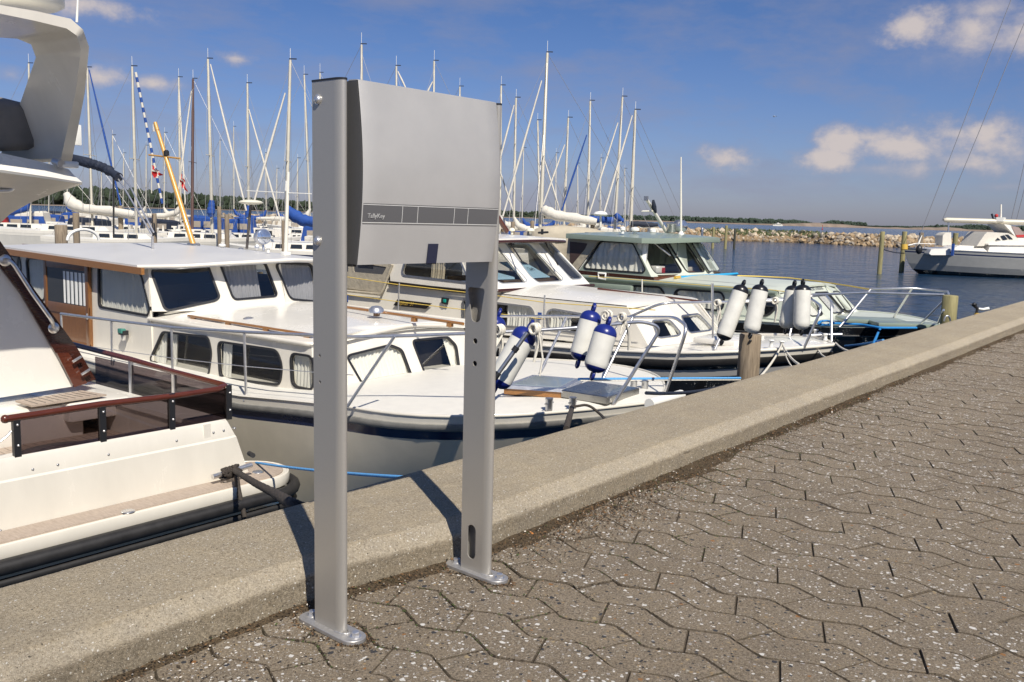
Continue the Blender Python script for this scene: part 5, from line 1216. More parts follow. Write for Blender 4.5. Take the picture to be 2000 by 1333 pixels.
    # rail
    P = [zp(1110, 632, -.30), zp(1178, 632, -.30), zp(1292, 592, .0), zp(1440, 590, .0), zp(1588, 585, .03), zp(1604, 600, .0), zp(1570, 680, -.49)]
    P[0] = xp(1110, 690, 9.9)
    MB().tube(arc([xp(1128, 664, 9.85), zp(1292, 592, .0), zp(1440, 590, .0), zp(1586, 585, .05), zp(1606, 600, .02), zp(1570, 681, -.48)], 8, .16), .0165, 10).build('guard_rail', chrome, t, 60)
    MB().tube(arc([zp(1440, 588, -.10), zp(1560, 582, -.02), zp(1612, 576, .03), zp(1624, 590, .0), zp(1624, 669, -.48)], 8, .1), .0155, 10).build('guard_rail', chrome, t, 60)
    for a, b in ((zp(1438, 592, .0), zp(1396, 683, -.52)), (zp(1560, 583, -.02), zp(1542, 656, -.5)), (xp(1216, 619, 9.9), xp(1186, 672, 9.85))): MB().tube([a, b], .015, 8).build('stanchion', chrome, t, 60)
    for x, y0, y1 in ((1064, 577, 655), (780, 553, 620), (1392, 554, 660)): MB().tube([xp(x, y0, 9.8), xp(x - (3 if x < 1300 else 0), y1, 9.8)], .012, 8).build('stanchion', chrome, t, 60)
    MB().tube([xp(x, y, 9.8) for x, y in ((670, 540), (780, 557), (962, 577), (1064, 591), (1280, 606))], .006, 5).build('yellow_lifeline', rope_y, t, 60)
    MB().tube([xp(x, y, 9.8) for x, y in ((670, 575), (780, 590), (962, 612), (1064, 624))], .006, 5).build('yellow_lifeline', rope_y, t, 60)
    # deck furniture
    MB().box((10.75, 4.95, -.49), (.9, .55, .07), None, 0, .02).build('deck_hatch', gel_bright, t, 30)
    for x, y in ((1506, 678), (1526, 680), (1612, 665), (1592, 656)): c = zp(x, y, -.46); MB().lathe([(.028, 0), (.020, .03), (.02, .06), (.035, .075), (.03, .085)], c, (0, 0, 1), 12).build('bollard', plast_w, t, 50)
    c = zp(1606, 660, -.45); an = MB().cyl(c + V((-.15, .1, .03)), c + V((.12, -.2, .05)), .025, 10).build('anchor', galv, t, 60); MB().cyl(c + V((-.1, -.05, .03)), c + V((.12, .08, .03)), .03, 10).build('anchor_fluke', galv, an, 60)
    return t
boat_black_band()
for tp, bt, d, lb in (((1451, 557), (1411, 665), 9.3, 'white fender with black ends, leftmost and most slanting of four on the rail'),
                   ((1487, 556), (1466, 652), 9.2, 'white fender with black ends, second from the left on the rail'),
                   ((1551, 558), (1535, 643), 9.4, 'white fender with black ends behind its neighbour, third on the rail'),
                   ((1568, 556), (1565, 645), 9.2, 'white fender with black ends, rightmost of four on the rail')):
    fender(tp, bt, d=d, plane='D', rad=.082, cap=fend_k, low=None if 'leftmost' in lb else fend_w, label=lb, group='black ended fenders on the white cruiser')
knot(dp(1484, 588, 9.25), .006, fend_k, 'black strap round the rail at the second white fender', [], 'fender straps')
knot(dp(1402, 592, 9.3), .010, rope_w, 'white rope tied on the rail left of the leftmost white fender', [(.0, 0, -.18), (.05, 0, -.26)], 'fender straps')
knot(dp(1514, 588, 9.3), .010, rope_w, 'white rope tied on the rail between the two pairs of white fenders', [(.02, 0, -.22)], 'fender straps')
c0 = zp(1528, 672, -.42)
for (x, y, d), lb in (((1486, 735, 7.3), 'white mooring rope running left from the bow bollards down behind the quay'), ((1560, 712, 7.3), 'white mooring rope running right from the bow bollards to the quay'), ((1546, 716, 7.4), 'thin brownish line from the bow bollards to the quay')):
    rope('mooring_rope', sag(c0, dp(x, y, d), .03, 8), .011 if 'thin' not in lb else .006, rope_w, lb, group='bow lines of the white cruiser')
rope('mooring_rope', sag(zp(1632, 670, -.45), dp(1664, 688, 8.4), .02, 6), .011, rope_w, 'short white mooring rope at the very tip of the white bow', group='bow lines of the white cruiser')
rope('mooring_rope', sag(zp(1598, 684, -.52), dp(1618, 700, 8.2), .02, 6), .009, rope_w, 'short white rope under the white bow just left of its tip', group='bow lines of the white cruiser')

# ================================================================== grey-green cruiser (fourth boat)
def boat_green():
    XC = 14.78
    t = thing('motor_cruiser', (XC, 8.4, WATER), 'motor cruiser with grey green roof and black hull, farthest of the row', 'motorboat', 'motor cruisers moored bow to the quay')
    sheer = [(3.4, -.455), (4.3, -.47), (5.2, -.50), (7, -.56), (9, -.58), (14, -.56)]
    lv = hull(t, XC, 3.45, 9.2, 1.5, sheer, 2.0, 2.6,
              [(0, .035, pale_green, 0, 'gunwale'), (.035, .16, hull_dk, .0, 'hull_top'), (.16, .175, galv, .012, 'hull_line'), (.175, 1.6, hull_dk, 0, 'hull')], None, wl=(.82, .9, 1.5))
    deck_cap(t, lv, pale_green, .04)
    MB().tube([p + V((0, 0, .005)) for p in lv(0, 0)], .015, 8).build('toe_rail', pale_green, t, 60)
    XN, XF = 13.5, 16.06; zb = -.58; zr = -.03
    wr = dict(fm=plast_k, fw=.030, proud=.014, r=.09)
    bs = [(XN, 10.4, zb), (XN, 5.05, -.50), (14.15, 4.88, -.49), (15.4, 4.88, -.49), (XF, 5.05, -.5), (XF, 10.4, zb)]
    ts = [(XN + .05, 10.4, zr), (XN + .05, 5.50, zr - .03), (14.2, 5.42, zr - .02), (15.35, 5.42, zr - .02), (XF - .05, 5.5, zr - .03), (XF - .05, 10.4, zr)]
    facet_wall(t, bs[0], bs[1], ts[0], ts[1], [dict(wr, px=[(1233, 560), (1289, 563), (1297, 576), (1297, 592), (1222, 584)], cur=[(0, 1)], pleat=.09, amp=.02), dict(wr, px=[(1320, 567), (1408, 573), (1413, 582), (1410, 606), (1318, 597)], cur=[(0, 1)], pleat=.09, amp=.02),
               dict(wr, px=[(1455, 578), (1500, 580), (1517, 598), (1500, 616), (1468, 614)], cur=[(0, .6)], pleat=.09, amp=.02)], pale_green, name='cabin_side')
    wf = dict(fm=plast_k, fw=.022, proud=.010, r=.06)
    facet_wall(t, bs[1], bs[2], ts[1], ts[2], [dict(wf, px=[(1566, 583), (1584, 582), (1605, 613), (1602, 616), (1583, 618)], cur=[(0, 1)], pleat=.12)], pale_green, name='cabin_front')
    facet_wall(t, bs[2], bs[3], ts[2], ts[3], [dict(wf, px=[(1592, 573), (1617, 572), (1646, 606), (1643, 610), (1626, 612)], cur=[(0, 1)], pleat=.2), dict(wf, px=[(1627, 571), (1639, 570.5), (1664, 604), (1660, 607), (1652, 607)], cur=[(0, 1)], pleat=.2)], pale_green, name='cabin_front')
    facet_wall(t, bs[3], bs[4], ts[3], ts[4], [], pale_green, name='cabin_front'); facet_wall(t, bs[4], bs[5], ts[4], ts[5], [], pale_green, name='cabin_side')
    MB().box((XC, 7.8, -.3), (2.1, 4.6, .4)).build('saloon_block', interior, t, 0)  # cabin shade given as one solid near-black block
    rows = []
    for i in range(9):
        a, b = V(ts[1]).lerp(V(ts[0]), i / 9 * .55), V(ts[4]).lerp(V(ts[5]), i / 9 * .55); rows.append([a.lerp(b, k / 12) + V((0, 0, .012 + .075 * (1 - abs(2 * k / 12 - 1) ** 2.4))) for k in range(13)])
    f0 = [V((XN + .03, 5.47, zr - .03)).lerp(V((XF - .03, 5.47, zr - .03)), k / 12) + V((0, -.05 * (1 - abs(2 * k / 12 - 1) ** 4), .06 * (1 - abs(2 * k / 12 - 1) ** 2.4))) for k in range(13)]
    MB().loft([[p - V((0, 0, .03)) for p in f0], f0] + rows, False, False).build('coachroof', pale_green, t, 50)
    MB().loft([[V((XN + sx, y, z - .05)) , V((XN + sx, y, z))] for y, z in ((10.3, zr), (5.5, zr - .03)) for sx in (.02,)], False, False).build('cabin_edge', green_paint, t, 0)
    MB().tube([V((XN + .0, 10.3, zr - .02)), V((XN + .0, 5.5, zr - .045))], .045, 8).build('roof_edge', green_paint, t, 60)
    # wheelhouse
    z0, zt = -.03, .60
    A = [(XN, 9.45), (XN, 7.64), (14.62, 7.50), (15.55, 7.52), (XF, 7.68), (XF, 9.45)]
    b2 = [V((x, y, z0)) for x, y in A]
    T = [(XN + .08, 9.0), (XN + .08, 8.12), (14.62, 7.92), (15.5, 7.94), (XF - .08, 8.1), (XF - .08, 9.0)]
    t2 = [V((x, y, zt)) for x, y in T]
    facet_wall(t, V((XN, 9.2, z0)), b2[1], V((XN + .08, 8.72, zt)), t2[1], [dict(wr, r=.05, fw=.018, px=[(1174, 472), (1236, 476.5), (1260, 527), (1256, 532), (1144, 524), (1142, 520)], cur=[(0, 1)], pleat=.11, amp=.02)], green_paint, name='wheelhouse_side')
    wp = dict(fm=plast_k, fw=.014, proud=.006, r=.04)
    facet_wall(t, b2[1], b2[2], t2[1], t2[2], [dict(wp, px=[(1251, 479), (1299, 475), (1331, 529), (1328, 533), (1281, 534), (1274, 526)], r=[.02, .02, .04, .04, .04, .04])], pale_green, name='windscreen_frame')
    facet_wall(t, b2[2], b2[3], t2[2], t2[3], [dict(wp, px=[(1307, 475), (1341, 475), (1376, 528), (1373, 531), (1345, 532), (1340, 528)])], pale_green, name='windscreen_frame')
    facet_wall(t, b2[3], b2[4], t2[3], t2[4], [dict(wp, px=[(1352, 475), (1374, 479), (1405, 526), (1401, 529), (1385, 530)])], pale_green, name='windscreen_frame')
    facet_wall(t, b2[4], b2[5], t2[4], t2[5], [dict(wr, pts=[(XF, 8.0, .12), (XF, 9.2, .12), (XF - .06, 9.0, .52), (XF - .06, 8.3, .52)], cur=[(0, 1)], pleat=.11, amp=.02)], green_paint, name='wheelhouse_side')
    d0 = MB().box((14.8, 8.0, .03), (2.2, .8, .05)).build('dashboard', interior2, t, 0)
    MB().box((13.95, 7.85, .12), (.30, .2, .14), None, 0, .02).build('first_aid_box', plast_w, d0, 30); MB().box((14.02, 7.74, .12), (.08, .02, .09)).build('red_mark', red_p, d0, 0)
    MB().box((15.2, 8.0, .10), (.8, .3, .10), None, 0, .03).build('folded_cloth', white_cloth, d0, 30); MB().box((14.9, 7.85, .07), (.5, .25, .02)).build('chart_board', teakv, d0, 0)
    rows = [[V((13.7 + 2.2 * k / 60, 8.9 + .03 * math.sin(k * .8), z)) for k in range(61)] for z in (.05, .56)]
    MB().loft(rows, False, False).build('aft_curtain', curtain_g, t, 60, False)
    # mahogany band
    s = MB().loft([[V((XN - .012, 9.3, .055)), V((XN - .012, 9.3, -.05)), V((XN + .01, 9.3, -.05)), V((XN + .01, 9.3, .055))], [V((XN - .012, 7.62, .03)), V((XN - .012, 7.62, -.06)), V((XN + .01, 7.62, -.06)), V((XN + .01, 7.62, .03))]], True, True).build('band', mahog_dk, t, 0)
    q0, q1, q2, q3 = [V((x, y - .012, z)) for x, y, z in ((XN - .01, 7.63, 0), (14.62, 7.49, 0), (15.55, 7.51, 0), (XF + .01, 7.67, 0))]
    MB().loft([[q + V((0, 0, -.06)) for q in (q0, q1, q2, q3)], [q + V((0, 0, .035)) for q in (q0, q1, q2, q3)]], False, False).build('band', mahog, t, 0)
    # roof
    rp_ = [(13.38, 9.35, .69), (13.38, 7.82, .665), (13.62, 7.66, .665), (14.7, 7.50, .69), (15.6, 7.52, .69), (16.1, 7.72, .665), (16.16, 8.0, .66), (16.16, 9.35, .69)]
    slab(t, rp_, .085, .05, green_paint, 'wheelhouse_roof', center=(14.78, 8.5, .70))
    a, b = xp(1143, 455, 13.9), xp(1255, 460, 13.9); g = MB().tube([a, b], .012, 6).build('roof_rail', galv, t, 60)
    for k in (0, .4, .8, 1): MB().cyl(a.lerp(b, k), a.lerp(b, k) - V((0, 0, .05)), .012, 6).build('rail_foot', plast_w, g, 60)
    # canvas and brown door behind the wheelhouse
    fc = (V((XN, 0, 0)), V((0, -1, 0)), V((0, 0, 1)), V((-1, 0, 0)))
    MB().poly(pxuv([(1110, 462), (1172, 466), (1128, 528), (1104, 524)], fc), [], fc, .03).build('aft_panel', canvas, t, 0)
    MB().poly(pxuv([(1113, 472), (1147, 476), (1142, 487), (1118, 516), (1113, 514)], (fc[0] - V((.006, 0, 0)), *fc[1:])), [], (fc[0] - V((.006, 0, 0)), *fc[1:]), .02).build('door', mat('dark_brown_panel', (.07, .045, .04), .5), t, 0)
    pts = [dp(x, y, 17.5) for x, y in ((1030, 452), (1062, 442), (1100, 440), (1160, 447), (1190, 455), (1190, 470), (1110, 500), (1100, 560), (1040, 545))]
    c = sum(pts, V()) / len(pts)
    MB().loft([[c.lerp(p, .5) - CW * .35 for p in pts], [c.lerp(p, .85) - CW * .25 for p in pts], pts, [p + CW * 1.2 for p in pts]], True, True).build('boom_tent', canvas, t, 60)
    # gear on the roof
    a, b = yp(1303, 456, 8.5), yp(1262, 388, 8.5); m_ = MB().tube([a, b], [.035, .028], 10).build('mast', mast_w, t, 60); MB().box(b, (.06, .06, .08)).build('mast_lamp', galv, m_, 0); MB().cyl(yp(1254, 413, 8.5), yp(1276, 413, 8.5), .014, 8).build('crosstree', mast_w, m_, 60)
    MB().tube([yp(1276, 391, 8.4), yp(1277, 405, 8.4), yp(1281, 416, 8.4)], [.02, .05, .02], 8).build('furled_pennant', navy_cloth, m_, 60)
    c = yp(1312, 441, 8.4); MB().lathe([(.07, -.13), (.09, -.1), (.09, .0), (.11, .02), (.11, .04), (0, .07)], c, (0, 0, 1), 14).build('vent', galv, t, 50)
    c = yp(1326, 442, 8.3); MB().sphere(c, .12, 14).build('searchlight', galv, t, 60); MB().lathe([(.115, 0), (.1, .03), (0, .04)], c + V((.0, -.08, 0)), (-.3, -1, 0), 16).build('lens', MATS['lens_glass'], t, 60)
    MB().tube([yp(1330, 464, 8.0), yp(1330, 307, 8.0)], [.024, .012], 8).build('aerial', mast_w, t, 60); MB().lathe([(.08, -.03), (.06, .03), (.03, .09)], yp(1330, 462, 8.0), (0, 0, 1), 12).build('aerial_foot', plast_w, t, 50)
    for x, y, r in ((1240, 452, .08), (1216, 451, .05), (1275, 455, .06)): MB().lathe([(.03, -.05), (.03, 0), (r, .01), (r, .05), (r * .5, .07)], yp(x, y, 8.4), (0, 0, 1), 12).build('vent', plast_w, t, 50)
    MB().tube([yp(1173, 444, 9.0), yp(1173, 420, 9.0)], .02, 8).build('radome_post', mast_w, t, 60); MB().lathe([(.1, -.03), (.13, 0), (.1, .04), (0, .06)], yp(1173, 419, 9.0), (0, 0, 1), 16).build('radome', plast_w, t, 60)
    for x0, y0, x1, y1 in ((1273, 472, 1309, 500), (1324, 472, 1323, 500), (1365, 474, 1392, 510)): MB().cyl(yp(x0, y0, 7.85), yp(x1, y1, 7.62), .014, 6).build('wiper', galv, t, 60)
    # stowage hoop and fender board on the side
    MB().tube([xp(x, y, XN - .05) for x, y in ((1169, 534), (1183, 535), (1182, 546), (1169, 544))], .02, 8, True).build('lifebuoy_bracket', plast_w, t, 60)
    MB().box(xp(1186, 562, XN - .06), (.10, 1.0, .13), None, 0, .03).build('green_locker', green_paint, t, 30)
    # name and small rails
    fq = fplane(bs[2], bs[3], (V(ts[2]) + V(ts[3])) / 2); u, v_ = pxuv([(1582, 569)], fq)[0]
    text_part('THOR STRUER', fq[0] + fq[1] * (u - .02) + fq[2] * v_, fq[1], fq[2], fq[3], .10, galv, t, 'lettering', 0, .001, .004)
    MB().tube([xp(1320, 545, 13.9), xp(1410, 552, 13.9), xp(1518, 561, 13.9)], .010, 6).build('coachroof_rail', galv, t, 60)
    # pulpit
    z1 = .07
    P = [zp(1585, 576, z1), zp(1640, 574, z1), zp(1692, 572, z1), zp(1843, 576, z1 - .02)]
    MB().tube(P, .016, 8).build('guard_rail', chrome, t, 60)
    Q = [zp(1703, 565, z1), zp(1782, 563, z1), zp(1851, 570, z1 - .02), zp(1854, 577, z1 - .04)]
    MB().tube(Q, .015, 8).build('guard_rail', chrome, t, 60)
    for a, b in ((zp(1700, 566, z1), zp(1639, 640, -.45)), (zp(1782, 563, z1), zp(1744, 623, -.45)), (zp(1848, 582, z1 - .05), zp(1790, 641, -.45)), (zp(1843, 606, -.1), zp(1832, 632, -.45))): MB().tube([a, b], .016, 8).build('stanchion', chrome, t, 60)
    for x, y0, y1 in ((1254, 546, 580), (1390, 553, 612)): MB().tube([xp(x, y0, 13.3), xp(x, y1, 13.3)], .012, 8).build('stanchion', mast_w, t, 60)
    MB().tube([xp(x, y, 13.3) for x, y in ((1150, 540), (1254, 548), (1390, 559), (1500, 566), (1586, 576))], .006, 5).build('yellow_lifeline', rope_y, t, 60)
    MB().tube([zp(x, y, .02) for x, y in ((1440, 539), (1480, 540), (1540, 543), (1600, 550), (1660, 559), (1700, 566))], .011, 6).build('far_lifeline', rope_y, t, 60)
    MB().box(zp(1700, 626, -.41), (.9, .45, .06), (V((.6, -.8, 0)), V((.8, .6, 0)), V((0, 0, 1))), 0, .015).build('deck_locker', green_paint, t, 30)
    MB().box(zp(1768, 634, -.41), (.9, .4, .06), (V((.6, -.8, 0)), V((.8, .6, 0)), V((0, 0, 1))), 0, .015).build('deck_locker', green_paint, t, 30)
    return t
boat_green()
bh = thing('boathook', yp(1380, 540, 7.4), 'bright blue boathook with yellow end lying on the green cruiser coachroof', 'boathook')
MB().cyl(yp(1328, 542, 7.4), yp(1440, 535, 7.4), .022, 8).build('pole', mat('cyan_plastic', (.03, .36, .66), .4), bh, 60); MB().cyl(yp(1318, 543, 7.4), yp(1328, 542, 7.4), .024, 8).build('grip', yellow_p, bh, 60)
rb = MB(); rr = random.Random(3)
for k in range(5): rb.tube([zp(1612 + 14 * math.cos(i * .7 + k) + rr.uniform(-4, 4), 631 + 4 * math.sin(i * .7 + k), -.42 + rr.uniform(0, .03)) for i in range(10)], .014, 6)
tag(rb.build('coiled_rope', rope_b, None, 60), 'heap of blue rope on the deck left of the forward lockers', 'rope')
rope('mooring_rope', arc([zp(1625, 632, -.41), zp(1680, 634, -.41), zp(1720, 641, -.41), zp(1790, 641, -.41)], 5, .1), .018, rope_b, 'blue rope lying along the side deck of the black hulled cruiser')
rope('mooring_rope', [zp(1719, 643, -.41), zp(1716, 648, -.5), dp(1706, 672, 9.6)], .016, rope_b, 'blue rope dropping from the black hulled bow to the quay')
rope('mooring_rope', sag(zp(1650, 676, -.75), dp(1725, 665, 9.4), .01, 6), .014, rope_lb, 'pale blue mooring line passing behind the tip of the white bow')
# ================================================================== marina behind
HR = V((CR.x, CR.y, 0)).normalized()      # horizontal direction to the right of the view
HF = V((-HR.y, HR.x, 0))                  # horizontal, away from the viewer
def simple_hull(parent, c, ax, L_, B, fb, m_hull, m_band=None, m_deck=None, sheer=.18, name='hull'):
    """c: point on the water amidships, ax: unit vector to the bow"""
    sd = V((-ax.y, ax.x, 0)); rows = []
    lv = [(0, 1, 0), (.16, 1.0, .01), (.17, .995, .01), (.30, .985, .03), (.31, .98, .03), (1.0, .84, .10), (1.25, .55, .14)]
    N_ = 14; allr = []
    for d, wf, st in lv:
        pl, pr = [], []
        for i in range(N_ + 1):
            s = i / N_; u = 1 - s; w = B / 2 * wf * (1 - max(0, (s - .45) / .55) ** 2.3) * (1 - .22 * max(0, (.3 - s) / .3)); w = max(w, .02)
            x = -L_ / 2 + L_ * s * (1 - st); z = WATER + fb * (1 + sheer * (2 * s - .9) ** 2 + .10 * s) - d * fb * (1 + sheer * (2 * s - .9) ** 2 + .1 * s) * (1 if d <= 1 else 1)
            pl.append(c * 1 + ax * x + sd * w + V((0, 0, z - c.z))); pr.append(c + ax * x - sd * w + V((0, 0, z - c.z)))
        allr.append(pl + pr[::-1])
    mb = MB()
    for k, (a, b) in enumerate(zip(allr[:-1], allr[1:])):
        mb.loft([a, b], False, False, mi=1 if (k == 2 and m_band) else 0); mb.add([a[0], a[-1], b[-1], b[0]], [[0, 1, 2, 3]], 0)
    mb.build(name, [m_hull, m_band or m_hull], parent, 30)
    top = allr[0]; n = len(top) // 2; rw = [[a, a.lerp(b, .5) + V((0, 0, .05)), b] for a, b in zip(top[:n], top[n:][::-1])]
    MB().loft(rw, False, False).build('deck', m_deck or gel_deck, parent, 40)
    return sd
def cabin(parent, c, ax, sd, x0, x1, w, z0, z1, m_, slope=.35, name='cabin', win=True, nwin=3):
    P = lambda x, y, z: c + ax * x + sd * y + V((0, 0, z - c.z))
    rows = [[P(x0, -w, z0), P(x1, -w, z0), P(x1 + 0, w, z0), P(x0, w, z0)], [P(x0 + .05, -w * .9, z1), P(x1 - slope, -w * .82, z1 - .04), P(x1 - slope, w * .82, z1 - .04), P(x0 + .05, w * .9, z1)]]
    o = MB().loft(rows, True, True).build(name, m_, parent, 20)
    if win:
        L_ = x1 - slope - x0
        for s in (-1, 1):
            for k in range(nwin):
                a = x0 + L_ * (.12 + .80 * k / nwin); b = a + L_ * .62 / nwin; za, zb = z0 + (z1 - z0) * .35, z0 + (z1 - z0) * .78
                f = lambda z: w * (1 - .1 * (z - z0) / (z1 - z0)) + .012
                MB().loft([[P(a, s * f(za), za), P(b, s * f(za), za), P(b - .03, s * f(zb), zb), P(a + .02, s * f(zb), zb)], [P(a, s * (f(za) - .03), za), P(b, s * (f(za) - .03), za), P(b - .03, s * (f(zb) - .03), zb), P(a + .02, s * (f(zb) - .03), zb)]], True, True).build('window', MATS.get('far_window') or mat('far_window', (.02, .025, .03), .12), o, 0)
    return o
def sailboat(d, top, foot, bow=1, furl=None, furl_m=None, sail=None, mast=None, mr=.065, hullm=None, band=None, L_=None, label='', spread=(.45,), topgear=True, sail_px=None, yaw=.0, fb=1.0, group='sailing boats in the marina', swoop=False):
    T = dp(*top, d); F = dp(foot, 430, d); ax = (HR * bow * math.cos(yaw) + HF * math.sin(yaw)).normalized()
    H = T.z - WATER; L_ = L_ or min(12, max(6.5, H * .78)); fb = fb * L_ * .105
    # keep the mast in one depth plane but upright in the world as photographed
    c = V((F.x, F.y, WATER)) - ax * (L_ * .10)
    t = thing('sailboat', c, label, 'sailing boat', group)
    hm = hullm or gelcoat
    sd = simple_hull(t, c, ax, L_, L_ * .31, fb, hm, band, gel_deck)
    cab = cabin(t, c, ax, sd, -L_ * .16, L_ * .26, L_ * .10, WATER + fb * .98, WATER + fb + .42, gelcoat, .5)
    Mb = V((F.x, F.y, WATER + fb + .35)); mm = mast or mast_m
    Ft = Mb + (T - Mb)
    m_ = MB().tube([Mb, Mb.lerp(T, .6), T], [mr * 1.12, mr * 1.12, mr * .85], 8).build('mast', mm, t, 60)
    MB().cyl(T, T + V((0, 0, H * .055)), .012, 5).build('aerial', plast_w, m_, 0) if topgear else None
    if topgear: MB().box(T + HR * .12 + V((0, 0, .06)), (.34, .03, .05), (HR, HF, V((0, 0, 1)))).build('wind_vane', plast_k, m_, 0)
    st = MB(); 
    for f_ in spread:
        q = Mb.lerp(T, f_); st.tube([q - sd * L_ * .085 - V((0, 0, .02)), q, q + sd * L_ * .085 - V((0, 0, .02))], .022, 5)
    st.build('spreader', mm, m_, 0)
    w = MB(); wr_ = .0055 + d * .00009
    for s in (-1, 1): w.tube([Mb + sd * s * L_ * .14 - V((0, 0, .3)), Mb.lerp(T, spread[0]) + sd * s * L_ * .085, T - V((0, 0, .1))], wr_, 4)
    for s in (-1, 1): w.tube([Mb + sd * s * L_ * .13 + ax * .4 - V((0, 0, .3)), Mb.lerp(T, .60)], wr_ * .8, 4)
    w.tube([Mb + ax * .12, T + ax * .06], wr_ * .8, 4); w.tube([c + ax * L_ * .47 + V((0, 0, fb * 1.1)), T.lerp(Mb, .04)], wr_, 4)
    w.tube([c - ax * L_ * .49 + V((0, 0, fb)), T], wr_, 4)
    w.build('rigging', wire_m, t, 0); t.children[-1]['kind'] = 'stuff'
    if furl:
        a, b = dp(*furl[0], d), dp(*furl[1], d)
        if furl_m == 'stripe':
            for k in range(26): MB().cyl(a.lerp(b, k / 26), a.lerp(b, (k + 1) / 26), .07, 6).build('furled_sail', blue_cloth if k % 2 else white_cloth, t, 60)
        else: MB().tube([a, a.lerp(b, .5), b], [.035, .062, .05], 7).build('furled_sail', furl_m or white_cloth, t, 60)
    if sail:
        if sail_px: pts = [dp(x, y, d - .3) for x, y in sail_px[0]]; rad = [r * d / FPX for r in sail_px[1]]
        else:
            b0 = Mb + V((0, 0, .75)); b1 = b0 - ax * L_ * .40 + V((0, 0, -.05)); pts = [b0 + V((0, 0, .75)), b0 + V((0, 0, .25)) - ax * .25, b0.lerp(b1, .3), b0.lerp(b1, .7), b1]; rad = [.08, .20, .19, .15, .08]
        fine = [pts[0]]; fr = [rad[0]]
        for i in range(len(pts) - 1):
            for k in range(1, 5): fine.append(pts[i].lerp(pts[i + 1], k / 4)); fr.append((rad[i] + (rad[i + 1] - rad[i]) * k / 4) * (1 + .10 * math.sin(len(fine) * 2.1)))
        MB().tube(fine, fr, 9).build('sail_cover', sail, t, 70)
        MB().cyl(pts[-1] - V((0, 0, rad[-1])), pts[1] - V((0, 0, rad[1] + .05)), .05, 6).build('boom', mm, t, 60)
    return t
A_ = dict
# left group
sailboat(60, (56, 125), 59, 1, None, None, blue_cloth, label='sailing boat whose mast top shows through the yacht radar arch')
sailboat(55, (170, 133), 180, 1, ((174, 137), (236, 402)), blue_cloth, white_cloth, sail_px=([(129, 378), (140, 398), (165, 408), (215, 412), (268, 421)], [6, 13, 9, 9, 7]), L_=10, label='sailing boat with solid blue furled forestay and white swooping sail cover')
sailboat(50, (258, 131), 266, 1, ((265, 142), (317, 398)), 'stripe', None, label='sailing boat with blue and white striped furled forestay')
sailboat(80, (220, 265), 222, -1, None, None, blue_cloth, label='small sailing boat with short mast right of the blue forestay boat', mr=.05)
sailboat(65, (349, 152), 352, 1, ((349, 160), (362, 400)), white_cloth, white_cloth, label='sailing boat with white mast left of the dark wooden mast')
sailboat(60, (377, 155), 375, -1, ((374, 178), (345, 400)), white_cloth, None, mast=mast_d, mr=.085, hullm=navy, label='sailing boat with dark brown wooden mast and navy hull')
sailboat(52, (406, 116), 414, 1, ((411, 126), (481, 412)), white_cloth, blue_cloth, mr=.075, sail_px=([(414, 392), (413, 404), (412, 416), (412, 424)], [5, 7, 8, 4]), label='tall sailing boat with white forestay and blue bag at its mast foot')
sailboat(56, (483, 164), 486, 1, ((486, 214), (549, 436)), white_cloth, blue_cloth, sail_px=([(486, 402), (484, 414), (483, 424)], [4, 5, 4]), label='sailing boat with white furled forestay crossing its right neighbour', band=navy)
sailboat(42, (567, 118), 558, -1, ((557, 182), (497, 392)), white_cloth, blue_cloth, mr=.07, band=navy, fb=1.1, sail_px=([(562, 405), (570, 418), (590, 430), (612, 434), (640, 438)], [5, 12, 12, 10, 7]), label='white sailing boat with navy stripe and big blue sail cover beside the left post')
sailboat(66, (594, 147), 606, 1, None, None, white_cloth, label='sailing boat with mast just left of the left post')
sailboat(75, (625, 143), 624, -1, None, None, None, label='sailing boat mostly hidden behind the left post')
sailboat(50, (706, 88), 707, 1, None, None, None, label='tall sailing boat whose bare mast rises above the key cabinet')
sailboat(58, (774, 130), 775, 1, ((777, 140), (792, 172)), 'stripe' if False else white_cloth, None, label='sailing boat whose mast tip shows above the middle of the cabinet')
sailboat(58, (848, 120), 846, -1, ((845, 160), (830, 190)), white_cloth, None, label='sailing boat whose mast tip shows above the right part of the cabinet')
sailboat(66, (898, 170), 898, 1, None, None, None, label='sailing boat whose mast tip barely shows over the cabinet edge')
# right group
sailboat(60, (979, 168), 977, -1, ((978, 339), (1002, 412)), white_cloth, white_cloth, label='sailing boat with thick pale mast immediately right of the cabinet')
sailboat(58, (1008, 192), 1004, -1, ((1004, 206), (978, 306)), white_cloth, white_cloth, spread=(.35, .68), label='sailing boat with two dark pairs of spreaders, second mast right of the cabinet')
sailboat(48, (1069, 104), 1056, -1, ((1058, 158), (982, 423)), white_cloth, white_cloth, mr=.085, sail_px=([(1062, 404), (1066, 412), (1084, 421), (1125, 427), (1165, 433)], [6, 11, 10, 10, 6]), L_=11, label='tallest sailing boat with long white sail cover on its boom')
sailboat(66, (1050, 236), 1056, 1, ((1062, 308), (1094, 414)), white_cloth, None, label='sailing boat with short mast beside the tallest mast')
sailboat(60, (1110, 231), 1102, -1, ((1103, 283), (1061, 400)), white_cloth, None, label='sailing boat with white forestay right of the tallest mast')
sailboat(58, (1153, 198), 1149, -1, ((1146, 264), (1095, 418)), blue_cloth, blue_cloth, sail_px=([(1150, 424), (1162, 428), (1190, 431), (1218, 431)], [3, 6, 7, 4]), label='sailing boat with long blue furled forestay and blue sail cover')
sailboat(56, (1216, 190), 1201, -1, ((1207, 240), (1150, 421)), white_cloth, blue_cloth, sail_px=([(1202, 418), (1208, 426), (1214, 430)], [5, 6, 4]), label='sailing boat with leaning white forestay, second mast from the right')
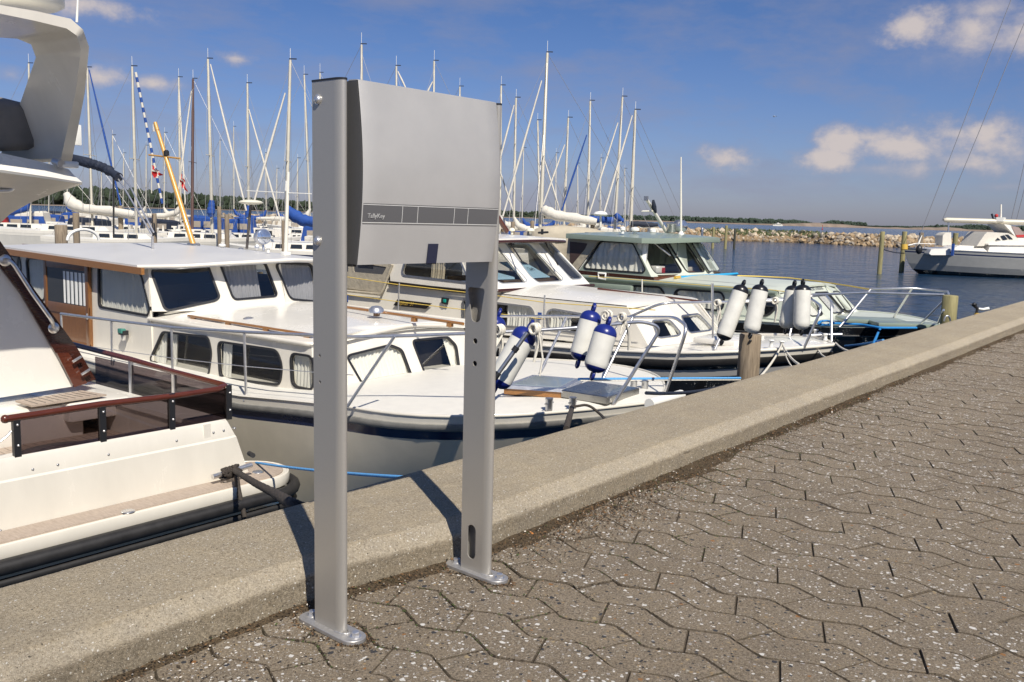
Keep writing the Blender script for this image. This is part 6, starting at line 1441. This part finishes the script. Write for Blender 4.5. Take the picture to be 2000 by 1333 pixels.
sailboat(50, (1241, 216), 1233, -1, ((1235, 226), (1179, 418)), white_cloth, navy_cloth, mr=.075, band=navy, sail_px=([(1232, 437), (1250, 438), (1270, 440), (1285, 440)], [5, 5, 5, 3]), label='rightmost sailing boat of the fleet with radar on its mast')
rn = random.Random(21)
for i, (x, yt, b) in enumerate(((95, 300, 1), (130, 340, -1), (198, 330, -1), (240, 300, 1), (285, 285, 1), (320, 260, -1), (430, 275, 1), (457, 248, -1), (520, 300, 1), (540, 330, -1), (580, 310, 1), (1020, 290, -1), (1085, 300, 1), (1130, 320, -1), (1172, 310, 1), (1222, 330, -1))):
    sailboat(rn.uniform(85, 112), (x + rn.uniform(-3, 3), yt), x, b, None, None, rn.choice([white_cloth, blue_cloth, None]), mr=.05, L_=7.5, label='distant sailing boat, %s thin mast from the left in the back row' % ('first', 'second', 'third', 'fourth', 'fifth', 'sixth', 'seventh', 'eighth', 'ninth', 'tenth', 'eleventh', 'twelfth', 'thirteenth', 'fourteenth', 'fifteenth', 'sixteenth')[i], group='distant sailing boats in the back row')
# small motor boats and hulls filling the berths
def motor(d, x, y, bow, L_, hm, cover=None, label='', band=None, win=True, h=.9, fb=.75, group='small motor boats in the marina', yaw=0, cm=None):
    p = dp(x, y, d); c = V((p.x, p.y, WATER)); ax = (HR * bow * math.cos(yaw) + HF * math.sin(yaw)).normalized()
    t = thing('small_motor_boat', c, label, 'motorboat', group)
    sd = simple_hull(t, c, ax, L_, L_ * .34, fb, hm, band, gel_deck)
    cabin(t, c, ax, sd, -L_ * .08, L_ * .28, L_ * .13, WATER + fb, WATER + fb + h * .6, cm or gelcoat, .5)
    if cover:
        P = lambda a, b, z: c + ax * a + sd * b + V((0, 0, z - c.z)); w = L_ * .14
        rows = [[P(-L_ * .42, -w, WATER + fb), P(L_ * .02, -w, WATER + fb), P(L_ * .02, w, WATER + fb), P(-L_ * .42, w, WATER + fb)],
                [P(-L_ * .40, -w * .95, WATER + fb + h), P(-L_ * .02, -w * .95, WATER + fb + h * 1.1), P(-L_ * .02, w * .95, WATER + fb + h * 1.1), P(-L_ * .40, w * .95, WATER + fb + h)],
                [P(-L_ * .36, -w * .5, WATER + fb + h * 1.12), P(-L_ * .05, -w * .5, WATER + fb + h * 1.22), P(-L_ * .05, w * .5, WATER + fb + h * 1.22), P(-L_ * .36, w * .5, WATER + fb + h * 1.12)]]
        cv = MB().loft(rows, True, True).build('canopy', cover, t, 25)
        for k in range(2):
            a0 = -L_ * .36 + k * L_ * .17; s = -1 if sd.dot(EYE - c) < 0 else 1
            MB().loft([[P(a0, s * w * 1.0, WATER + fb + h * .45), P(a0 + L_ * .12, s * w * 1.0, WATER + fb + h * .45), P(a0 + L_ * .12, s * (w * .97 + .01), WATER + fb + h * .85), P(a0, s * (w * .97 + .01), WATER + fb + h * .85)], [P(a0, s * w * .9, WATER + fb + h * .45), P(a0 + L_ * .12, s * w * .9, WATER + fb + h * .45), P(a0 + L_ * .12, s * w * .9, WATER + fb + h * .85), P(a0, s * w * .9, WATER + fb + h * .85)]], True, True).build('canopy_window', mat('clear_vinyl', (.35, .30, .24), .3), cv, 0)
    return t
blue_hull = mat('blue_boat_paint', (.01, .07, .30), .35)
motor(21, 52, 470, 1, 3.9, blue_hull, blue_cloth, 'small bright blue boat with blue canopy under the yacht bow', h=.75, fb=.60, cm=blue_hull)
motor(30, 378, 478, -1, 4.2, yellow_p, None, 'yellow hulled boat behind the cruiser mast foot', h=.5, fb=.55, cm=gelcoat, band=white_cloth)
motor(28, 450, 482, -1, 2.2, yellow_p, None, 'small yellow boat hull beside the radar scanner post', h=.35, fb=.45)
motor(33, 268, 462, 1, 1.9, red_p, None, 'small red boat hull behind the cruiser roof', h=.45, fb=.5, cm=red_p)
_o = ('first', 'second', 'third', 'fourth', 'fifth', 'sixth', 'seventh', 'eighth', 'ninth', 'tenth', 'eleventh', 'twelfth', 'thirteenth', 'fourteenth', 'fifteenth', 'sixteenth', 'seventeenth', 'eighteenth', 'nineteenth', 'twentieth')
spec = [(60, 95, 425, blue_cloth, 1), (44, 175, 440, white_cloth, -1), (70, 60, 420, blue_cloth, -1), (48, 130, 450, None, 1), (72, 210, 424, white_cloth, 1), (56, 245, 438, None, -1), (80, 300, 420, blue_cloth, 1), (46, 330, 448, None, 1), (62, 380, 430, blue_cloth, -1),
        (52, 432, 442, None, -1), (78, 450, 424, white_cloth, 1), (64, 498, 430, blue_cloth, 1), (48, 520, 446, None, 1), (86, 545, 420, white_cloth, -1), (58, 590, 440, blue_cloth, -1), (40, 12, 446, red_p, 1), (46, 95, 452, white_cloth, 1), (90, 160, 416, blue_cloth, 1), (95, 260, 416, white_cloth, -1), (96, 350, 418, white_cloth, 1), (92, 410, 420, blue_cloth, -1),
        (60, 985, 442, None, 1), (48, 1030, 450, None, -1), (55, 1090, 446, None, 1), (70, 1125, 440, white_cloth, -1), (58, 1150, 448, blue_cloth, 1), (64, 1190, 446, white_cloth, 1), (52, 1225, 450, navy_cloth, -1), (60, 1262, 446, blue_cloth, 1), (75, 1050, 436, blue_cloth, 1), (80, 1100, 436, white_cloth, -1), (70, 1290, 448, None, -1), (44, 985, 455, None, -1)]
hulls = [gelcoat, gelcoat, gel_bright, navy, gelcoat, hull_gr]
words = {id(blue_cloth): 'blue canopy', id(white_cloth): 'white canopy', id(canvas): 'beige canopy', id(red_p): 'red canopy', id(navy_cloth): 'navy canopy'}
for x_ in range(28): spec.append((rn.uniform(56, 110), rn.uniform(-10, 610) if x_ % 3 else rn.uniform(975, 1300), 430, rn.choice([blue_cloth, blue_cloth, white_cloth, navy_cloth, None]), rn.choice([-1, 1])))
spec = [((max(q[0], 57 + (q[1] % 9)) if q[1] < 600 else q[0]),) + tuple(q[1:]) for q in spec]; spec.sort(key=lambda q: q[1]); _cnt = {}
for i, (d, x, y, cv, b) in enumerate(spec):
    hm = hulls[i % 6]; far = 'back' if d > 75 else 'middle' if d > 52 else 'front'
    side = 'left' if x < 600 else 'right'
    hn = 'navy' if hm is navy else 'grey' if hm is hull_gr else 'white'; wn = words.get(id(cv), 'open cockpit'); key = (hn, wn, far, side); _cnt[key] = _cnt.get(key, 0) + 1
    motor(d, x, y, b, rn.uniform(4.2, 6.2) , hm, cv, '%s small %s boat with %s from the left in the %s row, %s side' % (_o[_cnt[key] - 1], hn, wn, far, side), band=navy if i % 3 == 0 else None, h=rn.uniform(.75, 1.1), fb=rn.uniform(.65, .95), yaw=rn.uniform(-.3, .3))
# piles
def pile(px, yt, d, r, m_=pile_m, label='', group='mooring piles', lean=0, z_bot=WATER - 2, cat='mooring pile', notch=True):
    T = dp(px, yt, d); t = thing('mooring_pile', V((T.x, T.y, WATER)), label, cat, group)
    B = V((T.x + lean, T.y, z_bot)); n = 18; rings = []; rr = random.Random(int(px))
    for k in range(12):
        p = B.lerp(T, k / 11); ring = []
        for i in range(n):
            a = 2 * math.pi * i / n; q = r * (1 + .05 * noise.noise(V((math.cos(a) * 2, math.sin(a) * 2, p.z * .6 + px))) + .035 * math.sin(a * 5 + px)); ring.append(p + V((math.cos(a) * q, math.sin(a) * q, 0)))
        rings.append(ring)
    c = T; rings.append([c + (p - c) * .93 + V((0, 0, .012)) for p in rings[-1]])
    MB().loft(rings, True, True).build('post', m_, t, 40)
    return t, T
t, T = pile(1465.5, 655, 9.6, .112, pile_m, 'thick weathered wooden pile against the white bow, nearest one behind the quay', lean=-.02)
MB().lathe([(.014, 0), (.014, .012), (.006, .016)], dp(1465, 666, 9.49), (-.6, -.8, 0), 8).build('bolt', plast_k, t, 60)
t, T = pile(1856, 579, 12.5, .098, pile_g, 'thick greenish wooden pile at the tip of the green cruiser pulpit')
MB().tube([dp(1850 + 6 * math.cos(q), 628 - 11 * math.sin(q), 12.38) for q in [math.pi * k / 10 for k in range(11)]], .012, 6).build('iron_ring', galv, t, 60)
rope('mooring_rope', sag(dp(1130, 741, 7.9), dp(1446, 739, 9.5), .0, 10), .012, rope_lb, 'turquoise blue mooring line running to the thick wooden pile')
rope('mooring_rope', sag(dp(1134, 744, 7.9), dp(1446, 742.5, 9.5), .0, 10), .006, rope_w, 'thin pale line just under the turquoise mooring line')
rope('mooring_rope', sag(dp(1262, 768, 6.9), dp(1425, 752, 8.2), .03, 10), .014, navy_cloth, 'dark rope running right from the bow bollards of the blue striped cruiser')
b_ = zp(1118, 795, -.53)
rope('mooring_rope', arc([b_ + V((-.03, 0, 0)), zp(1150, 790, -.53), zp(1175, 812, -.60), dp(1184, 822, 5.0)], 6, .08), .011, rope_k, 'black mooring rope from the near bollard to the quay edge')
rope('mooring_rope', arc([b_, dp(1112, 815, 5.2), dp(1106, 838, 5.0)], 6, .05), .018, rope_k, 'black rope hanging down the hull under the near bollard')
for x, yt, yb, d, r, m_, lb in ((1724, 453, 530, 54, .13, pile_g, 'tall greenish pile standing alone in the basin left of the grey yacht'), (1767, 453, 505, 58, .15, pile_g, 'greenish pile with yellow band at the grey yacht bow'),
                     (1394, 444, 482, 98, .15, pile_g, 'leftmost of three thin piles before the breakwater'), (1419, 441, 482, 98, .15, pile_g, 'middle pile of three before the breakwater, with white paint'), (1436, 447, 481, 98, .12, mat('dark_pile', (.05, .05, .035), .8), 'dark thin pile, rightmost of three before the breakwater'), (1372, 446, 470, 98, .13, galv, 'pale grey pile by the green cruiser roof edge'),
                     (1800, 455, 478, 70, .16, pile_m, 'short pile behind the rail of the grey yacht'), (1867, 456, 480, 66, .17, pile_g, 'yellowish pile behind the grey yacht mizzen'), (1901, 458, 476, 70, .15, MATS.get('dark_pile', plast_k), 'dark pile beside the white canopy of the grey yacht')):
    t, T = pile(x, yt, d, r, m_, lb)
t = None
for x, yt, d, r, lb in ((119, 441, 19, .12, 'broad pile top left of the white hoop'), (148, 417, 30, .10, 'pile behind the white hoop'), (301, 418, 34, .085, 'pile left of the yellow mast'), (443, 420, 25, .062, 'dark pile right of the yellow mast'), (428, 404, 50, .11, 'tan pile near the blue bag'), (553, 432, 28, .05, 'thin dark pile beside the white aerial'), (235, 403, 55, .14, 'brown pile under the white sail cover'),
                        (1002, 434, 40, .09, 'pile right of the cabinet'), (1040, 432, 46, .1, 'pile near the white sail cover end'), (1158, 432, 48, .12, 'pile before the blue sail cover'), (1236, 436, 50, .1, 'pile beneath the rightmost mast'), (1086, 440, 45, .1, 'brown pile among the white hulls')):
    pile(x, yt, d, r, pile_m, 'wooden marina ' + lb)
# red flags with white crosses
def flag(px, d, pts, label):
    t = thing('flag', dp(*px, d), label, 'flag', 'red and white flags')
    MB().cyl(dp(px[0], px[1] + 60, d), dp(px[0], px[1] - 12, d), .02, 6).build('pole', mast_m, t, 60)
    P = [dp(x, y, d) for x, y in pts]; mb = MB(); n = 6
    rows = [[P[0].lerp(P[1], i / n).lerp(P[3].lerp(P[2], i / n), j / n) + HF * .08 * math.sin(i * 1.3 + j * 1.1) for j in range(n + 1)] for i in range(n + 1)]
    mb.loft(rows, False, False); mb.build('cloth', mat('red_flag', (.50, .02, .02), .8), t, 60)
    mw = MB(); off = (EYE - P[0]).normalized() * .02
    mw.loft([[p + off for p in rows[k]] for k in (2, 3)], False, False); mw.add([rows[i][j] + off * 1.3 for i in range(n + 1) for j in (3, 4)], [[2 * i, 2 * i + 1, 2 * i + 3, 2 * i + 2] for i in range(n)]); mw.build('cross', white_cloth, t, 60)
flag((296, 318), 32, [(296, 322), (299, 348), (318, 342), (308, 333)], 'dark red flag with white cross left of the yellow mast')
flag((353, 335), 30, [(353, 338), (352, 362), (366, 376), (359, 350)], 'hanging red flag with white cross right of the yellow mast')
# ================================================================== grey ketch, far right
def grey_yacht():
    d = 56
    P = lambda x, y, dd=0: dp(x, y, d + dd)
    B0 = P(1764, 505); c = V((B0.x, B0.y, WATER)) + HR * 8.6
    t = thing('sailing_yacht', c, 'big silver grey sailing yacht with white deckhouse and long furled boom, far right', 'sailing yacht')
    ax = -HR; sd = V((-ax.y, ax.x, 0)); L_ = 17.2; W_b = 4.4
    rows = []
    for dep, wf, st in ((0, 1, 0.0), (.16, 1, .003), (.24, 1, .004), (.30, 1, .005), (.9, .97, .02), (1.25, .90, .035), (1.42, .84, .05), (1.8, .6, .08)):
        pl, pr = [], []
        for i in range(29):
            s = i / 28; w = W_b / 2 * wf * max(.01, 1 - max(0, (s - .5) / .5) ** 2.6) * (1 - .2 * max(0, (.25 - s) / .25)); x = -L_ / 2 + L_ * s - L_ * st * s
            z = WATER + 1.40 + .16 * (s - .35) ** 2 * 2 - dep
            pl.append(c + ax * x + sd * w + V((0, 0, z - c.z))); pr.append(c + ax * x - sd * w + V((0, 0, z - c.z)))
        rows.append(pl + pr[::-1])
    mb = MB()
    for k, (a, b) in enumerate(zip(rows[:-1], rows[1:])): mb.loft([a, b], False, False, mi=1 if k in (1,) else 2 if k >= 5 else 0); mb.add([a[0], a[-1], b[-1], b[0]], [[0, 1, 2, 3]])
    mb.build('hull', [hull_gr, navy, hull_dk], t, 40)
    n = len(rows[0]) // 2; MB().loft([[a, b] for a, b in zip(rows[0][:n], rows[0][n:][::-1])], False, False).build('deck', gel_deck, t, 0)
    w = MB(); w.tube([p + V((0, 0, .02)) for p in rows[0]], .035, 5); w.build('toe_rail', galv, t, 60)
    def blk(name, pts, y0, y1, m_, par=t, taper=.85):
        a = [P(x, y) for x, y in pts]; k = [p - HF * (-y0) for p in a]; f = [p + HF * y1 for p in a]
        return MB().loft([[p + HF * y0 for p in a], f], True, True).build(name, m_, par, 20)
    blk('foredeck_trunk', [(1796, 494), (1800, 486), (1850, 484), (1900, 484), (1915, 497), (1800, 497)], -1.3, 1.3, gel_bright)
    blk('coachroof', [(1905, 497), (1910, 480), (1955, 478), (2080, 480), (2080, 503), (1905, 500)], -1.4, 1.4, gel_bright)
    blk('trunk_top', [(1848, 486), (1862, 479), (1915, 481), (1910, 488)], -.8, .8, gel_bright)
    for x0, x1, y in ((1836, 1852, 491), (1861, 1877, 492)): blk('port_light', [(x0, y - 1.5), (x1, y - 1.2), (x1, y + 2.2), (x0, y + 2)], -1.33, -1.29, MATS['far_window'])
    hs = blk('deckhouse', [(1910, 499), (1928, 478), (2080, 480), (2080, 504)], -1.25, 1.25, gel_bright)
    for q in ([(1914, 487), (1922, 481), (1922, 491)], [(1924, 481), (1957, 481), (1956, 493), (1923, 492)], [(1963, 482), (1990, 482), (1998, 486), (1998, 494), (1965, 494)]):
        blk('window', q, -1.28, -1.24, MATS['far_window'], hs)
    blk('deckhouse_roof', [(1906, 475), (1930, 469), (1990, 470), (2080, 474), (2080, 479), (1906, 478)], -1.5, 1.5, gel_bright)
    cn = blk('spray_canopy', [(1890, 480), (1905, 458), (1910, 453), (1950, 455), (1965, 462), (1972, 470), (1930, 470), (1905, 480)], -1.1, 1.1, white_cloth)
    for q in ([(1925, 469), (1930, 464), (1936, 469)], [(1935, 461), (1942, 459), (1949, 467), (1940, 469)], [(1944, 458), (1950, 458), (1959, 467), (1952, 467)]): blk('canopy_window', q, -1.13, -1.09, MATS['far_window'], cn)
    blk('pilot_screen', [(1944, 438), (1956, 440), (1990, 463), (2080, 466), (2080, 472), (1975, 472)], -1.0, 1.0, gel_bright)
    blk('screen_glass', [(1958, 442), (1972, 444), (1984, 459), (1967, 461)], -1.03, -.9, mat('pinkish_shade', (.30, .22, .20), .5)); blk('red_trim', [(1966, 459), (1984, 458), (2000, 452), (2000, 456), (1985, 463), (1968, 463)], -1.06, -.95, red_p)
    blk('dinghy_cover', [(1834, 460), (1838, 456), (1850, 454), (1851, 478), (1833, 480)], -.5, .5, white_cloth)
    b0, b1 = P(1843, 430), P(2100, 438); bm_ = MB().tube([b0, b0.lerp(b1, .02), b1], [.08, .15, .17], 12).build('boom', mast_m, t, 60)
    MB().cyl(P(1853, 434), P(1851, 480), .05, 8).build('boom_crutch', galv, t, 60)
    MB().tube([P(1955, 432), P(1955, 400)], .05, 8).build('radar_mast', mast_w, t, 60); MB().box(P(1955, 429), (.7, .4, .25)).build('lamp_rack', plast_w, t, 0); MB().sphere(P(1946, 422), .12, 8).build('red_lamp', red_p, t, 60)
    MB().tube([P(1937, 418), P(1940, 428), P(1950, 430)], .06, 6).build('horn', navy_cloth, t, 60)
    for x in (1788, 1806, 1826, 1912, 1921, 1943, 1954): MB().cyl(P(x, 497), P(x, 475 if x > 1900 else 478), .02, 5).build('stanchion', galv, t, 0)
    MB().tube([P(1772, 480), P(1788, 476), P(1826, 477), P(1845, 479)], .02, 5).build('guard_rail', galv, t, 0)
    MB().tube([P(1770, 505), P(1772, 480), P(1790, 478)], .03, 6).build('pulpit', galv, t, 0)
    MB().sphere(P(1795, 488, -1.3), .28, 10, (.7, .7, 1)).build('black_fender', plast_k, t, 60)
    MB().box(P(1861, 488, -1.6), (.25, .12, .7)).build('blue_fender', blue_cloth, t, 0)
    # wires rising out of frame
    for (x0, y0), (x1, y1) in (((1793, 470), (2052, -200)), ((1840, 432), (2090, -170)), ((1975, 430), (2110, -150)), ((1985, 432), (2110, -60))):
        MB().cyl(P(x0, y0), P(x1, y1), .020, 4).build('stay', wire_m, t, 0)
    M0 = P(2108, 440); MB().tube([M0, P(2085, -260)], .13, 8).build('mast', mast_m, t, 60)
    MB().lathe([(.02, 0), (.06, .1), (.02, .6)], P(1793, 478), (P(1810, 438) - P(1793, 478)), 8).build('furler_drum', plast_w, t, 60)
grey_yacht()
rope('mooring_rope', sag(dp(1727, 488, 54), dp(1766, 495, 56), .05, 6), .03, navy_cloth, 'dark line between the lone basin pile and the grey yacht')
y_ = MB().cyl(dp(1766, 488, 55.6), dp(1766, 478, 55.6), .21, 10).build('yellow_collar', yellow_p, None, 60); tag(y_, 'yellow and orange collar wrapped round the pile at the grey yacht bow', 'fender')

# ================================================================== breakwater of boulders
rock_ms = [stone_material('boulder_%s' % n_, a, b, [(3.0, .3, [(0, b)], .4, .7)], .05, 3.5) for n_, a, b in (('tan', (.24, .17, .10), (.48, .36, .23)), ('grey', (.19, .165, .135), (.38, .33, .27)), ('pale', (.36, .30, .22), (.62, .53, .41)), ('brown', (.14, .10, .06), (.28, .20, .12)))]
def rock_mesh(seed):
    bm = bmesh.new(); bmesh.ops.create_icosphere(bm, subdivisions=1, radius=1); rr = random.Random(seed)
    for v in bm.verts: v.co *= rr.uniform(.72, 1.12)
    me = bpy.data.meshes.new('boulder'); bm.to_mesh(me); bm.free(); return me
RM = []
for k in range(8):
    me = rock_mesh(40 + k); me.materials.append(rock_ms[k % 3 if k < 6 else (2 if k == 6 else 0)]); RM.append(me)
def bw_line(px):
    """front waterline and crest of the breakwater along the picture, as world points"""
    yb = interp([(-100, 418), (0, 420), (560, 440), (960, 452), (1300, 468), (1390, 470), (1552, 474), (1650, 479), (1760, 484), (2000, 490), (2100, 492)], px)
    return zp(px, yb, WATER)
bw = thing('breakwater', bw_line(1600), 'long breakwater of tan and grey boulders across the basin', 'breakwater')
core = MB(); rows = []
pxs_ = [430 + i * 20 for i in range(86)]
for px in pxs_:
    a = bw_line(px); f = V((a.x, a.y, 0)).normalized(); h = 1.72
    rows.append([a - V((0, 0, 1)), a + f * .3 + V((0, 0, .2)), a + f * 2.6 + V((0, 0, h * .85)), a + f * 4.2 + V((0, 0, h * .85)), a + f * 8 - V((0, 0, 1))])
core.loft(rows, False, False); core.build('core', rock_ms[3], bw, 0)
rk = random.Random(8); cand = []
px = 440.0
while px < 2100:
    a = bw_line(px); f = V((a.x, a.y, 0)).normalized(); dist = V((a.x, a.y, 0)).length; step = 0.50 * FPX / dist
    for row in range(7):
        t_ = row / 6; size = rk.uniform(.24, .54) * (1.25 if row > 3 else .75); 
        if rk.random() < .13: size *= 1.4
        p = a + f * (t_ * 3.0 + rk.uniform(-.25, .25)) + V((0, 0, .0 + t_ * 1.45 + rk.uniform(-.12, .14))) + HR * rk.uniform(-.4, .4)
        cand.append((p, size, row))
    px += step * rk.uniform(.85, 1.2)
order = sorted(range(len(cand)), key=lambda i: -(cand[i][1] / (cand[i][0] - EYE).length if 1380 < (1000 + FPX * (cand[i][0] - EYE).dot(CR) / (cand[i][0] - EYE).dot(CW)) < 1960 else 0))
near_r = set(order[:290]); rmb = MB()
for i, (p, s, row) in enumerate(cand):
    k = rk.randrange(8) if row > 1 else rk.choice([1, 4, 7]); me = RM[k]
    M = Matrix.Translation(p) @ Matrix.Rotation(rk.uniform(0, 6.28), 4, 'Z') @ Matrix.Rotation(rk.uniform(-.5, .5), 4, 'X') @ Matrix.Diagonal((s * rk.uniform(.8, 1.3), s * rk.uniform(.7, 1.1), s * rk.uniform(.6, .9), 1))
    if i in near_r:
        o = bpy.data.objects.new('boulder', me); COL.objects.link(o); o.parent = bw; M2 = M.copy(); M2.translation -= bw.location; o.matrix_local = M2
    else: rmb.add([M @ v.co for v in me.vertices], [list(f.vertices) for f in me.polygons], 3 if row < 1 else (k % 3))
o = rmb.build('smaller_boulders', rock_ms, bw, 0, recalc=False); o['kind'] = 'stuff'
gr = MB(); 
for i in range(900):
    px = rk.choice([1455, 1490, 1540, 1580, 1400]) + rk.gauss(0, 20); a = bw_line(px); f = V((a.x, a.y, 0)).normalized(); t_ = rk.uniform(.45, 1.0); p = a + f * (t_ * 3.0) + V((0, 0, t_ * 1.5 + .25)); s = rk.uniform(.1, .22); q = rk.uniform(0, 6.28); e = V((math.cos(q), math.sin(q), .2)) * s
    gr.add([p - e, p + e, p + V((0, 0, s * 1.8)) + e * rk.uniform(-1, 1)], [[0, 1, 2]])
o = gr.build('shore_weeds', mat('shore_weed', (.10, .12, .05), .9), bw, 0, recalc=False); o['kind'] = 'stuff'

# ================================================================== far coast
coast_m = mat('sandy_bluff', (.20, .155, .12), .95, nscale=.01, namt=.35); field_m = mat('coast_field', (.14, .14, .09), .95, nscale=.005, namt=.3)
tree_m = mat('far_foliage', (.030, .048, .032), .95, nscale=.05, namt=.5); tree_n = mat('shore_foliage', (.022, .034, .016), .95, nscale=.2, namt=.5)
def land(x0, x1, dist, prof, name, step=8):
    """strip of coast: profile gives (px, land height in m)"""
    mb = MB(); rows = []
    n = int((x1 - x0) / step)
    for i in range(n + 1):
        px = x0 + (x1 - x0) * i / n; r_ = ray(px, 440); f = V((r_.x, r_.y, 0)).normalized(); D_ = interp([(a, b) for a, b, c_ in dist], px); h = interp(prof, px) * (1 + .25 * noise.noise(V((px * .05, 1, 0)))); b = f * D_ + V((0, 0, WATER - .5))
        rows.append([b, b + f * 6 + V((0, 0, 1.2)), b + f * 25 + V((0, 0, h * .75)), b + f * 90 + V((0, 0, h)), b + f * 700 + V((0, 0, h * 1.1))])
    mb.loft(rows, False, False); o = mb.build(name, [coast_m], None, 0); return tag(o, kind='structure')
dR = [(1200, 3400, 0), (1500, 3400, 0), (1650, 3900, 0), (1900, 4300, 0), (2200, 4600, 0)]
land(1150, 2300, dR, [(1150, 5), (1500, 6), (1560, 12), (1600, 16), (1640, 14), (1700, 6), (1780, 8), (1850, 15), (1900, 8), (2300, 6)], 'far_coast')
dL = [(-400, 1000, 0), (250, 1100, 0), (620, 1500, 0), (1080, 2600, 0), (1300, 3200, 0)]
land(-400, 1230, dL, [(-400, 1.5), (700, 1.5), (1230, 4)], 'left_coast')
def wood(x0, x1, dist, hgt, name, seed, m_, n, base=6, width=60):
    rr = random.Random(seed); mb = MB()
    ico = bmesh.new(); bmesh.ops.create_icosphere(ico, subdivisions=1, radius=1); iv = [v.co.copy() for v in ico.verts]; fi = [[v.index for v in f.verts] for f in ico.faces]; ico.free()
    for k in range(n):
        px = rr.uniform(x0, x1); r_ = ray(px, 440); f = V((r_.x, r_.y, 0)).normalized(); D_ = interp([(a, b) for a, b, c_ in dist], px) + 90 + rr.uniform(0, width); h = interp(hgt, px)
        if h <= 0 or noise.noise(V((px * .06, seed, 0))) < -.55: continue
        h *= rr.uniform(.72, 1.12) * (1 + .25 * noise.noise(V((px * .11, 5, seed)))); zb_ = WATER + base
        w = h * rr.uniform(.35, .55) + 1.5
        for q in range(3):
            c = f * (D_ + rr.uniform(-4, 4)) + HR * rr.uniform(-w * .6, w * .6) + V((0, 0, zb_ + h * (.16 + .32 * q) * rr.uniform(.85, 1.1))); s = w * (1 - .22 * q)
            mb.add([c + V((v.x * s * rr.uniform(.7, 1.2), v.y * s, v.z * h * .30 * rr.uniform(.7, 1.25))) for v in iv], fi)
    o = mb.build(name, m_, None, 0, recalc=False); return tag(o, kind='stuff')
wood(-400, 640, dL, [(-400, 17), (60, 18), (300, 18), (460, 16), (620, 14)], 'shore_wood', 3, tree_n, 2600, 1)
wood(620, 1160, dL, [(620, 14), (960, 15), (1060, 16), (1110, 8), (1160, 5)], 'shore_wood', 4, tree_n, 1300, 1)
wood(1100, 1600, dR, [(1100, 12), (1300, 17), (1560, 16), (1600, 8)], 'far_wood', 5, tree_m, 2400, 4)
wood(1600, 1690, dR, [(1600, 4), (1625, 15), (1690, 12)], 'far_wood', 6, tree_m, 400, 10)
wood(1690, 2300, dR, [(1690, 5), (1730, 6), (1800, 8), (1830, 16), (1870, 14), (1900, 20), (2300, 18)], 'far_wood', 7, tree_m, 1500, 6)
# ferry, marker, house
p = zp(1519, 441.6, WATER + .0) if False else dp(1519, 441, 2200); c = V((p.x, p.y, WATER)); fy = thing('ferry', c, 'tiny white ferry crossing in front of the far coast', 'ferry')
def fb_(name, x0, x1, z0, z1, m_): MB().box(c + HR * ((x0 + x1) / 2) + V((0, 0, (z0 + z1) / 2)), (x1 - x0, 8, z1 - z0), (HR, HF, V((0, 0, 1)))).build(name, m_, fy, 0)
fb_('hull', -13, 11, 0, 2.6, gelcoat); fb_('saloon_block', -8, 9, 2.6, 4.6, gelcoat); fb_('bridge', -3, 5, 4.6, 6.4, gelcoat); fb_('funnel', -1, 1, 6.4, 8, plast_w); MB().box(c + HR * 0 - HF * 4.1 + V((0, 0, 3.6)), (14, .3, .7), (HR, HF, V((0, 0, 1)))).build('window_band', MATS['far_window'], fy, 0)
p = dp(1606, 449, 700); mk = thing('channel_marker', V((p.x, p.y, WATER)), 'thin red channel marker standing in the sound beyond the breakwater', 'channel marker')
MB().lathe([(.5, 0), (.5, .8), (.14, 1.0), (.12, 2.8)], V((p.x, p.y, WATER)), (0, 0, 1), 8).build('pole', red_p, mk, 40); MB().box(V((p.x, p.y, WATER + 3.1)), (.5, .5, .5)).build('topmark', red_p, mk, 0)
p = dp(1667, 440, 3950); q = V((p.x, p.y, WATER + 8)) - HF * 60; hh = thing('coast_house', q, 'tiny white house with red roof on the far coast', 'house')
MB().box(q + V((0, 0, 3)), (22, 12, 7), (HR, HF, V((0, 0, 1)))).build('wall', gelcoat, hh, 0); MB().loft([[q + HR * s * 12 + HF * (-7) + V((0, 0, 6)), q + HR * s * 12 + V((0, 0, 12)), q + HR * s * 12 + HF * 7 + V((0, 0, 6))] for s in (-1, 1)], True, True).build('roof', mat('red_tile', (.30, .07, .04), .8), hh, 0)
# gull far up, and the fitting peeping over the quay edge
g0 = dp(1512, 228, 40); gl = MB()
for s in (-1, 1): gl.loft([[g0 + HR * s * x + V((0, 0, z)) + HF * y for y in (-.05, .05)] for x, z in ((0, 0), (.06, .03), (.11, .0))], False, False)
gl.lathe([(.005, -.12), (.025, -.05), (.03, .03), (.012, .09), (.0, .13)], g0, HF, 8); tag(gl.build('gull', plast_w, None, 40), 'tiny white gull high in the blue sky', 'bird')
k = thing('quay_lamp', dp(1903, 604, 13), 'small black and white fitting on a yellow base peeping over the quay edge', 'lamp')
MB().cyl(dp(1908, 612, 13), dp(1907, 640, 13), .035, 10).build('base', yellow_p, k, 60); MB().tube([dp(1907, 612, 13), dp(1909, 603, 13), dp(1900, 594, 13)], [.02, .022, .03], 8).build('arm', plast_k, k, 60); MB().sphere(dp(1903, 595, 13), .035, 10, (1.4, 1, .8)).build('head', plast_k, k, 60)
MB().tube([dp(1909, 603, 13), dp(1920, 605, 13), dp(1931, 603, 13)], [.014, .02, .024], 8).build('white_arm', plast_w, k, 60)
